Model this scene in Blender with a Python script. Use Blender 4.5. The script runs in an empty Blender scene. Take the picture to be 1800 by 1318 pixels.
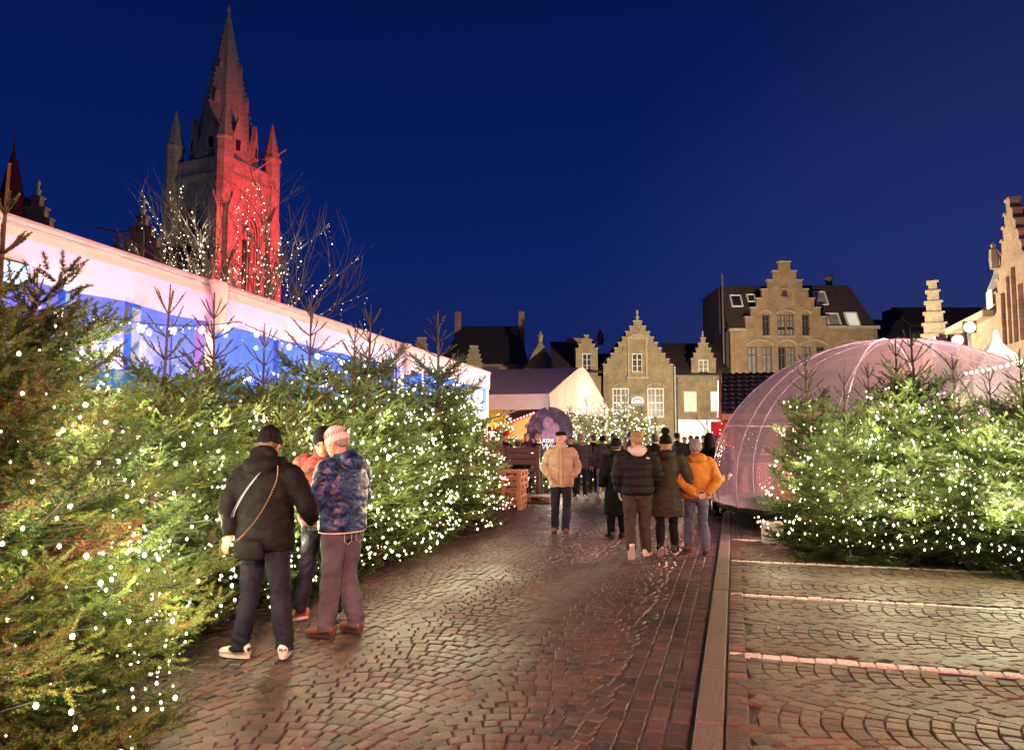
import bpy, bmesh, math, random
import numpy as np
from mathutils import Vector, Matrix, noise

# ------------------------------------------------------------------ camera
SC = bpy.context.scene
COL = SC.collection
R = math.radians
F = 1340.0                      # focal length in photo pixels (photo 1800 x 1318)
CAMZ = 1.70
PITCH = math.atan((765 - 659) / F)
cam = bpy.data.cameras.new("Camera")
cam.sensor_width = 36.0
cam.lens = F / 1800 * 36.0
cam.clip_start = 0.05
cam.clip_end = 2000
camo = bpy.data.objects.new("Camera", cam)
COL.objects.link(camo)
camo.location = (0, 0, CAMZ)
camo.rotation_euler = (math.pi / 2 + PITCH, 0, 0)
SC.camera = camo

# ------------------------------------------------------------------ sky (late dusk) and exposure
world = bpy.data.worlds.new("World")
SC.world = world
world.use_nodes = True
wn, wl = world.node_tree.nodes, world.node_tree.links
wn.clear()
w_out = wn.new("ShaderNodeOutputWorld")
w_bg = wn.new("ShaderNodeBackground")
w_sky = wn.new("ShaderNodeTexSky")
w_sky.sky_type = 'NISHITA'
w_sky.sun_disc = False
w_sky.sun_elevation = R(-3.0)
w_sky.sun_rotation = R(60)
w_sky.ozone_density = 6.0
w_sky.air_density = 1.0
w_sky.dust_density = 0.3
# town glow: the air low over the roofs is a little violet
w_geo = wn.new("ShaderNodeTexCoord")
w_sep = wn.new("ShaderNodeSeparateXYZ")
w_ramp = wn.new("ShaderNodeValToRGB")
w_ramp.color_ramp.elements[0].position = 0.0
w_ramp.color_ramp.elements[0].color = (0.020, 0.019, 0.085, 1)
w_ramp.color_ramp.elements[1].position = 0.75
w_ramp.color_ramp.elements[1].color = (0.0004, 0.0032, 0.028, 1)
for pos_, col_ in ((0.10, (0.0065, 0.0145, 0.096)), (0.22, (0.0018, 0.0130, 0.108)), (0.42, (0.0009, 0.0080, 0.078))):
    e_ = w_ramp.color_ramp.elements.new(pos_)
    e_.color = (*col_, 1)
w_mix = wn.new("ShaderNodeMix")
w_mix.data_type = 'RGBA'
w_mix.blend_type = 'ADD'
w_mix.inputs[0].default_value = 0.12
w_bg.inputs[1].default_value = 1.0
wl.new(w_geo.outputs['Generated'], w_sep.inputs[0])
wl.new(w_sep.outputs[2], w_ramp.inputs[0])
wl.new(w_ramp.outputs[0], w_mix.inputs[6])
wl.new(w_sky.outputs[0], w_mix.inputs[7])
w_dot = wn.new("ShaderNodeVectorMath")
w_dot.operation = 'DOT_PRODUCT'
w_dot.inputs[1].default_value = Vector((0.62, 0.78, 0.02)).normalized()
w_nrm = wn.new("ShaderNodeVectorMath")
w_nrm.operation = 'NORMALIZE'
wl.new(w_geo.outputs['Generated'], w_nrm.inputs[0])
wl.new(w_nrm.outputs[0], w_dot.inputs[0])
w_mr = wn.new("ShaderNodeMapRange")
w_mr.inputs[1].default_value = 0.80
w_mr.inputs[2].default_value = 1.0
w_mr.interpolation_type = 'SMOOTHSTEP'
wl.new(w_dot.outputs['Value'], w_mr.inputs[0])
w_town = wn.new("ShaderNodeMix")
w_town.data_type = 'RGBA'
w_town.blend_type = 'ADD'
w_town.inputs[7].default_value = (0.011, 0.011, 0.014, 1)
wl.new(w_mr.outputs[0], w_town.inputs[0])
wl.new(w_mix.outputs[2], w_town.inputs[6])
wl.new(w_town.outputs[2], w_bg.inputs[0])
wl.new(w_bg.outputs[0], w_out.inputs[0])

SC.view_settings.view_transform = 'Standard'
SC.view_settings.look = 'None'
SC.view_settings.gamma = 1.0
SC.view_settings.exposure = 0.0
SC.view_settings.use_curve_mapping = False
SC.cycles.use_denoising = True
SC.cycles.denoiser = 'OPENIMAGEDENOISE'
SC.cycles.denoising_prefilter = 'NONE'
SC.cycles.use_adaptive_sampling = True
SC.cycles.adaptive_threshold = 0.02
SC.cycles.adaptive_min_samples = 24
SC.cycles.max_bounces = 6
SC.cycles.diffuse_bounces = 2
SC.cycles.glossy_bounces = 3
SC.cycles.transmission_bounces = 6
SC.cycles.transparent_max_bounces = 16
SC.cycles.sample_clamp_indirect = 3.0
SC.cycles.sample_clamp_direct = 40.0
SC.cycles.caustics_reflective = False
SC.cycles.caustics_refractive = False
SC.cycles.use_light_tree = True


# ------------------------------------------------------------------ lamps of the market, some added or assumed (their housings are built further down)
def lamp(name, kind, loc, target, energy, color, size=0.15, angle=120, blend=0.6):
    d = bpy.data.lights.new(name, kind)
    d.energy = energy
    d.color = color
    d.shadow_soft_size = size
    if kind == 'SPOT':
        d.spot_size = R(angle)
        d.spot_blend = blend
    o = bpy.data.objects.new(name, d)
    COL.objects.link(o)
    o.location = loc
    if target is not None:
        o.rotation_euler = (Vector(target) - Vector(loc)).to_track_quat('-Z', 'Y').to_euler()
    return o


def at_(px, py, Y):
    r = (px - 900) / F
    u = (659 - py) / F
    k = Y / (math.cos(PITCH) - u * math.sin(PITCH))
    return Vector((r * k, Y, CAMZ + (math.sin(PITCH) + u * math.cos(PITCH)) * k))


FLOOD_W = (10.3, 17.0, 4.12)      # white floodlight behind the firs on the right
FLOOD_R = (9.75, 16.6, 3.78)      # red floodlight below it
ASSUMED_MAST = (1.5, -8.5, 6.5)           # assumed floodlight mast on the square behind the photographer
lamp("white_flood_beam", 'SPOT', FLOOD_W, (1.0, 8.0, 0.0), 2600, (1.0, 0.80, 0.48), 0.12, 150, 0.5)
lamp("red_flood_beam", 'SPOT', FLOOD_R, (-4.0, 13.0, 3.2), 9500, (1.0, 0.36, 0.32), 0.12, 76, 0.5)
lamp("assumed_mast_beam", 'SPOT', ASSUMED_MAST, (-3.6, 6.0, 0.3), 20000, (1.0, 0.29, 0.24), 0.35, 64, 0.9)  # assumed lamp behind the view, for the pink light on street and people
lamp("assumed_parking_light", 'POINT', (8.3, 5.2, 4.6), None, 950, (1.0, 0.80, 0.40), 0.15)  # assumed lamp outside the view, for yellow light on the bays
lamp("church_beam", 'SPOT', (-9.0, 73.0, 4.0), (-30.5, 88.5, 20.5), 200000, (1.0, 0.03, 0.05), 0.3, 52, 0.8)
lamp("church_base_beam", 'SPOT', (-23.0, 78.0, 9.0), (-30, 88, 17), 3500, (1.0, 0.16, 0.16), 0.3, 90, 0.7)
lamp("tower_left_fill", 'POINT', (-50.0, 64.0, 6.0), None, 2800, (1.0, 0.90, 0.78), 0.3)  # assumed lamp outside the view, added to lighten the dark tower face
lamp("far_facade_fill", 'POINT', at_(1330, 700, 50), None, 34000, (1.0, 0.80, 0.54), 0.4)  # added lamp, hidden by the tiled stall, brightens the far facades
lamp("brick_front_fill", 'POINT', at_(1830, 640, 27), None, 3200, (1.0, 0.58, 0.44), 0.4)  # added lamp outside the view, brightens the brick gable house

A = R(16.2)                       # the street runs 16.2 degrees to the right of the view
AT = R(12.6)                      # the long tent and its row of firs
cA, sA = math.cos(A), math.sin(A)


def ST(t, s, z=0.0):
    return (t * cA + s * sA, -t * sA + s * cA, z)


def TT(t, s, z=0.0):
    return (t * math.cos(AT) + s * math.sin(AT), -t * math.sin(AT) + s * math.cos(AT), z)


at = at_


# ------------------------------------------------------------------ helpers: mesh building
class MB:
    def __init__(self):
        self.v = []
        self.f = []

    def add(self, vs, fs):
        b = len(self.v)
        self.v.extend(vs)
        self.f.extend([tuple(i + b for i in q) for q in fs])
        return self

    def box(self, c, s, rz=0.0, rx=0.0, ry=0.0):
        m = Matrix.Rotation(rz, 3, 'Z') @ Matrix.Rotation(ry, 3, 'Y') @ Matrix.Rotation(rx, 3, 'X')
        c = Vector(c)
        vs = [c + m @ Vector((x * s[0] / 2, y * s[1] / 2, z * s[2] / 2)) for x, y, z in
              ((-1, -1, -1), (1, -1, -1), (1, 1, -1), (-1, 1, -1), (-1, -1, 1), (1, -1, 1), (1, 1, 1), (-1, 1, 1))]
        return self.add(vs, [(3, 2, 1, 0), (4, 5, 6, 7), (0, 1, 5, 4), (1, 2, 6, 5), (2, 3, 7, 6), (3, 0, 4, 7)])

    def b2(self, x0, x1, y0, y1, z0, z1):
        return self.box(((x0 + x1) / 2, (y0 + y1) / 2, (z0 + z1) / 2), (abs(x1 - x0), abs(y1 - y0), abs(z1 - z0)))

    def bar(self, p, q, w, h=None):
        p, q = Vector(p), Vector(q)
        h = h or w
        d = q - p
        L = d.length
        z = d / L
        up = Vector((0, 0, 1)) if abs(z.z) < .95 else Vector((0, 1, 0))
        x = z.cross(up).normalized()
        y = x.cross(z)
        vs = []
        for e in (p, q):
            for a, b in ((-1, -1), (1, -1), (1, 1), (-1, 1)):
                vs.append(e + x * a * w / 2 + y * b * h / 2)
        return self.add(vs, [(3, 2, 1, 0), (4, 5, 6, 7), (0, 1, 5, 4), (1, 2, 6, 5), (2, 3, 7, 6), (3, 0, 4, 7)])

    def prism(self, poly, y0, y1):
        """poly: (x, z) outline, extruded along y"""
        n = len(poly)
        vs = [Vector((x, y0, z)) for x, z in poly] + [Vector((x, y1, z)) for x, z in poly]
        fs = [tuple(range(n)), tuple(range(2 * n - 1, n - 1, -1))]
        for i in range(n):
            j = (i + 1) % n
            fs.append((i, i + n, j + n, j))
        return self.add(vs, fs)

    def slab(self, pts, th):
        """pts: planar polygon (3d), thickened along its normal"""
        pts = [Vector(p) for p in pts]
        nrm = (pts[1] - pts[0]).cross(pts[2] - pts[0]).normalized() * th
        n = len(pts)
        fs = [tuple(range(n - 1, -1, -1)), tuple(range(n, 2 * n))]
        for i in range(n):
            j = (i + 1) % n
            fs.append((i, j, j + n, i + n))
        return self.add(pts + [p + nrm for p in pts], fs)

    def tube(self, pts, r, n=8, cap=True):
        pts = [Vector(p) for p in pts]
        m = len(pts)
        rr = r if hasattr(r, '__len__') else [r] * m
        ref = None
        vs = []
        for i, p in enumerate(pts):
            d = (pts[min(i + 1, m - 1)] - pts[max(i - 1, 0)])
            if d.length < 1e-9:
                d = Vector((0, 0, 1))
            d.normalize()
            if ref is None:
                ref = Vector((1, 0, 0)) if abs(d.x) < .9 else Vector((0, 1, 0))
            x = (ref - d * ref.dot(d)).normalized()
            ref = x
            y = d.cross(x)
            for k in range(n):
                a = 2 * math.pi * k / n
                vs.append(p + (x * math.cos(a) + y * math.sin(a)) * rr[i])
        fs = []
        for i in range(m - 1):
            for k in range(n):
                k2 = (k + 1) % n
                fs.append((i * n + k, i * n + k2, (i + 1) * n + k2, (i + 1) * n + k))
        if cap:
            fs.append(tuple(range(n - 1, -1, -1)))
            fs.append(tuple((m - 1) * n + k for k in range(n)))
        return self.add(vs, fs)

    def rings(self, secs, n=16):
        """secs: (center, x-axis vector, y-axis vector) elliptical rings, capped"""
        vs = []
        for c, x, y in secs:
            c, x, y = Vector(c), Vector(x), Vector(y)
            for k in range(n):
                a = 2 * math.pi * k / n
                vs.append(c + x * math.cos(a) + y * math.sin(a))
        m = len(secs)
        fs = []
        for i in range(m - 1):
            for k in range(n):
                k2 = (k + 1) % n
                fs.append((i * n + k, i * n + k2, (i + 1) * n + k2, (i + 1) * n + k))
        fs.append(tuple(range(n - 1, -1, -1)))
        fs.append(tuple((m - 1) * n + k for k in range(n)))
        return self.add(vs, fs)

    def lathe(self, prof, n=16, c=(0, 0, 0), sx=1, sy=1):
        c = Vector(c)
        return self.rings([(c + Vector((0, 0, z)), (max(r, 1e-4) * sx, 0, 0), (0, max(r, 1e-4) * sy, 0)) for r, z in prof], n)

    def ell(self, c, r, nu=14, nv=9, rot=None):
        c = Vector(c)
        rot = rot or Matrix.Identity(3)
        secs = []
        for i in range(nv + 1):
            a = -math.pi / 2 + math.pi * i / nv
            q = max(math.cos(a), 0.01)
            secs.append((c + rot @ Vector((0, 0, math.sin(a) * r[2])), rot @ Vector((q * r[0], 0, 0)), rot @ Vector((0, q * r[1], 0))))
        return self.rings(secs, nu)

    def octa(self, c, r, h=None):
        x, y, z = c
        h = h or r
        return self.add([Vector(q) for q in ((x + r, y, z), (x, y + r, z), (x - r, y, z), (x, y - r, z), (x, y, z + h), (x, y, z - h))],
                        [(0, 1, 4), (1, 2, 4), (2, 3, 4), (3, 0, 4), (1, 0, 5), (2, 1, 5), (3, 2, 5), (0, 3, 5)])

    def mesh(self, name):
        me = bpy.data.meshes.new(name)
        me.from_pydata([tuple(v) for v in self.v], [], self.f)
        me.validate()
        me.update()
        return me

    def build(self, name, mat, parent=None, smooth=False, kind=None, loc=None, rz=None, bevel=0.0):
        me = self.mesh(name)
        if bevel:
            bm = bmesh.new()
            bm.from_mesh(me)
            bmesh.ops.remove_doubles(bm, verts=bm.verts, dist=1e-5)
            bmesh.ops.bevel(bm, geom=list(bm.edges), offset=bevel, segments=1, affect='EDGES', profile=.5)
            bm.to_mesh(me)
            bm.free()
        return link(name, me, mat, parent, smooth, kind, loc, rz)


def link(name, me, mat, parent=None, smooth=False, kind=None, loc=None, rz=None):
    if smooth:
        me.polygons.foreach_set('use_smooth', [True] * len(me.polygons))
    if mat is not None and not me.materials:
        me.materials.append(mat)
    o = bpy.data.objects.new(name, me)
    COL.objects.link(o)
    if parent is not None:
        o.parent = parent
    if loc is not None:
        o.location = loc
    if rz is not None:
        o.rotation_euler = (0, 0, rz)
    if kind:
        o['kind'] = kind
    return o


def tag(o, label, cat, group=None, kind=None):
    o['label'] = label
    o['category'] = cat
    if group:
        o['group'] = group
    if kind:
        o['kind'] = kind
    return o


def thing(name, label, cat, loc=(0, 0, 0), rz=0.0, group=None):
    o = bpy.data.objects.new(name, None)
    COL.objects.link(o)
    o.location = loc
    o.rotation_euler = (0, 0, rz)
    o.empty_display_size = 0.2
    return tag(o, label, cat, group)


def np_mesh(name, V, FT, tone=None):
    """triangles only, numpy arrays"""
    me = bpy.data.meshes.new(name)
    nv, nf = len(V), len(FT)
    me.vertices.add(nv)
    me.vertices.foreach_set('co', np.ascontiguousarray(V, dtype=np.float32).ravel())
    me.loops.add(nf * 3)
    me.loops.foreach_set('vertex_index', np.ascontiguousarray(FT, dtype=np.int32).ravel())
    me.polygons.add(nf)
    me.polygons.foreach_set('loop_start', np.arange(0, nf * 3, 3, dtype=np.int32))
    try:
        me.polygons.foreach_set('loop_total', np.full(nf, 3, dtype=np.int32))
    except Exception:
        pass
    if tone is not None:
        at_ = me.attributes.new('tone', 'FLOAT', 'POINT')
        at_.data.foreach_set('value', np.ascontiguousarray(tone, dtype=np.float32))
    me.update(calc_edges=True)
    return me


TMP = bpy.data.scenes.new('workbench')      # scratch scene for evaluating modifiers, removed at the end


def evaluated(mb, voxel, smooth_it=4, factor=0.5):
    """one continuous surface from overlapping closed shapes"""
    me = mb.mesh('tmp')
    o = bpy.data.objects.new('tmp', me)
    TMP.collection.objects.link(o)
    m = o.modifiers.new('r', 'REMESH')
    m.mode = 'VOXEL'
    m.voxel_size = voxel
    if smooth_it:
        s = o.modifiers.new('s', 'SMOOTH')
        s.factor = factor
        s.iterations = smooth_it
    TMP.view_layers[0].update()
    dg = TMP.view_layers[0].depsgraph
    out = bpy.data.meshes.new_from_object(o.evaluated_get(dg), depsgraph=dg)
    bpy.data.objects.remove(o)
    bpy.data.meshes.remove(me)
    return out


def displace(me, fn):
    n = len(me.vertices)
    co = np.empty(n * 3, dtype=np.float32)
    no = np.empty(n * 3, dtype=np.float32)
    me.vertices.foreach_get('co', co)
    me.vertex_normals.foreach_get('vector', no)
    co = co.reshape(-1, 3)
    no = no.reshape(-1, 3)
    co = co + no * fn(co, no)[:, None]
    me.vertices.foreach_set('co', co.astype(np.float32).ravel())
    me.update()
    return me


def nz(co, sx, sy, sz, off=0.0):
    nn = noise.noise
    pts = (np.asarray(co) * np.array((sx, sy, sz)) + np.array((off, off * 1.7, -off))).tolist()
    return np.array([nn(p) for p in pts], dtype=np.float32)


def text_mesh(body, size, mat, parent, loc, rot, name='lettering', align='CENTER', depth=0.003, shear=0.0, bold=0.0):
    cu = bpy.data.curves.new(name, 'FONT')
    cu.body = body
    cu.size = size
    cu.align_x = align
    cu.align_y = 'CENTER'
    cu.extrude = depth
    cu.shear = shear
    cu.offset = bold
    cu.resolution_u = 3
    o = bpy.data.objects.new('tmp', cu)
    TMP.collection.objects.link(o)
    TMP.view_layers[0].update()
    dg = TMP.view_layers[0].depsgraph
    me = bpy.data.meshes.new_from_object(o.evaluated_get(dg), depsgraph=dg)
    bpy.data.objects.remove(o)
    r = link(name, me, mat, parent)
    r.location = loc
    r.rotation_euler = rot
    return r


# ------------------------------------------------------------------ helpers: materials
def ramp(node, stops):
    el = node.color_ramp.elements
    el[0].position, el[0].color = stops[0][0], (*stops[0][1], 1)
    el[1].position, el[1].color = stops[-1][0], (*stops[-1][1], 1)
    for p, c in stops[1:-1]:
        e = el.new(p)
        e.color = (*c, 1)


def nodes_of(name):
    m = bpy.data.materials.new(name)
    m.use_nodes = True
    nt = m.node_tree
    b = nt.nodes['Principled BSDF']
    return m, nt, b


def M(name, c1, c2=None, rough=.6, nscale=6.0, bump=0.0, bscale=40.0, metallic=0.0, spec=.5, rough2=None, stretch=(1, 1, 1), detail=4, contrast=(.35, .65), trans=0.0):
    m, nt, b = nodes_of(name)
    L, N = nt.links, nt.nodes
    tc = N.new('ShaderNodeTexCoord')
    mp = N.new('ShaderNodeMapping')
    mp.inputs['Scale'].default_value = stretch
    L.new(tc.outputs['Object'], mp.inputs[0])
    c2 = c2 or tuple(x * .78 for x in c1)
    n1 = N.new('ShaderNodeTexNoise')
    n1.inputs['Scale'].default_value = nscale
    n1.inputs['Detail'].default_value = detail
    L.new(mp.outputs[0], n1.inputs[0])
    cr = N.new('ShaderNodeValToRGB')
    cr.color_ramp.elements[0].position = contrast[0]
    cr.color_ramp.elements[1].position = contrast[1]
    cr.color_ramp.elements[0].color = (*c1, 1)
    cr.color_ramp.elements[1].color = (*c2, 1)
    L.new(n1.outputs[0], cr.inputs[0])
    L.new(cr.outputs[0], b.inputs['Base Color'])
    b.inputs['Metallic'].default_value = metallic
    b.inputs['Specular IOR Level'].default_value = spec
    if rough2 is None:
        b.inputs['Roughness'].default_value = rough
    else:
        mr = N.new('ShaderNodeMapRange')
        mr.inputs[3].default_value = rough
        mr.inputs[4].default_value = rough2
        mr.inputs[1].default_value = .3
        mr.inputs[2].default_value = .7
        L.new(n1.outputs[0], mr.inputs[0])
        L.new(mr.outputs[0], b.inputs['Roughness'])
    if bump:
        n2 = N.new('ShaderNodeTexNoise')
        n2.inputs['Scale'].default_value = bscale
        n2.inputs['Detail'].default_value = 5
        L.new(mp.outputs[0], n2.inputs[0])
        bp = N.new('ShaderNodeBump')
        bp.inputs['Strength'].default_value = bump
        bp.inputs['Distance'].default_value = .02
        L.new(n2.outputs[0], bp.inputs['Height'])
        L.new(bp.outputs[0], b.inputs['Normal'])
    if trans:
        tr = N.new('ShaderNodeBsdfTranslucent')
        L.new(cr.outputs[0], tr.inputs[0])
        mx = N.new('ShaderNodeMixShader')
        mx.inputs[0].default_value = trans
        L.new(b.outputs[0], mx.inputs[1])
        L.new(tr.outputs[0], mx.inputs[2])
        L.new(mx.outputs[0], N['Material Output'].inputs[0])
    return m


def EM(name, color, strength):
    m, nt, b = nodes_of(name)
    b.inputs['Base Color'].default_value = (.8, .8, .8, 1)
    b.inputs['Emission Color'].default_value = (*color, 1)
    b.inputs['Emission Strength'].default_value = strength
    return m


def brick_mat(name, c1, c2, mortar, bw=.22, bh=.065, rough=.85, bump=.5, rot=False, msize=.012):
    """c1, c2 brick tones; object coordinates, wall in the local x-z plane"""
    m, nt, b = nodes_of(name)
    L, N = nt.links, nt.nodes
    tc = N.new('ShaderNodeTexCoord')
    mp = N.new('ShaderNodeMapping')
    mp.inputs['Rotation'].default_value = (R(90), 0, 0)
    L.new(tc.outputs['Object'], mp.inputs[0])
    br = N.new('ShaderNodeTexBrick')
    br.inputs['Color1'].default_value = (*c1, 1)
    br.inputs['Color2'].default_value = (*c2, 1)
    br.inputs['Mortar'].default_value = (*mortar, 1)
    br.inputs['Scale'].default_value = 1.0
    br.inputs['Mortar Size'].default_value = msize
    br.inputs['Brick Width'].default_value = bw
    br.inputs['Row Height'].default_value = bh
    L.new(mp.outputs[0], br.inputs[0])
    n1 = N.new('ShaderNodeTexNoise')
    n1.inputs['Scale'].default_value = 1.1
    n1.inputs['Detail'].default_value = 7
    n1.inputs['Roughness'].default_value = .7
    L.new(tc.outputs['Object'], n1.inputs[0])
    mr = N.new('ShaderNodeMapRange')
    mr.inputs[1].default_value = .3
    mr.inputs[2].default_value = .7
    mr.inputs[3].default_value = .55
    mr.inputs[4].default_value = 1.2
    L.new(n1.outputs[0], mr.inputs[0])
    mx = N.new('ShaderNodeVectorMath')
    mx.operation = 'SCALE'
    L.new(br.outputs[0], mx.inputs[0])
    L.new(mr.outputs[0], mx.inputs[3])
    L.new(mx.outputs[0], b.inputs['Base Color'])
    b.inputs['Roughness'].default_value = rough
    bp = N.new('ShaderNodeBump')
    bp.inputs['Strength'].default_value = bump
    bp.inputs['Distance'].default_value = .01
    bp.invert = True
    L.new(br.outputs['Fac'], bp.inputs['Height'])
    L.new(bp.outputs[0], b.inputs['Normal'])
    return m


ORD = ['first', 'second', 'third', 'fourth', 'fifth', 'sixth', 'seventh', 'eighth', 'ninth', 'tenth', 'eleventh', 'twelfth']
# ------------------------------------------------------------------ ground, road setts, kerb, parking bays
def sett_mat(name, stops, rough=.34, rough2=.60):
    m, nt, b = nodes_of(name)
    L, N = nt.links, nt.nodes
    oi = N.new('ShaderNodeObjectInfo')
    ge = N.new('ShaderNodeNewGeometry')
    ad = N.new('ShaderNodeMath')
    ad.operation = 'ADD'
    L.new(oi.outputs['Random'], ad.inputs[0])
    L.new(ge.outputs['Random Per Island'], ad.inputs[1])
    fr = N.new('ShaderNodeMath')
    fr.operation = 'FRACT'
    L.new(ad.outputs[0], fr.inputs[0])
    cr = N.new('ShaderNodeValToRGB')
    cr.color_ramp.interpolation = 'CONSTANT'
    ramp(cr, stops)
    L.new(fr.outputs[0], cr.inputs[0])
    n1 = N.new('ShaderNodeTexNoise')
    n1.inputs['Scale'].default_value = 45
    n1.inputs['Detail'].default_value = 6
    n1.inputs['Roughness'].default_value = .7
    L.new(ge.outputs['Position'], n1.inputs[0])
    n3 = N.new('ShaderNodeTexNoise')
    n3.inputs['Scale'].default_value = .9
    n3.inputs['Detail'].default_value = 5
    L.new(ge.outputs['Position'], n3.inputs[0])
    mr = N.new('ShaderNodeMapRange')
    mr.inputs[1].default_value, mr.inputs[2].default_value = .3, .7
    mr.inputs[3].default_value, mr.inputs[4].default_value = .5, 1.45
    L.new(n1.outputs[0], mr.inputs[0])
    mw = N.new('ShaderNodeMapRange')
    mw.inputs[1].default_value, mw.inputs[2].default_value = .3, .7
    mw.inputs[3].default_value, mw.inputs[4].default_value = .62, 1.25
    L.new(n3.outputs[0], mw.inputs[0])
    sw_ = N.new('ShaderNodeVectorMath')
    sw_.operation = 'SCALE'
    L.new(cr.outputs[0], sw_.inputs[0])
    L.new(mw.outputs[0], sw_.inputs[3])
    sc = N.new('ShaderNodeVectorMath')
    sc.operation = 'SCALE'
    L.new(sw_.outputs[0], sc.inputs[0])
    L.new(mr.outputs[0], sc.inputs[3])
    L.new(sc.outputs[0], b.inputs['Base Color'])
    mq = N.new('ShaderNodeMapRange')
    mq.inputs[1].default_value, mq.inputs[2].default_value = .35, .65
    mq.inputs[3].default_value, mq.inputs[4].default_value = rough, rough2
    L.new(n3.outputs[0], mq.inputs[0])
    L.new(mq.outputs[0], b.inputs['Roughness'])
    b.inputs['Specular IOR Level'].default_value = .32
    bp = N.new('ShaderNodeBump')
    bp.inputs['Strength'].default_value = .7
    bp.inputs['Distance'].default_value = .006
    L.new(n1.outputs[0], bp.inputs['Height'])
    L.new(bp.outputs[0], b.inputs['Normal'])
    return m


mat_sett = sett_mat('wet_granite_sett', [(0, (.076, .050, .045)), (.2, (.062, .042, .039)), (.42, (.092, .060, .052)), (.62, (.071, .046, .041)), (.8, (.043, .034, .033)), (.92, (.10, .054, .042))])
mat_sett_p = sett_mat('wet_brown_sett', [(0, (.115, .088, .056)), (.3, (.092, .072, .047)), (.5, (.135, .103, .063)), (.72, (.095, .064, .043)), (.85, (.070, .053, .042)), (.93, (.13, .07, .045))], .40, .62)
mat_sett_r = sett_mat('edge_sett', [(0, (.085, .05, .042)), (.3, (.11, .058, .046)), (.6, (.07, .048, .042)), (.8, (.10, .05, .04)), (.93, (.20, .065, .045))], .35, .6)
mat_sett_w = sett_mat('white_painted_sett', [(0, (.84, .82, .76)), (.5, (.80, .78, .72)), (.8, (.74, .71, .66))], .45, .65)
mat_joint = M('joint_dirt', (.035, .028, .024), (.06, .05, .042), rough=.45, nscale=18, bump=.5, bscale=120, rough2=.75)
mat_asph = M('square_paving', (.085, .068, .060), (.115, .092, .08), rough=.5, nscale=3, bump=.6, bscale=30, rough2=.75)
mat_kerb = M('kerb_stone', (.17, .125, .10), (.10, .075, .062), rough=.5, nscale=60, bump=.5, bscale=180, rough2=.8)

g = MB()
g.add([Vector(p) for p in ((-300, -60, -.06), (300, -60, -.06), (300, 420, -.06), (-300, 420, -.06))], [(0, 1, 2, 3)])
go = g.build('ground', mat_asph, kind='structure')

random.seed(4)


def sett_geo(q, h, dome=.002, bev=.007):
    """q: 4 corners (t, s) of the top outline, h top height -> verts, faces (20 tris)"""
    c = [sum(p[0] for p in q) / 4, sum(p[1] for p in q) / 4]
    vs = []
    jit = [random.uniform(-.0025, .0025) for _ in range(4)]

    def ins(p, d):
        dx, dy = c[0] - p[0], c[1] - p[1]
        l = math.hypot(dx, dy) or 1
        return (p[0] + dx / l * d, p[1] + dy / l * d)
    for p in q:
        a = ins(p, .001)
        vs.append((a[0], a[1], h - .055))
    for p in q:
        vs.append((p[0], p[1], h - .009))
    for p, j in zip(q, jit):
        a = ins(p, bev * 1.5)
        vs.append((a[0], a[1], h + j))
    vs.append((c[0], c[1], h + dome))
    fs = []
    for i in range(4):
        j = (i + 1) % 4
        fs += [(i, j, 4 + j, 4 + i), (4 + i, 4 + j, 8 + j, 8 + i), (8 + i, 8 + j, 12)]
    return vs, fs


def lay(quads, root, mat, h0, frame, pick=True, name='sett', n_single=300, rest='setts'):
    """the n_single setts that show largest as objects of their own, the others joined"""
    order = []
    for i, q in enumerate(quads):
        cx = sum(p[0] for p in q) / 4
        cy = sum(p[1] for p in q) / 4
        x, y, _ = frame(cx, cy)
        vis = y > 2.6 and abs(x / y) < .69 and (2278 / y) < 560
        order.append((0 if vis else 1, y, i))
    order.sort()
    single = set(i for v, y, i in order[:n_single] if v == 0)
    acc = MB()
    for i, q in enumerate(quads):
        vs, fs = sett_geo(q, h0 + random.uniform(-.0035, .0035))
        if i in single:
            cx = sum(p[0] for p in q) / 4
            cy = sum(p[1] for p in q) / 4
            b = MB().add([Vector((v[0] - cx, v[1] - cy, v[2])) for v in vs], fs)
            b.build(name, mat, root, loc=(cx, cy, 0))
        else:
            acc.add([Vector(v) for v in vs], fs)
    if acc.v:
        acc.build(rest, mat, root, kind='stuff')


def arcs(u0, u1, W, v0, v1, h, wid, rise, gap=.009, swap=False, phase=0.0):
    """segmental-arc paving: bands of width W across u, arcs stacked along v"""
    out = []
    R_ = (W * W / 4 + rise * rise) / (2 * rise)
    nb = int(math.ceil((u1 - u0) / W))
    for bi in range(nb):
        ub = u0 + bi * W
        k0 = int((v0 - rise) / h) - 1
        k1 = int(v1 / h) + 1
        for k in range(k0, k1):
            n = max(3, int(round(W * 1.06 / wid)) + random.choice((-1, 0, 0, 1)))
            cuts = [(i + (random.uniform(-.22, .22) if 0 < i < n else 0)) / n * W for i in range(n + 1)]
            vb = k * h + (bi % 2) * h * .5 + phase

            def f(u):
                a = u - W / 2
                return math.sqrt(max(R_ * R_ - a * a, 0)) - (R_ - rise)
            for i in range(n):
                a, b = cuts[i] + gap / 2, cuts[i + 1] - gap / 2
                q = []
                for (uu, up) in ((a, 0), (b, 0), (b, 1), (a, 1)):
                    sl = -(uu - W / 2) / R_
                    sh = -sl * h * (up - .5) * .8
                    vv = vb + f(uu) + (h - gap if up else 0)
                    q.append((ub + uu + sh + random.uniform(-.005, .005), vv + random.uniform(-.005, .005)))
                cu = sum(p[0] for p in q) / 4
                cv = sum(p[1] for p in q) / 4
                if cu < u0 - .02 or cu > u1 + .02 or cv < v0 or cv > v1:
                    continue
                out.append([(-p[1], p[0]) for p in q] if swap else q)
    return out


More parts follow.
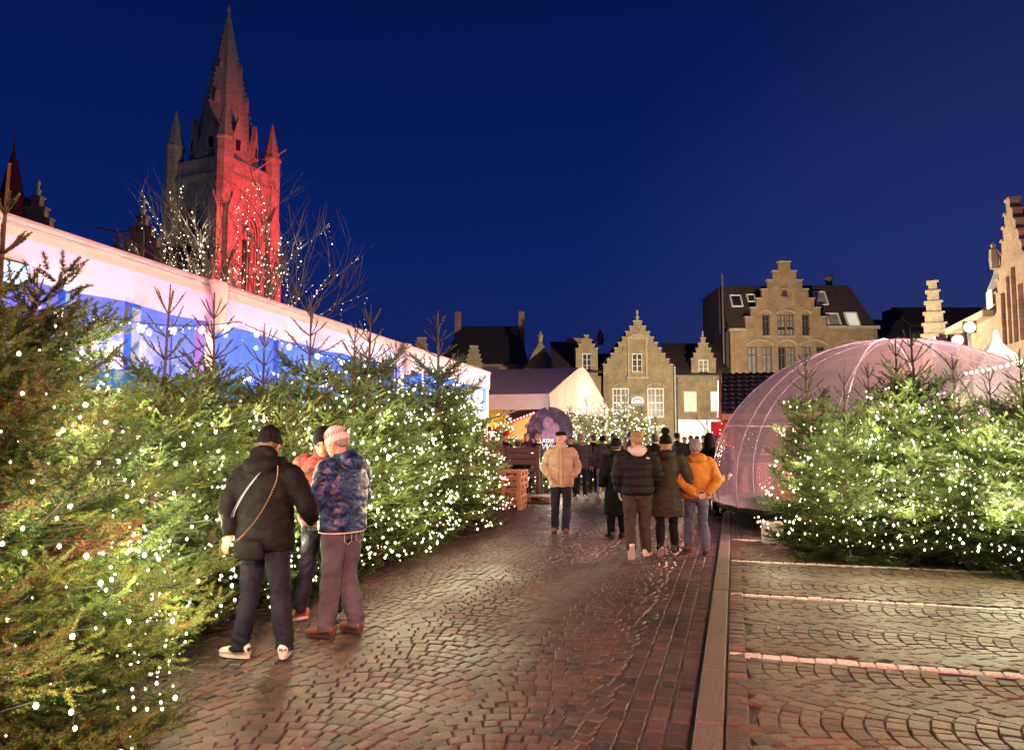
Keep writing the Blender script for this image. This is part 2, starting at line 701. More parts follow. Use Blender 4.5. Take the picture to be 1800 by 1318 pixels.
# road of granite setts
road = MB().b2(-9, -.262, -2, 30, -.12, -.0155).build('road', mat_joint, kind='structure', rz=-A)
q = arcs(-5.35, -.80, 1.22, 2.3, 21.0, .112, .116, .27)
# keep what can be seen between the rows of firs
q = [k for k in q if -5.0 + .0 * k[0][1] < k[0][0]]
lay(q, road, mat_sett, 0.0, lambda t, s: ST(t, s))
q = []
tt = -.795
for wq in (.125, .13, .12, .13):
    s = 2.2
    while s < 20.5:
        l = random.uniform(.14, .21)
        q.append([(tt + random.uniform(0, .008), s), (tt + wq - .012 + random.uniform(-.004, .004), s), (tt + wq - .012 + random.uniform(-.004, .004), s + l - .012), (tt + random.uniform(0, .008), s + l - .012)])
        s += l
    tt += wq + .004
gut = MB().b2(-.80, -.263, 2.0, 20.6, -.0150, -.0140).build('gutter', mat_joint, kind='structure', rz=-A)
lay(q, gut, mat_sett, -.004, lambda t, s: ST(t, s), n_single=150)

# kerb stones
kerb = MB().b2(-.255, -.095, 1.0, 30, -.12, -.02).build('kerb', mat_joint, kind='structure', rz=-A)
s = 1.6
while s < 30:
    l = random.uniform(.95, 1.05)
    MB().b2(-.08, .08, -l / 2 + .004, l / 2 - .004, -.1, .048 + random.uniform(-.003, .003)).build('kerbstone', mat_kerb, kerb, loc=(-.175, s + l / 2, 0), bevel=.012)
    s += l

# parking bays
park = MB().b2(-.088, 16, -2, 26, -.12, .034).build('parking_area', mat_joint, kind='structure', rz=-A)
park_line_s = [6.17, 8.44, 10.66, 12.8]
q = [k for k in arcs(2.2, 14.2, 1.06, -7.6, -.06, .116, .118, .26, swap=True)]
q = [k for k in q if not any(abs(sum(p[1] for p in k) / 4 - ls) < .10 for ls in park_line_s)]
lay(q, park, mat_sett_p, .05, lambda t, s: ST(t, s))
q = []
s = 2.0
while s < 15:
    l = random.uniform(.11, .15)
    q.append([(-.078, s), (.048, s), (.048, s + l - .012), (-.078, s + l - .012)])
    s += l
edge = MB().b2(-.084, .055, 1.9, 15.1, .0345, .0365).build('edge_course', mat_joint, kind='structure', rz=-A)
lay(q, edge, mat_sett_r, .05, lambda t, s: ST(t, s), n_single=110)
for i, ls in enumerate(park_line_s):
    q = []
    t = -.076
    while t < 7.4:
        l = random.uniform(.115, .15)
        o = random.uniform(-.008, .008)
        q.append([(t, ls - .045 + o), (t + l - .006, ls - .045 + o), (t + l - .006, ls + .045 + o), (t, ls + .045 + o)])
        t += l
    if i:
        q = [k for k in q if True]
    ln = MB().b2(-.08, 7.4, ls - .07, ls + .07, .0345, .0375).build('parking_line', mat_joint, kind='structure', rz=-A)
    lay(q, ln, mat_sett_w, .053, lambda t, s: ST(t, s), n_single=60, name='white_sett', rest='white_setts')

# fallen bits on the paving
mat_leaf = M('wet_leaf', (.30, .16, .07), (.16, .08, .04), rough=.4)
mat_paper = M('paper_scrap', (.7, .66, .6), (.6, .56, .5), rough=.7)
acc = MB()
for i in range(260):
    t, s = random.uniform(-4.2, -.9), random.uniform(2.8, 16)
    x, y, _ = ST(t, s)
    a = random.uniform(0, 6.28)
    l = random.uniform(.008, .02)
    c = Vector((x, y, .014))
    d, e = Vector((math.cos(a) * l, math.sin(a) * l, .004)), Vector((-math.sin(a) * l * .5, math.cos(a) * l * .5, .002))
    acc.add([c - d, c + e, c + d, c - e + Vector((0, 0, .006))], [(0, 1, 2, 3)])
lo = acc.build('leaf_litter', mat_leaf, kind='stuff')
tag(lo, 'small wet leaves and needles scattered over the stone setts', 'leaf litter')
# ------------------------------------------------------------------ fir trees
def needle_mat(name, greens, brown=.10):
    m, nt, b = nodes_of(name)
    L, N = nt.links, nt.nodes
    a = N.new('ShaderNodeAttribute')
    a.attribute_name = 'tone'
    cr = N.new('ShaderNodeValToRGB')
    st = [(0, greens[0]), (.4, greens[1]), (.86 - brown, greens[2]), (.93 - brown, (.15, .085, .035)), (1.0, (.22, .10, .04))]
    ramp(cr, st)
    L.new(a.outputs['Fac'], cr.inputs[0])
    L.new(cr.outputs[0], b.inputs['Base Color'])
    b.inputs['Roughness'].default_value = .45
    tr = N.new('ShaderNodeBsdfTranslucent')
    L.new(cr.outputs[0], tr.inputs[0])
    mx = N.new('ShaderNodeMixShader')
    mx.inputs[0].default_value = .3
    L.new(b.outputs[0], mx.inputs[1])
    L.new(tr.outputs[0], mx.inputs[2])
    L.new(mx.outputs[0], N['Material Output'].inputs[0])
    return m


mat_needle = needle_mat('fir_needles', [(.034, .068, .016), (.085, .135, .028), (.165, .21, .045)], .0)
mat_needle_b = needle_mat('browning_fir_needles', [(.04, .075, .018), (.095, .145, .030), (.17, .205, .045)], .20)
mat_bark = M('fir_bark', (.085, .052, .034), (.05, .032, .022), rough=.85, nscale=20, bump=.6, bscale=60)
mat_cable = M('light_cable', (.006, .009, .006), rough=.6)
bulb_mats = {}


def bulb_mat(strength, col=(1.0, .86, .50)):
    k = (strength, col)
    if k not in bulb_mats:
        m_ = bulb_mats[k] = EM('fairy_bulb_%d' % len(bulb_mats), col, strength)
        N_, L_ = m_.node_tree.nodes, m_.node_tree.links
        g_ = N_.new('ShaderNodeNewGeometry')
        r_ = N_.new('ShaderNodeMapRange')
        m_.cycles.emission_sampling = 'NONE'      # the string's light is carried by the small lamps set along it
        r_.inputs[3].default_value = .9
        r_.inputs[4].default_value = 15
        L_.new(g_.outputs['Random Per Island'], r_.inputs[0])
        L_.new(r_.outputs[0], N_['Principled BSDF'].inputs['Emission Strength'])
    return bulb_mats[k]


def unit(a):
    return a / np.maximum(np.linalg.norm(a, axis=-1, keepdims=True), 1e-9)


def fir_geo(seed, H, RB, z0=.12, nneed=24, nlen=.024, nwid=.0055, zstep=.17, nb=7, dens=1.0, slen=.095, brown=.06, top=True, ctop=.84, fins=True, tops=1.0):
    rs = random.Random(seed)
    rng = np.random.default_rng(seed)
    sh = []            # origin, dir, up, length, tone, needle scale
    lm = MB()
    lm.tube([(0, 0, 0), (.01, 0, H * .4), (0, .012, H * .8), (0, 0, H)], [.05 * H / 3, .035 * H / 3, .013, .004], 8)
    Z = Vector((0, 0, 1))
    z = z0
    lev = 0
    while z < H - ctop:
        fr = (z - z0) / (H - z0)
        prof = (1 - fr) ** .82 * (.72 + .28 * min(1, fr / .18))
        L0 = RB * prof + .10
        nbr = nb if fr < .55 else max(5, nb - 2)
        a0 = rs.uniform(0, 6.28)
        for k in range(nbr):
            an = a0 + 2 * math.pi * k / nbr + rs.uniform(-.28, .28)
            Lb = L0 * rs.uniform(.72, 1.13)
            el = R(4 + 38 * fr ** 1.2) + rs.uniform(-.26, .26)
            hd = Vector((math.cos(an), math.sin(an), 0))
            zb = z + rs.uniform(-.06, .06)
            drp = rs.uniform(.02, .10) * (1 - fr)

            def bp(tau):
                return hd * (tau * Lb * math.cos(el)) + Z * (zb + math.sin(el) * tau * Lb - drp * math.sin(tau * 2.4) * Lb + .10 * tau ** 3 * Lb)
            pts = [bp(i / 6) for i in range(7)]
            lm.tube(pts, [.013 * Lb + .003, .011 * Lb + .003, .009 * Lb + .002, .007 * Lb + .002, .004, .003, .002], 4, False)
            btone = rs.random() * .55 + (rs.random() < brown) * .45
            tau = max(.16, 1 - 1.0 / max(Lb, .01) * .95)
            step = .062 / Lb / dens
            side = 1
            while tau < 1.0:
                p = bp(tau)
                d = (bp(min(tau + .05, 1.05)) - bp(tau - .05)).normalized()
                sd = d.cross(Z).normalized()
                sh.append((p, (d + Vector((rs.uniform(-.3, .3), rs.uniform(-.3, .3), rs.uniform(-.1, .6)))).normalized(), Z, slen, btone + rs.uniform(-.08, .08), 1.0))
                for side in (-1, 1):
                    l = ((1 - tau) * Lb * .52 + .09) * rs.uniform(.7, 1.15)
                    sp = R(rs.uniform(42, 60))
                    dd = (d * math.cos(sp) + sd * side * math.sin(sp) + Z * rs.uniform(-.38, .55)).normalized()
                    if l > .16:
                        lm.tube([p, p + dd * l * .95], [.0035, .0015], 3, False)
                    x = 0.02
                    s2 = 1
                    tw = btone + rs.uniform(-.12, .12)
                    while x < l:
                        pp = p + dd * x + Z * (.15 * x * x)
                        tn = tw + rs.uniform(-.16, .16)
                        sh.append((pp, (dd + Vector((rs.uniform(-.35, .35), rs.uniform(-.35, .35), rs.uniform(-.15, .55)))).normalized(), Z, slen, tn, 1.0))
                        if l - x > .07:
                            e2 = dd.cross(Z).normalized()
                            d3 = (dd * .65 + e2 * s2 * .65 + Z * rs.uniform(-.35, .65)).normalized()
                            sh.append((pp, d3, Z, slen * .95, tn + rs.uniform(-.15, .15), 1.0))
                            s2 = -s2
                        x += slen * 1.0
                tau += step * rs.uniform(.8, 1.2)
            lev += 1
        z += zstep * rs.uniform(.85, 1.15)
    # leader and the thin whorls under it
    if top:
        for (zz, ln_, n, e0, nsc) in ((H - .88, .44, 7, 20, .95), (H - .66, .34, 6, 26, .75), (H - .46, .28, 5, 36, .6), (H - .26, .20, 5, 52, .5)):
            a0 = rs.uniform(0, 6.28)
            for k in range(n):
                an = a0 + 2 * math.pi * k / n + rs.uniform(-.2, .2)
                e = R(e0 + rs.uniform(-10, 12))
                d = Vector((math.cos(an) * math.cos(e), math.sin(an) * math.cos(e), math.sin(e)))
                l = ln_ * rs.uniform(.75, 1.15) * tops
                p0 = Vector((0, 0, zz))
                p1 = p0 + d * l * .55
                p2 = p1 + (d + Z * .35).normalized() * l * .45
                lm.tube([p0, p1, p2], [.0062, .0052, .004], 5)
                lm.octa(p2, .009)
                for x in np.arange(.12, .99, .17):
                    pp = p0.lerp(p1, x / .55) if x < .55 else p1.lerp(p2, (x - .55) / .45)
                    sh.append((pp, d, Z, .06, rs.uniform(.1, .5), nsc))
        for zz in np.arange(H - .8, H - .1, .055):
            sh.append((Vector((0, 0, zz)), Z, Vector((1, 0, 0)), .06, rs.uniform(.1, .5), .5))
        lm.tube([(0, 0, H - .5), (.004, .002, H)], [.010, .0055], 5)
        lm.octa((.004, .002, H), .010)
    O = np.array([tuple(s[0]) for s in sh], dtype=np.float32)
    D = np.array([tuple(s[1]) for s in sh], dtype=np.float32)
    U = np.array([tuple(s[2]) for s in sh], dtype=np.float32)
    Ls = np.array([s[3] for s in sh], dtype=np.float32)
    T = np.clip(np.array([s[4] for s in sh], dtype=np.float32), 0, 1)
    NS = np.array([s[5] for s in sh], dtype=np.float32)
    Sd = unit(np.cross(D, U))
    Up = np.cross(Sd, D)
    n = len(O)
    jj = (np.arange(nneed)[None, :] + rng.random((n, nneed))) / nneed
    ph = (rng.integers(0, 6, (n, nneed)) * (math.pi / 5) + rng.normal(0, .13, (n, nneed))) if fins else rng.uniform(-1.1, math.pi + 1.1, (n, nneed))
    rad = np.cos(ph)[..., None] * Sd[:, None, :] + (np.sin(ph) * .8)[..., None] * Up[:, None, :]
    nd = unit(D[:, None, :] * .55 + unit(rad) * .83 + rng.normal(0, .1, (n, nneed, 3)))
    base = O[:, None, :] + D[:, None, :] * (jj * Ls[:, None])[..., None]
    dv = D[:, None, :] + rng.normal(0, .15 if fins else .6, (n, nneed, 3))
    w = unit(dv - nd * np.sum(dv * nd, axis=-1, keepdims=True)) * (nwid / 2)
    ll = (nlen * NS[:, None] * rng.uniform(.75, 1.1, (n, nneed)) * (1 - .35 * jj ** 2))[..., None]
    V = np.stack([base - w, base + w, base + nd * ll], axis=2).reshape(-1, 3)
    FT = np.arange(len(V)).reshape(-1, 3)
    tone = np.repeat(np.clip(T[:, None] + rng.normal(0, .05, (n, nneed)), 0, 1).reshape(-1), 3)
    return V, FT, tone, lm


VARIANTS = {}


def fir_variant(key, **kw):
    V, FT, tone, lm = fir_geo(**kw)
    me = np_mesh('fir_crown_' + key, V, FT, tone)
    me.materials.append(mat_needle)
    lme = lm.mesh('fir_trunk_' + key)
    lme.materials.append(mat_bark)
    lme.polygons.foreach_set('use_smooth', [True] * len(lme.polygons))
    VARIANTS[key] = (me, lme, kw['H'], kw['RB'], kw.get('z0', .12))
    return VARIANTS[key]


def place_fir(key, loc, height, rz, label, group, wide=1.0, lean=(0, 0)):
    me, lme, H, RB, z0 = VARIANTS[key]
    t = thing('fir_tree', label, 'fir tree', loc, rz, group)
    t.rotation_euler = (lean[0], lean[1], rz)
    k = height / H
    t.scale = (k * wide, k * wide, k)
    link('crown', me, None, t)
    link('trunk', lme, None, t)
    return t


def bulb_shape(bl, q, r, h):
    if r > .007 and bl.near:
        bl.ell(q, (r, r, h), 7, 4)
    else:
        bl.octa(q, r, h)


def glow_lamps(pts, loc, watts, col, every, out):
    """small lamps at every n-th bulb of a string, together as bright as the whole string"""
    sel = [p for p in pts if p.z > .62][every // 2::every]
    for p in sel:
        h = Vector((p.x, p.y, 0))
        q = Vector(loc) + p + (h.normalized() * out if h.length > .05 else Vector())
        lamp('fairy_light_glow', 'POINT', q, None, watts / max(1, len(sel)), col, .06)


def light_string(loc, height, RB, z0, face, label, group, bulb_r, strength, spacing=.14, drop=.21, span=105, seed=0, ztop=None, col=(1.0, .86, .50), inset=(.84, 1.06), zlow=.3, cr=.0028, watts=150, every=8):
    """a cable laid to and fro over the street side of a fir, with bulbs along it"""
    rs = random.Random(seed)
    t = thing('light_string', label, 'fairy lights', loc, 0, group)
    cab = MB()
    bl = MB()
    bl.near = math.hypot(loc[0], loc[1]) < 7
    z = ztop or (height - .95)
    sgn = 1
    pts = []
    while z > zlow:
        fr = max(0, (z - z0) / (height - z0))
        r = (RB * (1 - fr) ** .82 * (.72 + .28 * min(1, fr / .18)) + .10)
        n = max(3, int(2 * R(span) * r / spacing))
        for i in range(n + 1):
            a = face + sgn * R(span) * (2 * i / n - 1)
            rr = r * rs.uniform(*inset)
            pts.append(Vector((rr * math.cos(a), rr * math.sin(a), z - drop * i / n + rs.uniform(-.05, .05))))
        z -= drop
        sgn = -sgn
    cab.tube(pts, cr, 3, False)
    glow_lamps(pts, loc, watts, col, every, .08)
    for p in pts:
        q = p + Vector((rs.uniform(-.02, .02), rs.uniform(-.02, .02), rs.uniform(-.03, .02)))
        bulb_shape(bl, q, bulb_r * (k_ := rs.choice((.45, .6, .75, .9, 1.0, 1.1, 1.35))), bulb_r * k_ * 1.25)
    cab.build('cable', mat_cable, t)
    bl.build('bulbs', bulb_mat(strength, col), t, smooth=True, kind='stuff')
    return t


fir_variant('near', seed=11, H=3.05, RB=1.18, ctop=.85, tops=.5, z0=.10, nneed=84, nlen=.023, nwid=.0052, zstep=.165, nb=9, slen=.11, dens=1.0, brown=.14, fins=False)
VARIANTS['near'][0].materials[0] = mat_needle_b
fir_variant('m1', seed=21, H=3.1, RB=.95, nneed=34, nlen=.0235, nwid=.0115, dens=.8, slen=.095, zstep=.165, brown=.02)
fir_variant('m2', seed=22, H=3.2, RB=.88, nneed=34, nlen=.0235, nwid=.0115, dens=.8, slen=.095, zstep=.165, brown=.02)
fir_variant('m3', seed=23, H=3.0, RB=1.02, nneed=34, nlen=.0235, nwid=.0115, dens=.8, slen=.095, zstep=.165, brown=.03)
fir_variant('far', seed=31, H=3.0, RB=.85, nneed=9, nwid=.016, nlen=.035, zstep=.22, nb=6, slen=.12, dens=.75)

G1, G2, G3 = 'fir trees in the row along the long tent', 'fir trees massed in front of the inflatable dome', 'lit fir trees by the market stalls'
LG1, LG2, LG3 = 'fairy lights on the row along the long tent', 'fairy lights on the firs by the dome', 'fairy lights on the firs by the stalls'


def facing(x, y):
    return math.atan2(-y, -x)


# left row: (variant, px, depth, height, wide)
left_row = [
    ('near', (-2.58, 3.70), 3.05, 1.0), ('m3', (-3.05, 4.95), 2.78, 1.0), ('m1', (-2.96, 6.25), 2.95, .92), ('m2', (-2.70, 6.95), 3.02, .95),
    ('m3', (-2.50, 7.75), 2.85, .85), ('m1', (-2.30, 8.55), 3.30, .9), ('m2', (-2.05, 9.45), 3.1, .95), ('m3', (-1.93, 10.2), 3.48, .95),
    ('m1', (-1.70, 11.4), 3.15, 1.05), ('m2', (-1.25, 12.7), 3.78, 1.10), ('m3', (-.95, 13.9), 3.25, .95),
]
extra = ['browning fir tree at the photo corner with loops of cable', 'short fir beside the browning tree, below the blue floodlight', 'fir behind the bag strap of the person in the black coat', 'fir rising above the black beanie, fourth along the tent',
         'low fir behind the person with the red jacket, fifth along the tent', 'tall fir just behind the striped knit hat, sixth along the tent', 'fir between striped hat and the next tall leader, seventh along the tent',
         'fir with a high star shaped top under the dark sky', 'broad fir with many bulbs, third from the pallet end', 'tallest fir of the row, beside the tent corner', 'last fir of the row, next to the stacked pallets']
for i, (k, (x, y), h, wd) in enumerate(left_row):
    rz = i * 1.9 + .4
    place_fir(k, (x, y, 0), h, rz, extra[i], G1, wd, (random.uniform(-.03, .03), random.uniform(-.03, .03)))
    me, lme, H, RB, z0 = VARIANTS[k]
    br = .0078 if i < 2 else (.0106 if y < 9 else .0125)
    light_string((x, y, 0), h, RB * h / H * wd, z0, facing(x, y) + (.35 if i else .5), 'fairy lights on the ' + extra[i].split(',')[0].replace('browning fir tree', 'browning fir'),
                 LG1, br, 800, spacing=(.125 if i < 2 else .16) if y < 10 else .15, drop=(.17 if i < 2 else .215) if y < 10 else .20, seed=50 + i, watts=250 if i < 2 else 118, every=8, inset=(.70, .93) if i == 0 else (.84, 1.06), ztop=None if i > 1 else (h - .6 if i else 2.3), cr=.0022)

# right mass
right_row = [('m1', 1428, 10.9, 2.90, .92), ('m3', 1475, 10.2, 2.55, .85), ('m2', 1525, 10.6, 2.68, .95), ('m1', 1572, 10.3, 2.98, .9), ('m3', 1615, 10.1, 3.12, .95),
             ('m2', 1683, 9.8, 2.72, 1.0), ('m1', 1745, 9.5, 2.55, .95), ('m3', 1795, 9.3, 2.72, 1.0), ('m2', 1860, 9.0, 2.8, 1.0)]
for i, (k, px, D, h, wd) in enumerate(right_row):
    x = (px - 900) / F * D
    rlab = ['fir nearest the kerb in the mass before the dome', 'short fir second from the kerb before the dome', 'fir third from the kerb before the dome', 'fir fourth from the kerb with a long bare leader',
            'tallest fir before the dome, fifth from the kerb', 'fir sixth from the kerb below the red floodlight', 'fir seventh from the kerb under the white glare', 'fir eighth from the kerb below the string of bulbs',
            'fir cut by the frame edge in the mass before the dome'][i]
    place_fir(k, (x, D, .03), h, i * 2.3 + 1.1, rlab, G2, wd, (random.uniform(-.03, .03), random.uniform(-.03, .03)))
    me, lme, H, RB, z0 = VARIANTS[k]
    light_string((x, D, .03), h, RB * h / H * wd, z0, facing(x, D) - .1, 'fairy lights on the ' + rlab.split(',')[0], LG2, .0120, 800, spacing=.165, drop=.215, seed=80 + i, ztop=h - .75, watts=108)

# firs by the stalls
mid = [(885, 26.5, 2.75, .9), (950, 21.8, 1.5, 1.3), (1002, 25.0, 2.7, 1.0), (1030, 24.6, 3.0, .95), (1062, 24.9, 3.0, 1.0), (1098, 24.4, 3.05, 1.0), (1128, 24.8, 2.75, 1.0), (1152, 25.2, 2.45, 1.0), (1272, 31.0, 2.6, 1.0), (1252, 31.5, 2.3, .9)]
mlab = ['lit fir left of the stalls, under the tent awning', 'low fir with bulbs in front of the round banner', 'lit fir just right of the round banner', 'lit fir behind the two people with their backs turned', 'lit fir in the middle of the group by the stalls',
        'lit fir below the round topped house sign', 'lit fir second from the pale shop front', 'lit fir nearest the pale shop front', 'lit fir beside the red cloth of the tiled stall', 'small lit fir behind the hooded person']
for i, (px, D, h, wd) in enumerate(mid):
    x = (px - 900) / F * D
    place_fir('far', (x, D, 0), h, i * 1.3, mlab[i], G3, wd)
    me, lme, H, RB, z0 = VARIANTS['far']
    light_string((x, D, 0), h, RB * h / H * wd, z0, facing(x, D), 'bright fairy lights on the ' + mlab[i].split(',')[0], LG3, .0165, 70, spacing=.17, drop=.17, seed=120 + i, ztop=h - .3, col=(1.0, .88, .70), inset=(.9, 1.1), span=95, watts=80, every=14)
# ------------------------------------------------------------------ buildings round the square
mat_brick_y = brick_mat('yellow_brick', (.34, .27, .15), (.26, .20, .11), (.30, .25, .17))
mat_brick_o = brick_mat('ochre_brick', (.36, .235, .125), (.27, .165, .085), (.30, .23, .16))
mat_brick_r = brick_mat('right_brick', (.40, .27, .185), (.30, .19, .125), (.36, .28, .21), bw=.3, bh=.1)
mat_brick_g = brick_mat('gable_brick', (.36, .20, .15), (.26, .14, .11), (.3, .2, .17))
mat_stone = M('pale_stone', (.42, .36, .26), (.30, .25, .18), rough=.8, nscale=3, bump=.3, bscale=20)
mat_church = brick_mat('church_brick', (.42, .38, .34), (.32, .29, .26), (.38, .35, .31), bw=.6, bh=.3, bump=.8)
mat_church_s = M('church_stone', (.36, .33, .30), (.27, .25, .23), rough=.85, nscale=2.5, bump=.5, bscale=8)
mat_roof_d = M('dark_roof_tile', (.055, .036, .036), (.038, .026, .028), rough=.7, nscale=1.2, bump=.5, bscale=9, stretch=(1, 1, 3))
mat_roof_b = M('black_roof_slate', (.025, .026, .030), (.018, .018, .022), rough=.6, nscale=2, bump=.4, bscale=10)
mat_white = M('white_joinery', (.72, .70, .66), (.62, .60, .56), rough=.5, nscale=4)
mat_grey_j = M('dark_joinery', (.10, .085, .075), (.07, .06, .055), rough=.5)
mat_lead = M('lead_gutter', (.16, .14, .14), (.11, .10, .10), rough=.5, metallic=.3)


def glass(name, col=(.02, .022, .03), emis=None, es=0):
    m, nt, b = nodes_of(name)
    N, L = nt.nodes, nt.links
    tc = N.new('ShaderNodeTexCoord')
    n = N.new('ShaderNodeTexNoise')
    n.inputs['Scale'].default_value = 1.3
    L.new(tc.outputs['Object'], n.inputs[0])
    r = N.new('ShaderNodeValToRGB')
    r.color_ramp.elements[0].color = (*[c * .5 for c in col], 1)
    r.color_ramp.elements[1].color = (*[c * 1.8 for c in col], 1)
    L.new(n.outputs[0], r.inputs[0])
    L.new(r.outputs[0], b.inputs['Base Color'])
    b.inputs['Roughness'].default_value = .3
    b.inputs['Specular IOR Level'].default_value = .25
    if emis:
        b.inputs['Emission Color'].default_value = (*emis, 1)
        b.inputs['Emission Strength'].default_value = es
    return m


mat_pane = glass('window_pane')
mat_pane_c = glass('curtained_pane', (.20, .19, .17))
mat_pane_l = glass('lit_pane', (.3, .25, .18), (1.0, .80, .52), .85)
mat_pane_s = glass('shop_pane', (.4, .45, .42), (.75, 1.0, .93), .95)
mat_pane_w = glass('lit_white_pane', (.3, .3, .25), (1.0, .95, .78), .55)


def wall_strips(mb, strips, holes, y0, y1):
    """strips: (x0, x1, z0, ztop_left, ztop_right); holes: (x0, x1, z0, z1)"""
    for (x0, x1, zb, zl, zr) in strips:
        cuts = sorted(set([x0, x1] + [h[0] for h in holes if x0 < h[0] < x1] + [h[1] for h in holes if x0 < h[1] < x1]))
        for a, b in zip(cuts[:-1], cuts[1:]):
            if b - a < 1e-4:
                continue
            ta = zl + (zr - zl) * (a - x0) / (x1 - x0)
            tb = zl + (zr - zl) * (b - x0) / (x1 - x0)
            hs = sorted([h for h in holes if h[0] <= a + 1e-6 and h[1] >= b - 1e-6], key=lambda h: h[2])
            z = zb
            for h in hs:
                if h[2] > z:
                    mb.prism([(a, z), (b, z), (b, h[2]), (a, h[2])], y0, y1)
                z = h[3]
            if min(ta, tb) > z:
                mb.prism([(a, z), (b, z), (b, tb), (a, ta)], y0, y1)


def window(parent, x0, x1, z0, z1, y, nx=2, nz=2, fm=None, pm=None, fr=.07, mu=.04, sill=None, transom=None):
    fm, pm = fm or mat_white, pm or mat_pane
    b = MB()
    b.b2(x0, x1, y, y + .08, z0, z0 + fr)
    b.b2(x0, x1, y, y + .08, z1 - fr, z1)
    b.b2(x0, x0 + fr, y, y + .08, z0 + fr, z1 - fr)
    b.b2(x1 - fr, x1, y, y + .08, z0 + fr, z1 - fr)
    for i in range(1, nx):
        x = x0 + (x1 - x0) * i / nx
        w = fr if (nx % 2 == 0 and i == nx // 2) else mu
        b.b2(x - w / 2, x + w / 2, y + .005, y + .07, z0 + fr, z1 - fr)
    for i in range(1, nz):
        z = z0 + (z1 - z0) * i / nz
        b.b2(x0 + fr, x1 - fr, y + .01, y + .065, z - mu / 2, z + mu / 2)
    if transom:
        z = z0 + (z1 - z0) * transom
        b.b2(x0 + fr, x1 - fr, y - .004, y + .075, z - fr / 2, z + fr / 2)
    w = b.build('window', fm, parent)
    MB().b2(x0 + .02, x1 - .02, y + .05, y + .06, z0 + .02, z1 - .02).build('pane', pm, w)
    if sill:
        MB().b2(x0 - .1, x1 + .1, y - .28, y - .005, z0 - .12, z0 - .004).build('sill', sill, w)
    return w


def steps_profile(xc, zb, n, sw, sh, cw, z0):
    """crow-stepped strips, symmetrical about xc: n steps a side, centre piece cw wide"""
    st = []
    for i in range(n):
        x0 = xc - cw / 2 - (n - i) * sw
        st.append((x0, x0 + sw, zb, z0 + sh * i, z0 + sh * i))
        x1 = xc + cw / 2 + (n - i) * sw
        st.append((x1 - sw, x1, zb, z0 + sh * i, z0 + sh * i))
    st.append((xc - cw / 2, xc + cw / 2, zb, z0 + sh * n, z0 + sh * n))
    return st


def copings(parent, xc, n, sw, sh, cw, z0, y0, y1, mat, th=.10, ov=.07):
    for i in range(n):
        for sgn in (-1, 1):
            x = xc + sgn * (cw / 2 + (n - i - .5) * sw)
            MB().b2(x - sw / 2 - (ov if sgn < 0 else -.01), x + sw / 2 + (ov if sgn > 0 else -.01), y0 - ov, y1 + ov, z0 + sh * i + .003, z0 + sh * i + th).build('coping', mat, parent)
    MB().b2(xc - cw / 2 - ov, xc + cw / 2 + ov, y0 - ov, y1 + ov, z0 + sh * n + .003, z0 + sh * n + th).build('coping', mat, parent)


def pinnacle(parent, x, y, z, s, mat, name='finial'):
    return MB().lathe([(.16 * s, 0), (.16 * s, .35 * s), (.24 * s, .38 * s), (.24 * s, .48 * s), (.12 * s, .52 * s), (.10 * s, .85 * s), (.17 * s, .95 * s), (.15 * s, 1.1 * s), (.02 * s, 1.25 * s)], 8, (x, y, z)).build(name, mat, parent)


DF = 72.0


def fx(px):
    return (px - 900) / F * DF


def fz(py):
    return at(900, py, DF)[2]


# crow-stepped house in the middle of the far side
x0 = fx(1061)
hb = thing('gabled_house', 'yellow brick house with tall crow-stepped gable and white sash windows', 'house', (x0, DF, 0), 0, 'houses on the far side of the square')
W = 6.62
st = steps_profile(W / 2, 0, 8, .365, .52, .78, 8.35)
Z = lambda py: fz(py)
X = lambda px: fx(px) - x0
holes = [(X(1077), X(1107), 3.4, Z(682)), (X(1138), X(1168), 3.4, Z(682)), (X(1112), X(1131), Z(654), Z(621)), (.7, 2.3, 0.1, 2.6), (4.2, 5.9, .1, 2.6)]
b = MB()
wall_strips(b, st, holes, 0, .35)
b.build('wall', mat_brick_y, hb)
copings(hb, W / 2, 8, .365, .52, .78, 8.35, 0, .35, mat_stone)
pinnacle(hb, W / 2, .17, 8.35 + .52 * 8 + .1, .85, mat_stone)
for a_, b_ in ((1077, 1107), (1138, 1168)):
    window(hb, X(a_), X(b_), 3.4, Z(682), .15, 4, 4, fr=.12, mu=.06, sill=mat_stone, transom=.5)
    # brick relieving arch over the window
    ar = MB()
    xc, hw = (X(a_) + X(b_)) / 2, (X(b_) - X(a_)) / 2 + .1
    pts = []
    for k in range(9):
        t = -1 + 2 * k / 8
        pts.append((xc + t * hw, -.03, Z(682) + .12 + .32 * (1 - t * t)))
    ar.tube(pts, .09, 6)
    ar.build('relieving_arch', mat_stone, hb)
window(hb, X(1112), X(1131), Z(654), Z(621), .15, 2, 3, fr=.1, mu=.05, sill=mat_stone)
window(hb, .7, 2.3, .1, 2.6, .15, 2, 2, fr=.1, pm=mat_pane_c)
window(hb, 4.2, 5.9, .1, 2.6, .15, 2, 2, fr=.1, pm=mat_pane_c)
b = MB()
xa, xb_ = X(1104), X(1139)
b.b2(xa, xa + .18, -.12, -.003, Z(662), Z(597))
b.b2(xb_ - .18, xb_, -.12, -.003, Z(662), Z(597))
b.b2(xa - .1, xb_ + .1, -.2, -.004, Z(666), Z(662) - .004)
b.b2(xa - .1, xb_ + .1, -.18, -.005, Z(597) + .004, Z(593))
b.prism([(xa - .1, Z(593) + .004), (xb_ + .1, Z(593) + .004), ((xa + xb_) / 2, Z(585))], -.16, -.006)
b.build('niche_frame', mat_stone, hb)
sg = MB().b2(X(1108), X(1133), -.08, -.01, Z(714), Z(694)).build('shop_sign', M('sign_black', (.012, .012, .014), rough=.4), hb)
wl_ = EM('sign_white', (1, .97, .92), .7)
pts = []
